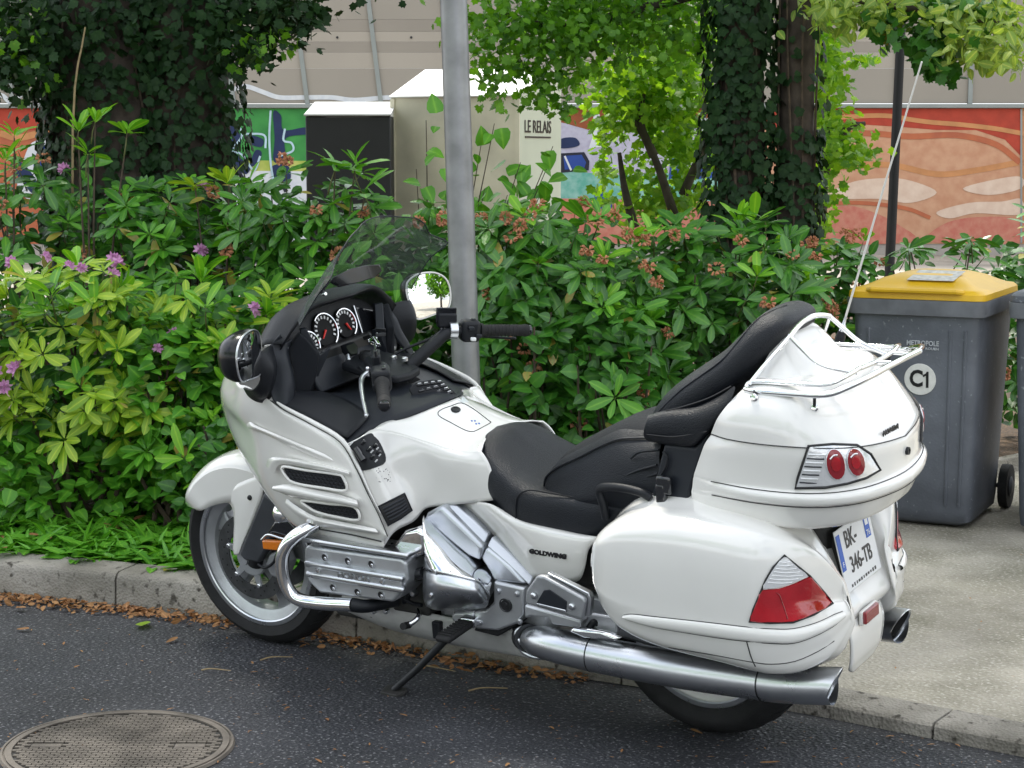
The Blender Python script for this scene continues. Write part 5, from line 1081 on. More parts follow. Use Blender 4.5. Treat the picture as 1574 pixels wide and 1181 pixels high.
mk('post_sticker', *box_data(stk-p1, (.026, .003, .03), frame((0, 0, 0), RGT, Vector((0, 0, 1))).to_3x3() @ Matrix.Rotation(R(90), 3, 'X')), 'ink_white', lp, smooth=False)
p2 = at_depth(1371, 20, .0)
lamp_post('lamp_post', p2, RGT*.022, .055, .045, 5., 'black_pole', 'slim black post in front of the orange mural on the right', RGT)

# --- clothing container and dark container behind the shrubs
def frontal(depth, px, ang):
    o = at_depth(px, depth, 0.); h = hr(vray(px, 300)); rr = Vector((h.y, -h.x, 0)); a = R(ang)
    return o, rr*math.cos(a)-h*math.sin(a), h*math.cos(a)+rr*math.sin(a)
o, ex, ey = frontal(14., 602, 23)
def E3(x, y, z): return ex*x+ey*y+Vector((0, 0, z))
ct = empty('clothing_container', o, label='cream clothing collection container with sloping white roof and LE RELAIS on its side', cat='container')
wd, dp, ze, zr, zbk = 1.04, 1.02, 2.055, 2.285, 2.20
mk('container_body', [E3(0, 0, .02), E3(wd, 0, .02), E3(wd, dp, .02), E3(0, dp, .02), E3(0, 0, ze), E3(wd, 0, ze), E3(wd, dp, zbk), E3(0, dp, zbk), E3(0, .72, zr-.006), E3(wd, .72, zr-.006)],
   [(0, 1, 5, 4), (2, 3, 7, 6), (1, 2, 6, 9, 5), (3, 0, 4, 8, 7), (0, 3, 2, 1)], None, ct, smooth=False, mats=['container_cream', 'container_side'], mi=[0, 0, 1, 1, 0])
mk('container_roof', *join(prism_data([E3(-.012, -.02, ze-.002), E3(wd+.012, -.02, ze-.002), E3(wd+.012, .72, zr), E3(-.012, .72, zr)], (0, 0, .012)), prism_data([E3(-.012, .722, zr), E3(wd+.012, .722, zr), E3(wd+.012, dp+.02, zbk), E3(-.012, dp+.02, zbk)], (0, 0, .012))), 'container_roof', ct, bevel=.003)
mk('container_edge', *join(prism_data([E3(-.003, -.014, .02), E3(.03, -.014, .02), E3(.03, -.002, .02), E3(-.003, -.002, .02)], (0, 0, ze-.03)), prism_data([E3(wd-.03, -.014, .02), E3(wd+.003, -.014, .02), E3(wd+.003, -.002, .02), E3(wd-.03, -.002, .02)], (0, 0, ze-.03))), 'container_cream', ct)
for x, s_ in ((.5, 0),):
    text_mesh('container_lettering', 'LE RELAIS', .135, 'ink_black', ct, frame(E3(wd+.004, .43, 1.83), ey, Vector((0, 0, 1))), extrude=.001, sx=1.15, bold=.001)
    mk('lettering_underline', *box_data(E3(wd+.004, .43, 1.755), (.62, .004, .012), frame((0, 0, 0), ey, ex).to_3x3()), 'ink_black', ct, smooth=False)
o2, ex2, ey2 = frontal(13.6, 470, 6)
def E4(x, y, z): return ex2*x+ey2*y+Vector((0, 0, z))
dx = empty('dark_container', o2, label='black recycling container with pale lid beside the cream clothing container', cat='container')
mk('container_body', *prism_data([E4(0, 0, .02), E4(.635, 0, .02), E4(.635, .8, .02), E4(0, .8, .02)], (0, 0, 1.885)), 'box_black', dx, bevel=.01)
mk('container_lid', *prism_data([E4(-.01, -.015, 1.907), E4(.64, -.015, 1.907), E4(.64, .81, 2.02), E4(-.01, .81, 2.02)], (0, 0, .015)), 'lid_grey', dx, bevel=.004)
mk('lid_wedge', *prism_data([E4(0, 0, 1.906), E4(0, .8, 1.906), E4(0, .8, 2.015)], ex2*.635), 'container_roof', dx)

# --- building with painted base and panelled front
WD = 29.3
mat('wall_panel', (.29, .262, .222), .6, var=.10, vscale=.5, bump=.05, bscale=8)
mat('wall_band', (.265, .237, .20), .6, var=.10, vscale=.8)
mat('wall_band_light', (.345, .31, .262), .6, var=.08, vscale=.8)
mat('wall_rib', (.26, .285, .275), .5, metal=.2, var=.15, vscale=2)
mat('wall_base', (.40, .36, .32), .85, var=.2, vscale=2)
def paint(name, c, c2=None, vs=5.): return mat(name, c, .8, col2=c2 or tuple(x*.8 for x in c), vscale=vs, bump=.5, bscale=22)
paint('p_orange', (.46, .135, .055), (.36, .10, .05), 3); paint('p_red', (.42, .05, .025)); paint('p_peach', (.55, .31, .19), (.48, .24, .14), 6); paint('p_cream', (.68, .53, .42), (.60, .44, .34), 6); paint('p_tan', (.55, .25, .10)); paint('p_rose', (.47, .14, .10), (.52, .22, .15), 8)
paint('p_green', (.03, .20, .045), (.05, .28, .06), 3); paint('p_lime', (.30, .38, .06), (.45, .48, .12), 6); paint('p_white', (.62, .64, .66), (.55, .58, .62), 12); paint('p_navy', (.012, .025, .085)); paint('p_sky', (.45, .62, .70)); paint('p_lav', (.38, .36, .46), (.46, .45, .54), 9); paint('p_teal', (.10, .34, .27), (.26, .46, .40), 7); paint('p_rust', (.28, .075, .025)); paint('p_blue', (.02, .06, .28)); paint('p_ink', (.015, .016, .03)); paint('p_brown', (.20, .09, .05))
WO = at_depth(787, WD, 0.); WX = hr(RGT); WN = hr(FWD)
bl = empty('building', WO, label='long low building with pale ribbed panels above a mural painted base', cat='building')
def wp(px, py, off=0.):
    d = vray(px, py); t = (WD-off)/((d.x*WN.x+d.y*WN.y)) if 0 else ((WO-WN*off-CAMP).dot(WN))/(d.dot(WN)); return CAMP+d*t-WO
zl = wp(787, 165).z; zg = -.02
def wl(x, z, off): return WX*x+Vector((0, 0, z))-WN*off
mk('wall_base', *prism_data([wl(-30, zg, 0), wl(30, zg, 0), wl(30, zl, 0), wl(-30, zl, 0)], WN*.3), 'wall_base', bl, smooth=False)
# panels between ribs
ribx = [wp(p, 165).x*WX.x+wp(p, 165).y*WX.y for p in range(-1900, 3500, 113)]
lean_ = lambda x: -.115 if x < -1.0 else (-.115*max(0, (1.5-x)/2.5) if x < 1.5 else 0.)
top = zl+3.4
for i in range(len(ribx)-1):
    a, b = ribx[i], ribx[i+1]; la, lb = lean_(a), lean_(b)
    for z0, z1, m_, off in ((0, .55, 'wall_panel', .012), (.553, .80, 'wall_band_light', .013), (.803, .97, 'wall_band', .012), (.973, 1.13, 'wall_band_light', .012), (1.133, 1.32, 'wall_band', .012), (1.323, 3.4, 'wall_panel', .013)):
        q0, q1 = zl+.06+z0, min(top, zl+.06+z1)
        P4 = [wl(a+la*z0+.01, q0, off), wl(b+lb*z0-.01, q0, off), wl(b+lb*z1-.01, q1, off), wl(a+la*z1+.01, q1, off)]
        mk('wall_panel', *prism_data(P4, WN*.05), m_, bl, smooth=False)
    mk('rib', *prism_data([wl(a-.035, zl+.05, .05), wl(a+.035, zl+.05, .05), wl(a+.035+la*3.35, top, .05), wl(a-.035+la*3.35, top, .05)], WN*.07), 'wall_rib', bl, smooth=False)
    mk('bolt', *lathe_data([(0, .01), (.02, .01), (.02, 0)], wl((a+b)/2-.1, zl+1.10, .016), -WN, 8), 'mesh_black', bl)
mk('ledge', *prism_data([wl(-30, zl-.01, .09), wl(30, zl-.01, .09), wl(30, zl+.05, .09), wl(-30, zl+.05, .09)], WN*.1), 'wall_rib', bl, smooth=False)
mk('plinth', *prism_data([wl(-30, zg, .04), wl(30, zg, .04), wl(30, zg+.10, .04), wl(-30, zg+.10, .04)], WN*.05), 'wall_base', bl, smooth=False)
mk('eaves', *prism_data([wl(-30, top, .2), wl(30, top, .2), wl(30, top+.25, .2), wl(-30, top+.25, .2)], WN*.6), 'wall_rib', bl, smooth=False)
def strip(name, pts, wpx, m_, off, par):
    c = cr([wp(x, y, off) for x, y in pts], 5); V = []; F = []; w2 = wpx/2*WD/FPX
    for i, p in enumerate(c):
        t = (c[min(i+1, len(c)-1)]-c[max(i-1, 0)]).normalized(); n_ = t.cross(WN).normalized(); V += [p+n_*w2, p-n_*w2]
    for i in range(len(c)-1): F.append((2*i, 2*i+1, 2*i+3, 2*i+2))
    return mk(name, V, F, m_, par, smooth=False)
def blob(name, pts, m_, off, par, smooth_=True):
    c = cr([wp(x, y, off) for x, y in pts], 5, True) if smooth_ else [wp(x, y, off) for x, y in pts]
    return mk(name, c, [tuple(range(len(c)))], m_, par, smooth=False)
strip('painted_wave', [(-40, 150), (0, 146), (18, 158), (40, 140), (62, 150), (95, 158)], 7, 'p_white', .02, bl)
strip('painted_wave', [(340, 148), (358, 138), (378, 133), (405, 142), (430, 150), (470, 150), (510, 150), (545, 154), (600, 150), (680, 150)], 7, 'p_white', .02, bl)
# mural: flat paint on the base wall, each shape a thin sheet
mu = empty('mural', WO, label='colourful spray painted mural along the base of the building', cat='mural')
def fld(pts, m_, off): return blob('painted_field', pts, m_, off, mu, False)
L0, L1 = 167, 375
fld([(-2000, L0), (300, L0), (300, L1), (-2000, L1)], 'p_orange', .014); fld([(-2000, L0), (300, L0), (300, 200), (-2000, 202)], 'p_red', .018)
fld([(300, L0), (520, L0), (520, 248), (300, 246)], 'p_green', .014); fld([(300, 246), (520, 248), (520, 264), (300, 262)], 'p_lime', .014); fld([(300, 262), (520, 264), (520, L1), (300, L1)], 'p_white', .014)
fld([(520, L0), (880, L0), (880, L1), (520, L1)], 'p_orange', .014)
fld([(850, L0), (1130, L0), (1130, L1), (850, L1)], 'p_lav', .018); fld([(850, L0), (950, L0), (936, 186), (905, 200), (870, 190), (850, 186)], 'p_rust', .022); fld([(955, L0), (1130, L0), (1130, 180), (960, 186)], 'p_rust', .022)
fld([(850, 262), (960, 270), (1130, 262), (1130, 310), (850, 305)], 'p_teal', .022); fld([(850, 305), (1130, 310), (1130, L1), (850, L1)], 'p_rose', .022)
fld([(1130, L0), (1569, L0), (1569, L1), (1130, L1)], 'p_peach', .014); fld([(1570, L0), (3600, L0), (3600, L1), (1570, L1)], 'p_tan', .014)
bs = lambda *a: blob('painted_shape', *a, mu)
def bshape(pts, m_, off, sm=True): return blob('painted_shape', pts, m_, off, mu, sm)
# left corner scroll
bshape([(30, 300), (40, 235), (60, 215), (110, 216), (110, 300)], 'p_white', .022); bshape([(52, 260), (58, 232), (75, 222), (100, 222), (78, 240), (70, 275)], 'p_blue', .026); bshape([(22, 262), (34, 250), (60, 285), (52, 300)], 'p_navy', .026)
strip('painted_line', [(0, 205), (30, 212), (75, 200)], 10, 'p_tan', .022, mu)
# green wall lettering: dark blue scrolls edged in pale paint
for pts in ([(340, 195), (352, 190), (366, 200), (370, 222), (352, 232), (344, 228), (356, 214), (352, 202)], [(420, 172), (432, 178), (436, 200), (470, 196), (474, 206), (440, 212), (438, 236), (430, 250), (420, 246), (422, 214)], [(382, 208), (404, 214), (402, 226), (386, 222)], [(352, 234), (366, 240), (384, 258), (376, 268), (358, 252)], [(418, 256), (442, 254), (446, 276), (424, 278)], [(392, 232), (402, 234), (398, 250), (384, 256)]):
    bshape(pts, 'p_navy', .026)
for pts in ([(340, 192), (362, 190), (372, 208), (358, 228)], [(416, 170), (414, 210), (416, 250), (420, 276)], [(438, 198), (436, 216), (448, 220), (450, 232), (430, 240)], [(378, 206), (406, 208), (408, 228)], [(350, 232), (372, 238), (390, 262), (400, 240)]):
    strip('painted_line', pts, 3.2, 'p_sky', .030, mu)
for pts in ([(362, 256), (376, 280), (384, 295)], [(430, 276), (440, 295)]): strip('painted_line', pts, 6, 'p_ink', .030, mu)
bshape([(428, 304), (445, 310), (456, 322), (440, 322)], 'p_navy', .026)
# car-like windows on the lavender part
bshape([(862, 214), (884, 212), (890, 224), (862, 228)], 'p_navy', .028); bshape([(862, 236), (898, 234), (906, 248), (905, 262), (862, 266)], 'p_ink', .028, False); bshape([(866, 240), (894, 238), (901, 250), (898, 259), (868, 261)], 'p_blue', .032, False)
strip('painted_line', [(868, 240), (878, 262)], 3, 'p_white', .036, mu); bshape([(912, 176), (922, 176), (918, 206), (926, 226), (905, 228), (912, 206)], 'p_white', .028, False); bshape([(918, 178), (930, 182), (934, 214), (924, 216)], 'p_ink', .032, False)
for x in (1032, 1076, 1088): bshape([(x, 228), (x+14, 224), (x+12, 272), (x-4, 276)], 'p_blue', .030, False)
bshape([(915, 292), (935, 300), (940, 320), (918, 318)], 'p_blue', .030)
# warm dunes on the right-hand part
bshape([(1130, L0), (1300, L0), (1569, L0), (1569, 240), (1545, 215), (1500, 200), (1440, 200), (1380, 195), (1300, 190), (1240, 200), (1130, 200)], 'p_red', .018, False)
strip('painted_line', [(1240, 186), (1300, 180), (1360, 178), (1400, 184), (1430, 188), (1480, 192), (1530, 198), (1575, 206)], 7, 'p_tan', .024, mu)
strip('painted_line', [(1250, 210), (1330, 205), (1400, 210), (1470, 208), (1530, 222), (1568, 250)], 9, 'p_orange', .022, mu)
bshape([(1270, 300), (1310, 280), (1360, 274), (1400, 278), (1440, 296), (1400, 312), (1350, 306), (1300, 306)], 'p_cream', .022)
bshape([(1440, 326), (1490, 312), (1540, 310), (1569, 306), (1569, 330), (1500, 328), (1460, 336)], 'p_cream', .022); bshape([(1480, 290), (1530, 276), (1569, 272), (1569, 290), (1520, 300)], 'p_cream', .022)
bshape([(1240, 345), (1290, 318), (1330, 322), (1380, 345), (1400, 372), (1230, 374)], 'p_rose', .022); bshape([(1430, 372), (1450, 345), (1500, 334), (1568, 338), (1568, 373)], 'p_rose', .022)
strip('painted_line', [(1240, 268), (1300, 256), (1370, 254), (1440, 268), (1500, 262), (1566, 250)], 9, 'p_tan', .020, mu); strip('painted_line', [(1250, 315), (1320, 312), (1390, 320), (1430, 335)], 6, 'p_orange', .024, mu)
strip('painted_line', [(1570, 168), (1570, 374)], 3, 'wall_rib', .03, mu)
# ================================================================== vegetation
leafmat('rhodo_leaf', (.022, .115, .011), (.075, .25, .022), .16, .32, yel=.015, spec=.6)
leafmat('rhodo_young', (.09, .32, .014), (.22, .49, .03), .28, .38)
leafmat('rhodo_lime', (.17, .35, .018), (.36, .53, .04), .28, .40, yel=.02)
leafmat('filler_leaf', (.013, .075, .007), (.055, .21, .018), .16, .42, yel=.02)  # colour lowered to put the deep shade inside the hedges into the leaf
leafmat('weed_leaf', (.050, .215, .014), (.13, .38, .028), .25, .45, yel=.012)
leafmat('ivy_leaf', (.007, .024, .008), (.018, .055, .013), .12, .55, spec=.22)
leafmat('tree_leaf', (.035, .14, .010), (.15, .36, .02), .45, .45)
leafmat('lime_leaf', (.075, .24, .014), (.27, .48, .032), .45, .5)
leafmat('pale_leaf', (.13, .25, .04), (.32, .44, .10), .45, .5)
leafmat('dead_leaf', (.22, .095, .035), (.36, .20, .08), .15, .8, tcol=(1.2, 1, .7))
leafmat('dry_bloom', (.42, .17, .085), (.60, .29, .16), .2, .8, tcol=(1.2, .9, .7))
leafmat('pink_petal', (.58, .24, .50), (.68, .38, .60), .3, .6, tcol=(1, .9, 1))
mat('twig', (.10, .072, .05), .85, var=.4, vscale=30, bump=.5, bscale=120)
mat('green_twig', (.12, .13, .04), .7, var=.3, vscale=30)
mat('bark', (.085, .066, .052), .9, var=.5, vscale=14, bump=1., bscale=40)
mat('straw', (.35, .26, .14), .8, var=.3, vscale=30)

def leaf_geo(L, Wd_, droop=.15, fold=.18, n=3, shape='oblong'):
    """leaf along +X, upper side +Z"""
    V = [(0, 0, 0)]; F = []
    prof = {'oblong': [(.18, .55), (.45, .92), (.72, 1.), (.90, .62)], 'oval': [(.2, .8), (.45, 1.), (.72, .78), (.9, .38)], 'blade': [(.25, .8), (.5, 1), (.8, .6)], 'heart': [(.04, .8), (.25, 1.05), (.55, .85), (.8, .42)]}[shape]
    for t, w_ in prof:
        x = L*t; z = -droop*L*t*t; V += [(x, Wd_/2*w_, z+fold*Wd_/2*w_), (x, 0, z), (x, -Wd_/2*w_, z+fold*Wd_/2*w_)]
    V.append((L, 0, -droop*L)); k = len(prof)
    F += [(0, 2, 1), (0, 3, 2)]
    for i in range(k-1):
        a = 1+3*i; F += [(a, a+1, a+4, a+3), (a+1, a+2, a+5, a+4)]
    a = 1+3*(k-1); e = len(V)-1; F += [(a, a+1, e), (a+1, a+2, e)]
    rib = np.zeros(len(V)); rib[0] = 1; rib[-1] = 1; rib[2::3] = 1; rib[-1] = 1
    return np.array(V, float), F, rib
def lobed_geo(S, lobes, depth=.45):
    V = [(0, 0, 0)]; n = len(lobes)
    for i, (a, r_) in enumerate(lobes):
        V.append((math.cos(R(a))*r_*S+S*.35, math.sin(R(a))*r_*S, .05*S*(i % 2)-.1*S*r_))
    F = [(0, i, i % n+1) for i in range(1, n+1)]
    V[0] = (S*.3, 0, .03*S); rib = np.zeros(len(V)); rib[0] = .97
    return np.array(V, float), F, rib
IVY = lobed_geo(1., [(180, .35), (150, .55), (115, .74), (82, .62), (52, .86), (26, .72), (0, 1.0), (-26, .72), (-52, .86), (-82, .62), (-115, .74), (-150, .55)])
MAPLE = lobed_geo(1., [(180, .28), (142, .52), (106, .5), (76, .80), (54, .6), (38, .86), (19, .72), (0, 1.08), (-19, .72), (-38, .86), (-54, .6), (-76, .80), (-106, .5), (-142, .52)])
OVAL = leaf_geo(1., .55, .15, .15, shape='oval'); HEART = leaf_geo(1., .8, .2, .1, shape='heart'); OBL = leaf_geo(1., .33, .18, .2); BLADE = leaf_geo(1., .16, .35, .2, shape='blade')
def rot_from(d, up_hint, roll=0.):
    """3x3 with X along d, Z close to up_hint"""
    d = d/np.linalg.norm(d); y = np.cross(up_hint, d); ny = np.linalg.norm(y)
    y = y/ny if ny > 1e-4 else np.array([-d[1], d[0], 0.])/max(1e-6, np.hypot(d[0], d[1])); z = np.cross(d, y)
    if roll: c, s = math.cos(roll), math.sin(roll); y, z = y*c+z*s, z*c-y*s
    return np.stack([d, y, z], 1)
def scatter(name, geo, items, m, parent, **k):
    """items: (pos, rot3x3, size) -> one joined mesh"""
    gv, gf = geo[:2]; nv = len(gv); N = len(items); rib = geo[2] if len(geo) > 2 else np.zeros(nv)
    if N == 0: return None
    V = np.empty((N*nv, 3))
    for i, (p, r_, s) in enumerate(items): V[i*nv:(i+1)*nv] = (gv*s) @ r_.T+p
    tri = [f for f in gf]; F = []
    loops = []; starts = []; tot = []; c = 0
    base = np.concatenate([np.array(f) for f in gf]); lens = np.array([len(f) for f in gf])
    L = (base[None, :]+(np.arange(N)*nv)[:, None]).ravel(); ln = np.tile(lens, N); st = np.concatenate([[0], np.cumsum(ln)[:-1]])
    me = bpy.data.meshes.new(name); me.vertices.add(len(V)); me.vertices.foreach_set('co', V.ravel()); me.loops.add(len(L)); me.loops.foreach_set('vertex_index', L.astype(np.int32))
    me.polygons.add(len(ln)); me.polygons.foreach_set('loop_start', st.astype(np.int32)); me.polygons.foreach_set('loop_total', ln.astype(np.int32)); me.update(calc_edges=True)
    me.attributes.new('rib', 'FLOAT', 'POINT').data.foreach_set('value', np.tile(rib, N))
    me.materials.append(MATS[m]); me.polygons.foreach_set('use_smooth', [True]*len(me.polygons))
    o = bpy.data.objects.new(name, me); link(o, parent, **k); return o
def geo_mesh(name, parts):
    """parts: list of (geo, items, material) -> mesh data with several materials"""
    V = []; F = []; mi = []; mats_ = []; rb = []
    for geo, items, m in parts:
        if m not in mats_: mats_.append(m)
        gv, gf = geo[:2]; rib = list(geo[2]) if len(geo) > 2 else [0.]*len(gv)
        for p, r_, s in items:
            n = len(V); rb += rib; V += [tuple(x) for x in ((gv*s) @ r_.T+p)]; F += [tuple(i+n for i in f) for f in gf]; mi += [mats_.index(m)]*len(gf)
    me = bpy.data.meshes.new(name); me.from_pydata(V, [], F); me.attributes.new('rib', 'FLOAT', 'POINT').data.foreach_set('value', rb)
    for m in mats_: me.materials.append(MATS[m])
    me.polygons.foreach_set('material_index', mi); me.polygons.foreach_set('use_smooth', [True]*len(F)); me.update(); return me
U = lambda a, b: rng.uniform(a, b)
UPZ = np.array([0, 0, 1.])
def whorl_mesh(name, m, n, L, pitch, jit=.55, stem=True):
    it = []; ph = U(0, 6.28)
    for i in range(n):
        a = ph+i*2.4+U(-.2, .2); p = R(pitch+U(-26, 24)); d = np.array([math.cos(a)*math.cos(p), math.sin(a)*math.cos(p), math.sin(p)])
        it.append((d*.008+np.array([0, 0, i*.0025]), rot_from(d, UPZ, U(-jit, jit)), L*U(.55, 1.15)))
    tw = tube_data([(0, 0, -.10), (0.005, 0, -.04), (0, 0, .01)], [.0035, .003, .002], 5)
    return geo_mesh(name, [(OBL, it, m), ((np.array([tuple(v) for v in tw[0]]), tw[1]), [(np.zeros(3), np.eye(3), 1.)], 'green_twig')])
WH = {'mature': [whorl_mesh('leaf_whorl', 'rhodo_leaf', k, .135, p) for k, p in ((8, 8), (9, 2), (10, 14), (6, 20), (7, -6), (9, 26))], 'young': [whorl_mesh('leaf_whorl', 'rhodo_young', k, .125, p) for k, p in ((7, 42), (8, 30), (9, 50), (6, 58), (5, 36))],
      'lime': [whorl_mesh('leaf_whorl', 'rhodo_lime', k, .118, p) for k, p in ((8, 30), (9, 15), (7, 45), (6, 5), (10, 25))], 'mid': [whorl_mesh('leaf_whorl', 'weed_leaf', k, .13, 22) for k in (8, 9)]}
def bell(L=.03, r0=.004, r1=.0085):
    V, F = lathe_data([(r0*.4, 0), (r0, L*.25), (r1*.7, L*.7), (r1, L)], (0, 0, 0), (1, 0, 0), 6); return np.array([tuple(v) for v in V]), F
def truss_mesh(m, n, L, spread, petals=False):
    it = []
    for i in range(n):
        a = i*2.4; e = R(U(-35, 75)); d = np.array([math.cos(a)*math.cos(e), math.sin(a)*math.cos(e), math.sin(e)]); it.append((d*spread*U(.5, 1), rot_from(d*np.array([1, 1, .4])+np.array([U(-.3, .3), U(-.3, .3), U(-.7, .2) if not petals else .3]), UPZ, U(-1, 1)), U(.8, 1.2)))
    if not petals: return geo_mesh('dry_truss', [(bell(L), it, m), (leaf_geo(.026, .014, .4, .5), [(p*1.1, r_ @ rot_from(np.array([1, U(-1, 1), U(-1, 1)]), UPZ), 1.) for p, r_, s in it], m)])
    pt = []
    for p, r_, s in it:
        for k in range(5):
            a = k*1.2566; d = r_ @ np.array([.45, math.cos(a), math.sin(a)]); pt.append((p, rot_from(d, r_[:, 0]), .030*s))
    return geo_mesh('pink_bloom', [(leaf_geo(1., .62, -.2, .1, shape='oval'), pt, m)])
TR = [truss_mesh('dry_bloom', n, .022, .032) for n in (16, 20, 13)]; PK = [truss_mesh('pink_petal', n, .03, .017, True) for n in (5, 6, 5)]

def npv(v): return np.array([v.x, v.y, v.z])
toC = npv(-FWD); toC[2] = 0; toC /= np.linalg.norm(toC); RH = npv(hr(RGT))
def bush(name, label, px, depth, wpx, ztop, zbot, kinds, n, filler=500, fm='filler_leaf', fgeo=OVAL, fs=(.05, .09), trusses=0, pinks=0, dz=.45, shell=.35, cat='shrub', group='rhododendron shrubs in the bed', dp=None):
    s = FPX/depth; hw = wpx/2/s; c = npv(at_depth(px, depth, 0.)); hd = dp or min(.55, hw*.75); hz = (ztop-zbot)/2; cz = (ztop+zbot)/2
    root = empty(name, tuple(c+UPZ*.10), label=label, cat=cat, group=group)
    loc = lambda u, v, w_: RH*u*hw-toC*(-v)*hd*1.0+UPZ*(cz+w_*hz-.10)
    def place(meshes, nm, scl, cnt, low=-.75, facing=.15, out=0):
        for _ in range(cnt):
            for __ in range(30):
                d = rng.normal(size=3); d /= np.linalg.norm(d)
                if d[1] > (-.35 if not out else .05) and d[2] > low: break
            r_ = out or (U(.82, 1.06) if U(0, 1) < .7 else U(.55, .85))
            # boxier than an ellipsoid
            q_ = np.sign(d)*np.abs(d)**.75; pos = loc(q_[0]*r_, q_[1]*r_, q_[2]*r_)
            ax = RH*d[0]*.55+toC*max(d[1], 0)*.75+toC*facing+UPZ*(.75+.5*d[2])+rng.normal(size=3)*.22
            ax /= np.linalg.norm(ax); Rm = rot_from(ax, RH+rng.normal(size=3)*.4)
            M3 = np.stack([Rm[:, 1], Rm[:, 2], Rm[:, 0]], 1)
            o = bpy.data.objects.new(nm, meshes[int(U(0, len(meshes)))]); o.matrix_local = Matrix([list(M3[i]*scl*1.)+[pos[i]] for i in range(3)]+[[0, 0, 0, 1]]) if 0 else Matrix.LocRotScale(Vector(pos), Matrix(M3.tolist()).to_quaternion(), Vector((1, 1, 1))*scl*U(.78, 1.18))
            link(o, root)
    for kd, frac in kinds: place(WH[kd], 'leaf_whorl', .93, int(n*1.4*frac), facing=.2 if kd == 'mature' else .1)
    if trusses: place(TR, 'dry_flower_truss', .72, int(trusses*2.0), low=-.85, facing=.8, out=1.08)
    if pinks: place(PK, 'pink_flower_truss', .85, int(pinks*1.6), low=-.3, facing=.6, out=1.06)
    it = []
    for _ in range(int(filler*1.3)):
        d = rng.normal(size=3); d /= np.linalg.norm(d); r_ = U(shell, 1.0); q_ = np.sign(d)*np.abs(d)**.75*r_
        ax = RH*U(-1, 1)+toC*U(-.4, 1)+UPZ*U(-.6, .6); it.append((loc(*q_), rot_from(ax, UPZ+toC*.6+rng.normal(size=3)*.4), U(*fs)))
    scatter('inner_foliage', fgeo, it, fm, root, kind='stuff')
    ds = []
    for k in range(9):
        u, v = U(-.35, .35), U(-.3, .3); e = loc(U(-.8, .8), U(-.5, .8), U(.1, .7)); b = loc(u, v, -1)+UPZ*(-(loc(u, v, -1)[2])); mid_ = (b+e)/2+np.array([U(-.05, .05), U(-.05, .05), -.03])
        ds.append(tube_data([Vector(b), Vector(mid_), Vector(e)], [.012, .008, .004], 6, interp=3))
    mk('stems', *join(*ds), 'twig', root)
    return root
G = 'rhododendron shrubs in the bed'
bush('rhododendron', 'yellow-green leaved rhododendron with pink flowers at the left edge, nearest the grass', 105, 7.45, 330, 1.20, .38, [('lime', .85), ('young', .15)], 70, 500, 'filler_leaf', OVAL, (.05, .09), pinks=9)
bush('rhododendron', 'bright green rhododendron just left of the front mirror', 345, 7.35, 170, 1.12, .22, [('young', .75), ('lime', .25)], 32, 420, 'filler_leaf', HEART, (.04, .08), pinks=2)
bush('rhododendron', 'dark green rhododendron under the ivy trunk at the far left', 60, 8.7, 330, 1.62, .4, [('mature', .75), ('mid', .25)], 62, 600, pinks=4, trusses=4)
bush('rhododendron', 'rhododendron below the ivy trunk, left of the windscreen', 285, 8.5, 300, 1.52, .4, [('mature', .55), ('mid', .45)], 66, 700, trusses=4, pinks=2)
bush('rhododendron', 'tall rhododendron with upright shoots in front of the black container', 470, 8.2, 260, 1.58, .3, [('mature', .75), ('mid', .25)], 66, 700, trusses=7)
bush('rhododendron', 'rhododendron seen through the windscreen beside the lamp post', 625, 8.1, 200, 1.42, .3, [('mature', .7), ('mid', .3)], 44, 600, trusses=5)
bush('rhododendron', 'rhododendron with many brown seed heads between lamp post and seat', 850, 7.55, 330, 1.40, .2, [('mature', .72), ('young', .13), ('mid', .15)], 90, 1100, trusses=18)
bush('rhododendron', 'broad dark rhododendron with brown seed heads behind the passenger backrest', 1105, 7.8, 330, 1.34, .25, [('mature', .82), ('young', .18)], 88, 900, trusses=14)
bush('rhododendron', 'rhododendron with brown seed heads between the ivy trunks and the bin', 1270, 8.6, 220, 1.25, .25, [('mature', .85), ('young', .15)], 50, 600, trusses=8)
bush('rhododendron', 'sparse dark rhododendron peeping over the yellow bin lid', 1440, 9.6, 240, 1.20, .3, [('mature', 1.)], 26, 160, trusses=2)
bush('rhododendron', 'green rhododendron just outside the left edge of the picture', -230, 7.9, 330, 1.35, .2, [('mature', .6), ('young', .4)], 50, 600)
bush('rhododendron', 'farther rhododendron outside the left edge of the picture', -560, 8.3, 330, 1.35, .2, [('mature', .6), ('young', .4)], 40, 600)
GN = 'leafy undergrowth between the rhododendrons'
bush('undergrowth_plant', 'nettle-like undergrowth left of the front wheel', 235, 7.75, 330, 1.12, .15, [('mid', .2)], 30, 1500, 'weed_leaf', HEART, (.04, .075), cat='plant', group=GN)
bush('undergrowth_plant', 'nettle-like undergrowth left of the lamp post', 520, 7.8, 330, 1.15, .15, [('mid', .2)], 20, 1300, 'filler_leaf', HEART, (.045, .08), cat='plant', group=GN)
bush('undergrowth_plant', 'broad-leaved undergrowth right of the lamp post', 830, 8.2, 260, 1.36, .15, [('mid', .2)], 20, 1500, 'filler_leaf', HEART, (.05, .095), cat='plant', group=GN)
bush('undergrowth_plant', 'low dark undergrowth behind the seat', 1050, 8.3, 380, 1.2, .12, [('mature', .2)], 20, 1300, 'filler_leaf', OVAL, (.05, .09), cat='plant', group=GN)
bush('undergrowth_plant', 'low leafy undergrowth below the yellow-green rhododendron at the left', 120, 7.6, 420, .62, .08, [('lime', .3)], 24, 1300, 'weed_leaf', HEART, (.045, .08), cat='plant', group=GN, dp=.45)
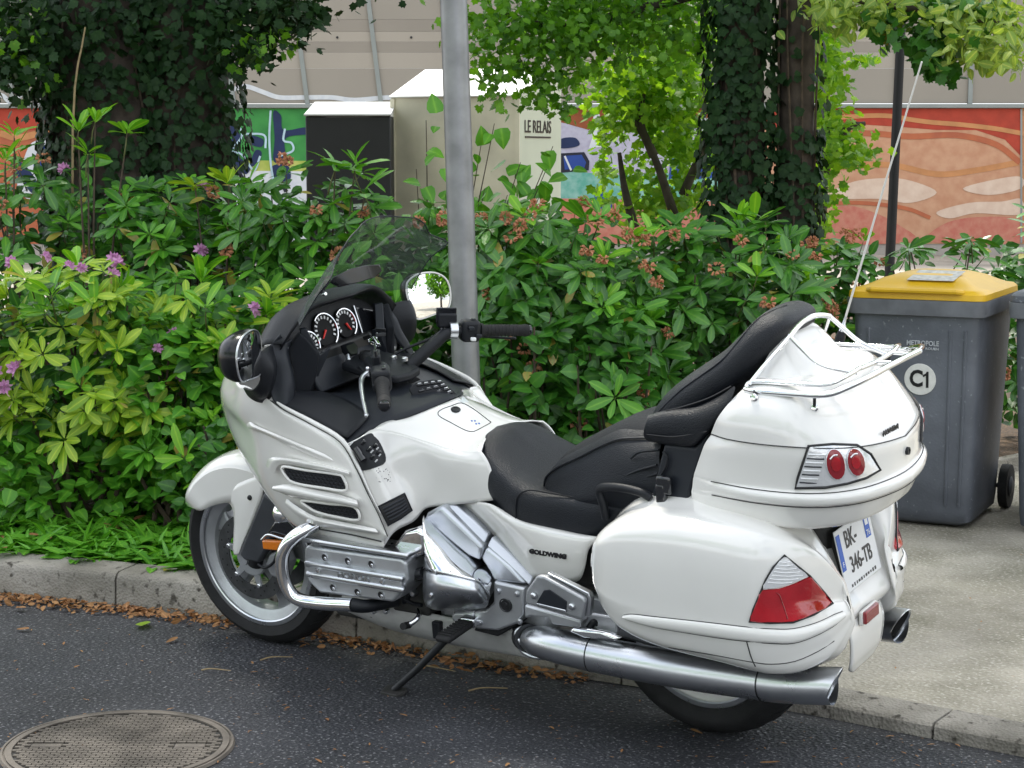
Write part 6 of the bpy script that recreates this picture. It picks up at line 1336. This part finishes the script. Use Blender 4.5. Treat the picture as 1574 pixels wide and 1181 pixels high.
bush('undergrowth_plant', 'low leafy undergrowth behind the front wheel and fairing', 420, 7.2, 330, .66, .08, [('young', .3)], 16, 1200, 'filler_leaf', HEART, (.045, .08), cat='plant', group=GN, dp=.4)
for px_, d_, w_, zt_, lab in ((795, 7.25, 150, 1.22, 'nettle-like plants standing right of the lamp post in front of the seed heads'), (935, 7.2, 170, 1.02, 'broad-leaved plants behind the seat in front of the seed heads'), (560, 7.55, 150, 1.25, 'nettle-like plants seen through the lower windscreen'), (250, 7.35, 170, 1.02, 'nettle-like plants between the two light green rhododendrons')):
    bush('undergrowth_plant', lab, px_, d_, w_, zt_, .2, [('mid', .3)], 9, 380, 'weed_leaf' if px_ < 600 else 'filler_leaf', HEART, (.04, .085), cat='plant', group=GN, shell=.7, dp=.22)
bush('undergrowth_plant', 'leafy shrub at the right edge behind the bins', 1640, 9.7, 260, 1.3, .1, [('mature', .6)], 26, 700, 'filler_leaf', HEART, (.05, .09), cat='plant', group=GN)
# upright shoots that stand out against the background
def sprig(label, pts, wh, scale=1., name='rhododendron_shoot'):
    """pts: pixel tips with depth; one shoot with several whorls"""
    d = pts[0][2]; base = at_depth(pts[0][0]+(6 if len(pts) < 2 else 0), d, .1)
    root = empty(name, base, label=label, cat='shoot', group='tall rhododendron shoots')
    for x, y, dd in pts:
        tip = CAMP+vray(x, y)*dd-base; tube('stem', [Vector((0, 0, .2)), Vector((tip.x*.5+.03, tip.y*.5, tip.z*.6)), tip], [.008, .006, .003], 'twig', root, n=6, interp=4)
        o = bpy.data.objects.new('leaf_whorl', WH[wh][int(U(0, len(WH[wh])))]); ax = npv(toV := Vector((0, 0, 1)))+toC*.25+rng.normal(size=3)*.12
        o.location = tip; o.rotation_euler = Euler((U(-.25, .25), U(-.25, .25), U(0, 6))); o.scale = (scale*U(.9, 1.1),)*3; link(o, root)
sprig('tall light green shoot rising in front of the ivy trunk', [(146, 190, 8.3), (195, 208, 8.3), (120, 205, 8.3), (135, 240, 8.3)], 'young', 1.05)
sprig('light green shoot at the upper left edge', [(22, 212, 8.4), (8, 250, 8.4)], 'young')
sprig('pair of upright shoots in front of the black container', [(515, 262, 8.0), (545, 262, 8.0), (560, 300, 8.0)], 'mid', 1.05)
sprig('light shoot left of the green mural letters', [(352, 285, 8.2), (300, 290, 8.3)], 'lime')
sprig('shoot with round whorls above the bin lid', [(1492, 372, 9.0), (1400, 385, 9.0)], 'mature')
sprig('bright shoot in front of the twin ivy trunks', [(1135, 350, 7.9), (1160, 445, 7.7)], 'young')
# broad-leaved twigs in front of the cream container
hz_ = empty('hazel_bush', at_depth(700, 9.0, .1), label='thin hazel-like bush with rounded leaves in front of the cream container', cat='shrub'); ho = npv(hz_.location)
it = []; ds = []
for x, y, n in ((655, 185, 7), (640, 260, 9), (690, 300, 10), (740, 220, 7), (760, 190, 6), (800, 250, 12), (840, 260, 10), (850, 225, 6), (780, 300, 14), (660, 320, 10), (745, 290, 10), (830, 300, 12)):
    tip = npv(CAMP+vray(x, y)*U(8.7, 9.2))-ho; b = np.array([0, 0, .4]); ds.append(tube_data([Vector(b), Vector(b*.5+tip*.5+np.array([.05, .02, -.12])), Vector(tip)], [.008, .005, .002], 5, interp=4))
    for k in range(n):
        t = U(.72, 1.02); p = b*(1-t)+tip*t+rng.normal(size=3)*.055; it.append((p, rot_from(rng.normal(size=3)+toC*.3, UPZ+toC*.7), U(.055, .105)))
mk('twigs', *join(*ds), 'twig', hz_); scatter('foliage', HEART, it, 'weed_leaf', hz_, kind='stuff')

# ---- trees
def ivy_tree(name, label, stems, depth, leaves, top=6.0, group=None):
    """stems: (px at mid, px top, radius)"""
    base = at_depth(stems[0][0], depth, .10); root = empty(name, base, label=label, cat='tree', **({'group': group} if group else {})); bo = npv(base)
    big = []; items = []
    for px0, px1, r0, cover in stems:
        a = npv(at_depth(px0, depth, 0))-bo; b = npv(at_depth(px1, depth, top))-bo
        pts = []; rad = []
        for k in range(9):
            t = k/8; pts.append(Vector(a+(b-a)*t+np.array([U(-.02, .02), U(-.02, .02), 0]))); rad.append(r0*(1.35-.35*min(1, t*5) if k < 3 else 1-.12*t))
        tube('trunk', pts, rad, 'bark', root, n=18, interp=3)
        for _ in range(int(leaves*cover)):
            z = U(0, 1)**.9*3.6; th = U(0, 6.283); t = z/top; c = a+(b-a)*t; d = RH*math.cos(th)+toC*math.sin(th)
            if math.sin(th) < -.3 or (cover < .5 and z > 1.75 and U(0, 1) < .75): continue
            nz = .5+.5*math.sin(z*5.+px0)*math.cos(th*3+z*2.); rr = r0*1.02+U(.0, .05)+.05*nz*cover
            p = c+d*rr; it_ax = -UPZ*U(.3, 1)+np.cross(d, UPZ)*U(-.8, .8)+d*U(.0, .45); items.append((p, rot_from(it_ax, d+rng.normal(size=3)*.25), U(.022, .044)))
    items.sort(key=lambda q_: -(q_[0] @ toC)*q_[2]); 
    n_ind = 160
    me = geo_mesh('ivy_leaf', [(IVY, [(np.zeros(3), np.eye(3), 1.)], 'ivy_leaf')])
    for p, r_, s in items[:n_ind]:
        o = bpy.data.objects.new('ivy_leaf', me); o.matrix_local = Matrix.LocRotScale(Vector(p), Matrix(r_.tolist()).to_quaternion(), Vector((s, s, s))); link(o, root)
    scatter('ivy_foliage', IVY, items[n_ind:], 'ivy_leaf', root, kind='stuff')
    # clinging vine stems
    ds = []
    for k in range(12):
        px0, px1, r0, cover = stems[int(U(0, len(stems)))]; th = U(.3, 2.8); P = []
        for j in range(7):
            z = .4+j*.45; t = z/top; a = npv(at_depth(px0, depth, 0))-bo; b = npv(at_depth(px1, depth, top))-bo; c = a+(b-a)*t; th += U(-.3, .3); P.append(Vector(c+(RH*math.cos(th)+toC*math.sin(th))*(r0+.015)))
        ds.append(tube_data(P, [.008, .005], 5, interp=3))
    mk('ivy_stems', *join(*ds), 'twig', root)
    return root, bo
t1, o1 = ivy_tree('ivy_clad_tree', 'massive ivy covered trunk group at the upper left', [(180, 165, .30, 1.), (285, 290, .24, 1.), (118, 108, .13, .6)], 9.6, 5200, group='ivy covered trees')
t2, o2_ = ivy_tree('ivy_clad_tree', 'twin ivy covered trunks right of centre behind the backrest', [(1137, 1138, .118, 1.), (1217, 1230, .092, .45)], 9.1, 5200, group='ivy covered trees')
def leafmass(root, ro, name, clumps, geo, m, size, kind='stuff'):
    """clumps: (px, py, depth, radius px x, radius px y, count)"""
    it = []
    for px, py, d, rx, ry, n in clumps:
        for _ in range(int(n*(2.1 if m != 'tree_leaf' else 1.55))):
            v = rng.normal(size=2)*.55; x, y = px+v[0]*rx, py+v[1]*ry; p = npv(CAMP+vray(x, y)*(d+rng.normal()*.22))-ro
            it.append((p, rot_from(np.array([U(-1, 1), U(-1, 1), U(-1.1, .2)]), UPZ*U(.2, 1)+rng.normal(size=3)*.6+toC*.25), U(*size)))
    return scatter(name, geo, it, m, root, kind=kind)
def limb(root, ro, pts, r0, r1, m='bark', name='limb'):
    return tube(name, [Vector(npv(CAMP+vray(x, y)*d)-ro) for x, y, d in pts], [r0, (r0+r1)/2, r1], m, root, n=8, interp=4)
# crown pieces hanging into the picture
limb(t1, o1, [(330, -60, 9.5), (390, 10, 9.2), (440, 50, 9.1)], .03, .008); limb(t1, o1, [(120, -40, 9.5), (60, 30, 9.3), (15, 90, 9.2)], .03, .008)
leafmass(t1, o1, 'crown', [(400, 20, 9.1, 75, 40, 170), (445, 30, 9.1, 40, 40, 90), (385, 75, 9.1, 40, 28, 60), (345, 60, 9.2, 40, 60, 90), (20, 40, 9.2, 70, 80, 330), (40, 110, 9.2, 45, 50, 120), (150, 30, 9.3, 130, 60, 160), (430, -40, 9.1, 120, 60, 200)], MAPLE, 'ivy_leaf', (.024, .046))
leafmass(t1, o1, 'crown_edge', [(385, 85, 9.05, 40, 22, 26), (410, 60, 9.05, 60, 30, 30), (25, 60, 9.1, 50, 70, 60)], MAPLE, 'tree_leaf', (.026, .044))
limb(t2, o2_, [(1130, -30, 9.1), (1000, 10, 9.2), (860, 40, 9.3), (770, 20, 9.2)], .035, .008); limb(t2, o2_, [(1100, -60, 9.0), (960, -20, 8.9), (840, -10, 8.9)], .03, .01)
leafmass(t2, o2_, 'crown', [(780, 30, 9.2, 70, 50, 260), (860, 30, 9.2, 80, 60, 380), (950, 25, 9.2, 90, 60, 420), (1040, 40, 9.3, 70, 70, 320), (800, 95, 9.2, 50, 40, 120), (855, 120, 9.2, 40, 45, 80), (890, 70, 9.2, 60, 50, 140), (748, 110, 9.2, 16, 40, 40), (765, 150, 9.2, 20, 24, 26), (872, 165, 9.2, 14, 30, 26), (830, 150, 9.2, 22, 16, 22), (730, 60, 9.2, 14, 40, 30), (1000, -40, 9.2, 280, 50, 500)], MAPLE, 'tree_leaf', (.020, .042))
limb(t2, o2_, [(1230, -30, 8.8), (1330, 0, 8.5), (1440, 20, 8.4), (1560, 40, 8.4)], .03, .008)
leafmass(t2, o2_, 'crown_pale', [(1300, 15, 8.5, 60, 32, 110), (1370, 10, 8.5, 60, 26, 90), (1500, 25, 8.4, 70, 40, 130), (1560, 55, 8.4, 40, 40, 60), (1540, 95, 8.4, 40, 16, 30), (1490, 70, 8.4, 45, 26, 70), (1400, -50, 8.5, 200, 40, 160)], OVAL, 'pale_leaf', (.045, .08))
leafmass(t2, o2_, 'crown_dark', [(1425, 65, 8.6, 32, 30, 60), (1440, 100, 8.6, 26, 24, 40), (1360, 40, 8.6, 26, 26, 34), (1460, 30, 8.6, 50, 30, 60), (1480, 5, 8.6, 90, 20, 60)], MAPLE, 'filler_leaf', (.035, .06))
# small lime coloured trees
def small_tree(label, stems, clumps, m, size, geo=OVAL):
    base = at_depth(stems[0][0][0], stems[0][0][2], .05); root = empty('small_tree', base, label=label, cat='tree', group='small lime green trees'); ro = npv(base)
    for s_ in stems: limb(root, ro, s_, .030, .012, 'bark', 'trunk')
    leafmass(root, ro, 'crown', clumps, geo, m, size); return root
small_tree('small yellow-green tree with thin bare stems left of the twin ivy trunks', [[(975, 350, 10.4), (960, 290, 10.4), (952, 235, 10.4)], [(1036, 330, 10.4), (1005, 240, 10.4), (962, 165, 10.4)], [(1050, 300, 10.5), (1075, 240, 10.5), (1095, 190, 10.5)], [(1005, 240, 10.4), (985, 190, 10.4), (990, 140, 10.4)]],
           [(960, 130, 10.4, 60, 50, 190), (1010, 110, 10.5, 70, 60, 260), (1060, 120, 10.5, 50, 70, 200), (950, 190, 10.7, 36, 30, 60), (930, 255, 10.8, 16, 40, 36), (960, 160, 10.6, 46, 36, 110), (1015, 185, 10.8, 50, 40, 130), (1060, 240, 10.8, 34, 40, 80), (1000, 290, 10.8, 50, 26, 60), (1050, 200, 10.8, 50, 50, 100), (1000, 315, 10.7, 70, 22, 90), (1062, 290, 10.7, 30, 40, 60), (985, 260, 10.8, 26, 30, 36), (1000, 40, 10.6, 130, 50, 240)], 'lime_leaf', (.024, .048), MAPLE)
small_tree('lime green leaves of a small tree right of the twin ivy trunks', [[(1262, 350, 9.9), (1270, 200, 9.9), (1262, 60, 9.9)], [(1268, 260, 9.9), (1300, 200, 9.9), (1330, 190, 9.9)]],
           [(1268, 60, 9.9, 32, 60, 150), (1272, 120, 9.9, 30, 50, 130), (1275, 190, 9.9, 30, 50, 110), (1290, 225, 9.8, 45, 35, 120), (1310, 235, 9.8, 40, 22, 60), (1262, 290, 9.9, 26, 60, 110), (1325, 90, 9.9, 26, 10, 24), (1255, 340, 9.8, 25, 30, 50)], 'lime_leaf', (.022, .042), MAPLE)
# the crowns above the picture: the trees' own shade
def canopy(root, ro, px, depth, zc, rr, n, m):
    it = []
    for _ in range(n):
        d = rng.normal(size=3); d /= np.linalg.norm(d); q_ = d*U(.3, 1)**.5; p = npv(at_depth(px, depth, zc))-ro+(RH*q_[0]-toC*q_[1])*rr+UPZ*q_[2]*rr*.5
        it.append((p, rot_from(rng.normal(size=3), UPZ+rng.normal(size=3)*.4), U(.12, .2)))
    scatter('upper_crown', MAPLE, it, m, root, kind='stuff')
canopy(t1, o1, 215, 9.8, 5.3, 2.6, 1500, 'tree_leaf'); canopy(t2, o2_, 1150, 9.6, 5.6, 2.6, 1500, 'tree_leaf')
for r_, ro, px in ((t1, o1, 215), (t2, o2_, 1150)):
    for k in range(6):
        a = k*1.05; b = npv(at_depth(px, 9.5, 3.6))-ro; e = b+(RH*math.cos(a)+toC*math.sin(a))*1.6+UPZ*1.6; tube('limb', [Vector(b), Vector(b*.5+e*.5+UPZ*.2), Vector(e)], [.09, .05, .02], 'bark', r_, n=8, interp=3)
# bare canes
tube('bare_cane', [at_depth(102, 8.9, .1), CAMP+vray(112, 200)*8.9, CAMP+vray(131, 42)*8.9], [.007, .006, .004], 'straw', None, n=6, interp=4, label='thin bare cane standing upright before the ivy trunk', cat='cane')
# a tree beyond the bins that shows in the mirror, and unseen tree crowns added for reflections in paint and chrome
def crown_items(x, y, h, rr, n, i):
    it = []
    for _ in range(n):
        d = rng.normal(size=3); d /= np.linalg.norm(d); p = np.array([x, y, h*.68])+d*np.array([rr, rr, rr*.75])*U(.4, 1)**.5*(1+.25*math.sin(d[0]*5+i)*math.cos(d[2]*6)); it.append((p, rot_from(rng.normal(size=3), UPZ+rng.normal(size=3)*.5), U(.22, .36)))
    return it
rt_ = empty('roadside_tree', (-14, -7.2, 0), label='leafy tree reflected in the right mirror, beyond the bins', cat='tree')
tube('trunk', [Vector((0, 0, 0)), Vector((.1, .05, 1.8)), Vector((0, .1, 3.5))], [.2, .15, .08], 'bark', rt_, n=10, interp=3)
scatter('crown', MAPLE, crown_items(0, 0, 5, 2.6, 1300, 0), 'tree_leaf', rt_, kind='stuff')
it = []
for i, (x, y, h, rr) in enumerate(((-24, -2.5, 9, 3.6), (-9, 17, 8, 3.4), (-2, 18, 9, 3.6), (5, 17, 8, 3.6), (12, 18.5, 9, 4.), (19, 17, 8, 3.6), (27, 18, 9, 4.))): it += crown_items(x, y, h, rr, 1000, i)
scatter('added_tree_crowns', MAPLE, it, 'tree_leaf', None, kind='stuff', label='unseen tree crowns added outside the picture for reflections in the paint', cat='wood')
# ---- weeds along the kerb
it = []; it2 = []
for _ in range(2000):
    x = U(.9, 5.5); yk = kerb_y(x)-.155; y = yk-U(0, 1.0)
    if U(0, 1) > (1.25-(yk-y)*.8): continue
    a = U(0, 6.28); it.append((np.array([x, y, .10+U(0, .05)]), rot_from(np.array([math.cos(a), math.sin(a), U(.3, 1.6)]), UPZ+rng.normal(size=3)*.3), U(.06, .14)))
for _ in range(1300):
    x = U(.9, 5.0); y = kerb_y(x)-.165-U(0, 1.)**1.3*.95; k0 = U(0, 6.28)
    for k in range(6):
        a = k0+k*1.25; it2.append((np.array([x, y, .105]), rot_from(np.array([math.cos(a), math.sin(a), U(.25, 1.3)]), UPZ, U(-.3, .3)), U(.06, .15)))
wv = scatter('grass', BLADE, it, 'weed_leaf', None, kind='stuff', label='fresh grass blades along the back of the kerb', cat='grass')
scatter('weeds', leaf_geo(1., .30, .5, .25), it2, 'weed_leaf', None, kind='stuff', label='dandelion and plantain leaves behind the kerb', cat='weeds')
# ================================================================== manhole, litter
mat('cast_iron', (.21, .18, .15), .7, metal=.15, var=.6, vscale=6, bump=.2, bscale=80)
mat('iron_dark', (.05, .047, .043), .7, var=.4, vscale=14)
mc = on_ground(182, 1150, 0.)
mh_ = empty('manhole_cover', mc, label='round cast iron manhole cover with raised studs in the asphalt', cat='manhole cover')
RM = .318
lathe('cover_plate', [(0, .002), (RM-.03, .002), (RM-.03, .004)], (0, 0, .002), (0, 0, 1), 'iron_dark', mh_, n=72)
lathe('cover_rim', [(RM-.03, .0), (RM-.03, .009), (RM-.012, .009), (RM-.012, .004), (RM-.006, .004), (RM-.006, .008), (RM, .008), (RM+.004, 0)], (0, 0, .002), (0, 0, 1), 'cast_iron', mh_, n=72, sharp=25)
ds = []; ang = math.atan2(RGT.y, RGT.x); ca, sa = math.cos(ang), math.sin(ang)
for i in range(-22, 23):
    for j in range(-22, 23):
        x, y = i*.0285+(.014 if j % 2 else 0), j*.0145
        if math.hypot(x, y) > RM-.04: continue
        if abs(abs(x)-.2) < .05 and abs(y) < .018: continue
        X_, Y_ = x*ca-y*sa, x*sa+y*ca; ds.append(box_data((X_, Y_, .0065), (.0255, .0098, .006), Matrix.Rotation(ang+(.12 if j % 2 else -.12), 3, 'Z')))
mk('cover_studs', *join(*ds), 'cast_iron', mh_, smooth=False, kind='stuff')
for sx in (-1, 1): mk('key_slot', *box_data((sx*.2*ca, sx*.2*sa, .0065), (.085, .026, .005), Matrix.Rotation(ang, 3, 'Z')), 'cast_iron', mh_, bevel=.006)
# dead leaves swept against the kerb, and scattered bits on the asphalt
it = []; it2 = []
for _ in range(2600):
    x = U(.55, 5.2); y = kerb_y(x)+abs(rng.normal())*.055*(1 if x > 1.9 else .8)+.004
    if x < 1.9 and U(0, 1) < .35: continue
    a = U(0, 6.28); it.append((np.array([x, y, U(.004, .02)]), rot_from(np.array([math.cos(a), math.sin(a), U(-.25, .35)]), UPZ+rng.normal(size=3)*.5), U(.010, .032)))
for _ in range(170):
    x = U(.9, 5.2); y = kerb_y(x)+.01+abs(rng.normal())*.06; a = U(0, 6.28); it.append((np.array([x, y, U(.008, .025)]), rot_from(np.array([math.cos(a), math.sin(a), U(-.2, .4)]), UPZ+rng.normal(size=3)*.6), U(.025, .05)))
scatter('leaf_litter', OVAL, it, 'dead_leaf', None, kind='stuff', label='drift of dry brown leaves lying along the kerb', cat='leaf litter')
it = []
for _ in range(75):
    px, py = U(0, 1574), U(960, 1181); p = on_ground(px, py, .003)
    if p.y < kerb_y(p.x)+.03: continue
    a = U(0, 6.28); it.append((npv(p)+UPZ*.003, rot_from(np.array([math.cos(a), math.sin(a), U(-.03, .1)]), UPZ+rng.normal(size=3)*.15), U(.012, .034)))
for _ in range(90):
    p = Vector((U(-3, 0), kerb_y(-1)-U(.15, 2.5), .066)); a = U(0, 6.28); it.append((npv(p), rot_from(np.array([math.cos(a), math.sin(a), .05]), UPZ), U(.012, .03)))
for _ in range(420):
    p = on_ground(U(0, 1574), U(955, 1181), .004)
    if p.y < kerb_y(p.x)+.02: continue
    a = U(0, 6.28); it.append((npv(p)+UPZ*.002, rot_from(np.array([math.cos(a), math.sin(a), .02]), UPZ), U(.006, .016)))
scatter('leaf_scraps', leaf_geo(1., .3, .1, .2), it, 'dead_leaf', None, kind='stuff', label='small dry leaf scraps scattered over asphalt and pavement', cat='leaf litter')
for i, (px, py, L_, w_, m_, lab) in enumerate(((225, 955, .10, .5, 'rhodo_lime', 'pale green fallen leaf in the gutter left of the front wheel'), (25, 967, .05, .5, 'dead_leaf', 'tan fallen leaf on the asphalt at the left edge'), (255, 988, .06, .35, 'dead_leaf', 'brown leaf with a long stalk on the asphalt below the kerb'), (1080, 1128, .045, .4, 'dead_leaf', 'brown leaf on the asphalt below the rear tyre'), (1200, 1170, .07, .3, 'dead_leaf', 'curled brown leaf at the bottom edge right of the rear tyre'))):
    gv, gf, _r = leaf_geo(L_, L_*w_, -.15, .25); p = on_ground(px, py, .008); o = mk('fallen_leaf', [tuple(v) for v in gv], gf, m_, label=lab, cat='leaf', group='single fallen leaves'); o.location = p; o.rotation_euler = (.1, .05, i*1.3+2.2)
for i, (x0, y0, x1, y1, lab) in enumerate(((640, 1022, 700, 1032, 'thin twig on the asphalt beside the side stand'), (720, 1062, 780, 1058, 'pale twig on the asphalt right of the stand foot'), (400, 1015, 450, 1010, 'thin dry stem on the asphalt below the front wheel'), (310, 1030, 355, 1031, 'short dry twig on the asphalt above the manhole'))):
    a, b = on_ground(x0, y0, .006), on_ground(x1, y1, .006); tube('twig', [a, (a+b)/2+Vector((.012, .01, .006)), b], [.003, .0025, .0015], 'straw', None, n=5, interp=3, label=lab, cat='twig', group='twigs on the asphalt')
it = []
for _ in range(900):
    x = U(1.2, 4.6); y = kerb_y(x)-.25-U(0, .9); a = U(0, 6.28); it.append((np.array([x, y, .105+U(0, .03)]), rot_from(np.array([math.cos(a), math.sin(a), U(-.1, .5)]), UPZ+rng.normal(size=3)*.5), U(.03, .08)))
scatter('bed_litter', OBL, it, 'dead_leaf', None, kind='stuff', label='dry brown leaves lying on the soil under the shrubs', cat='leaf litter')
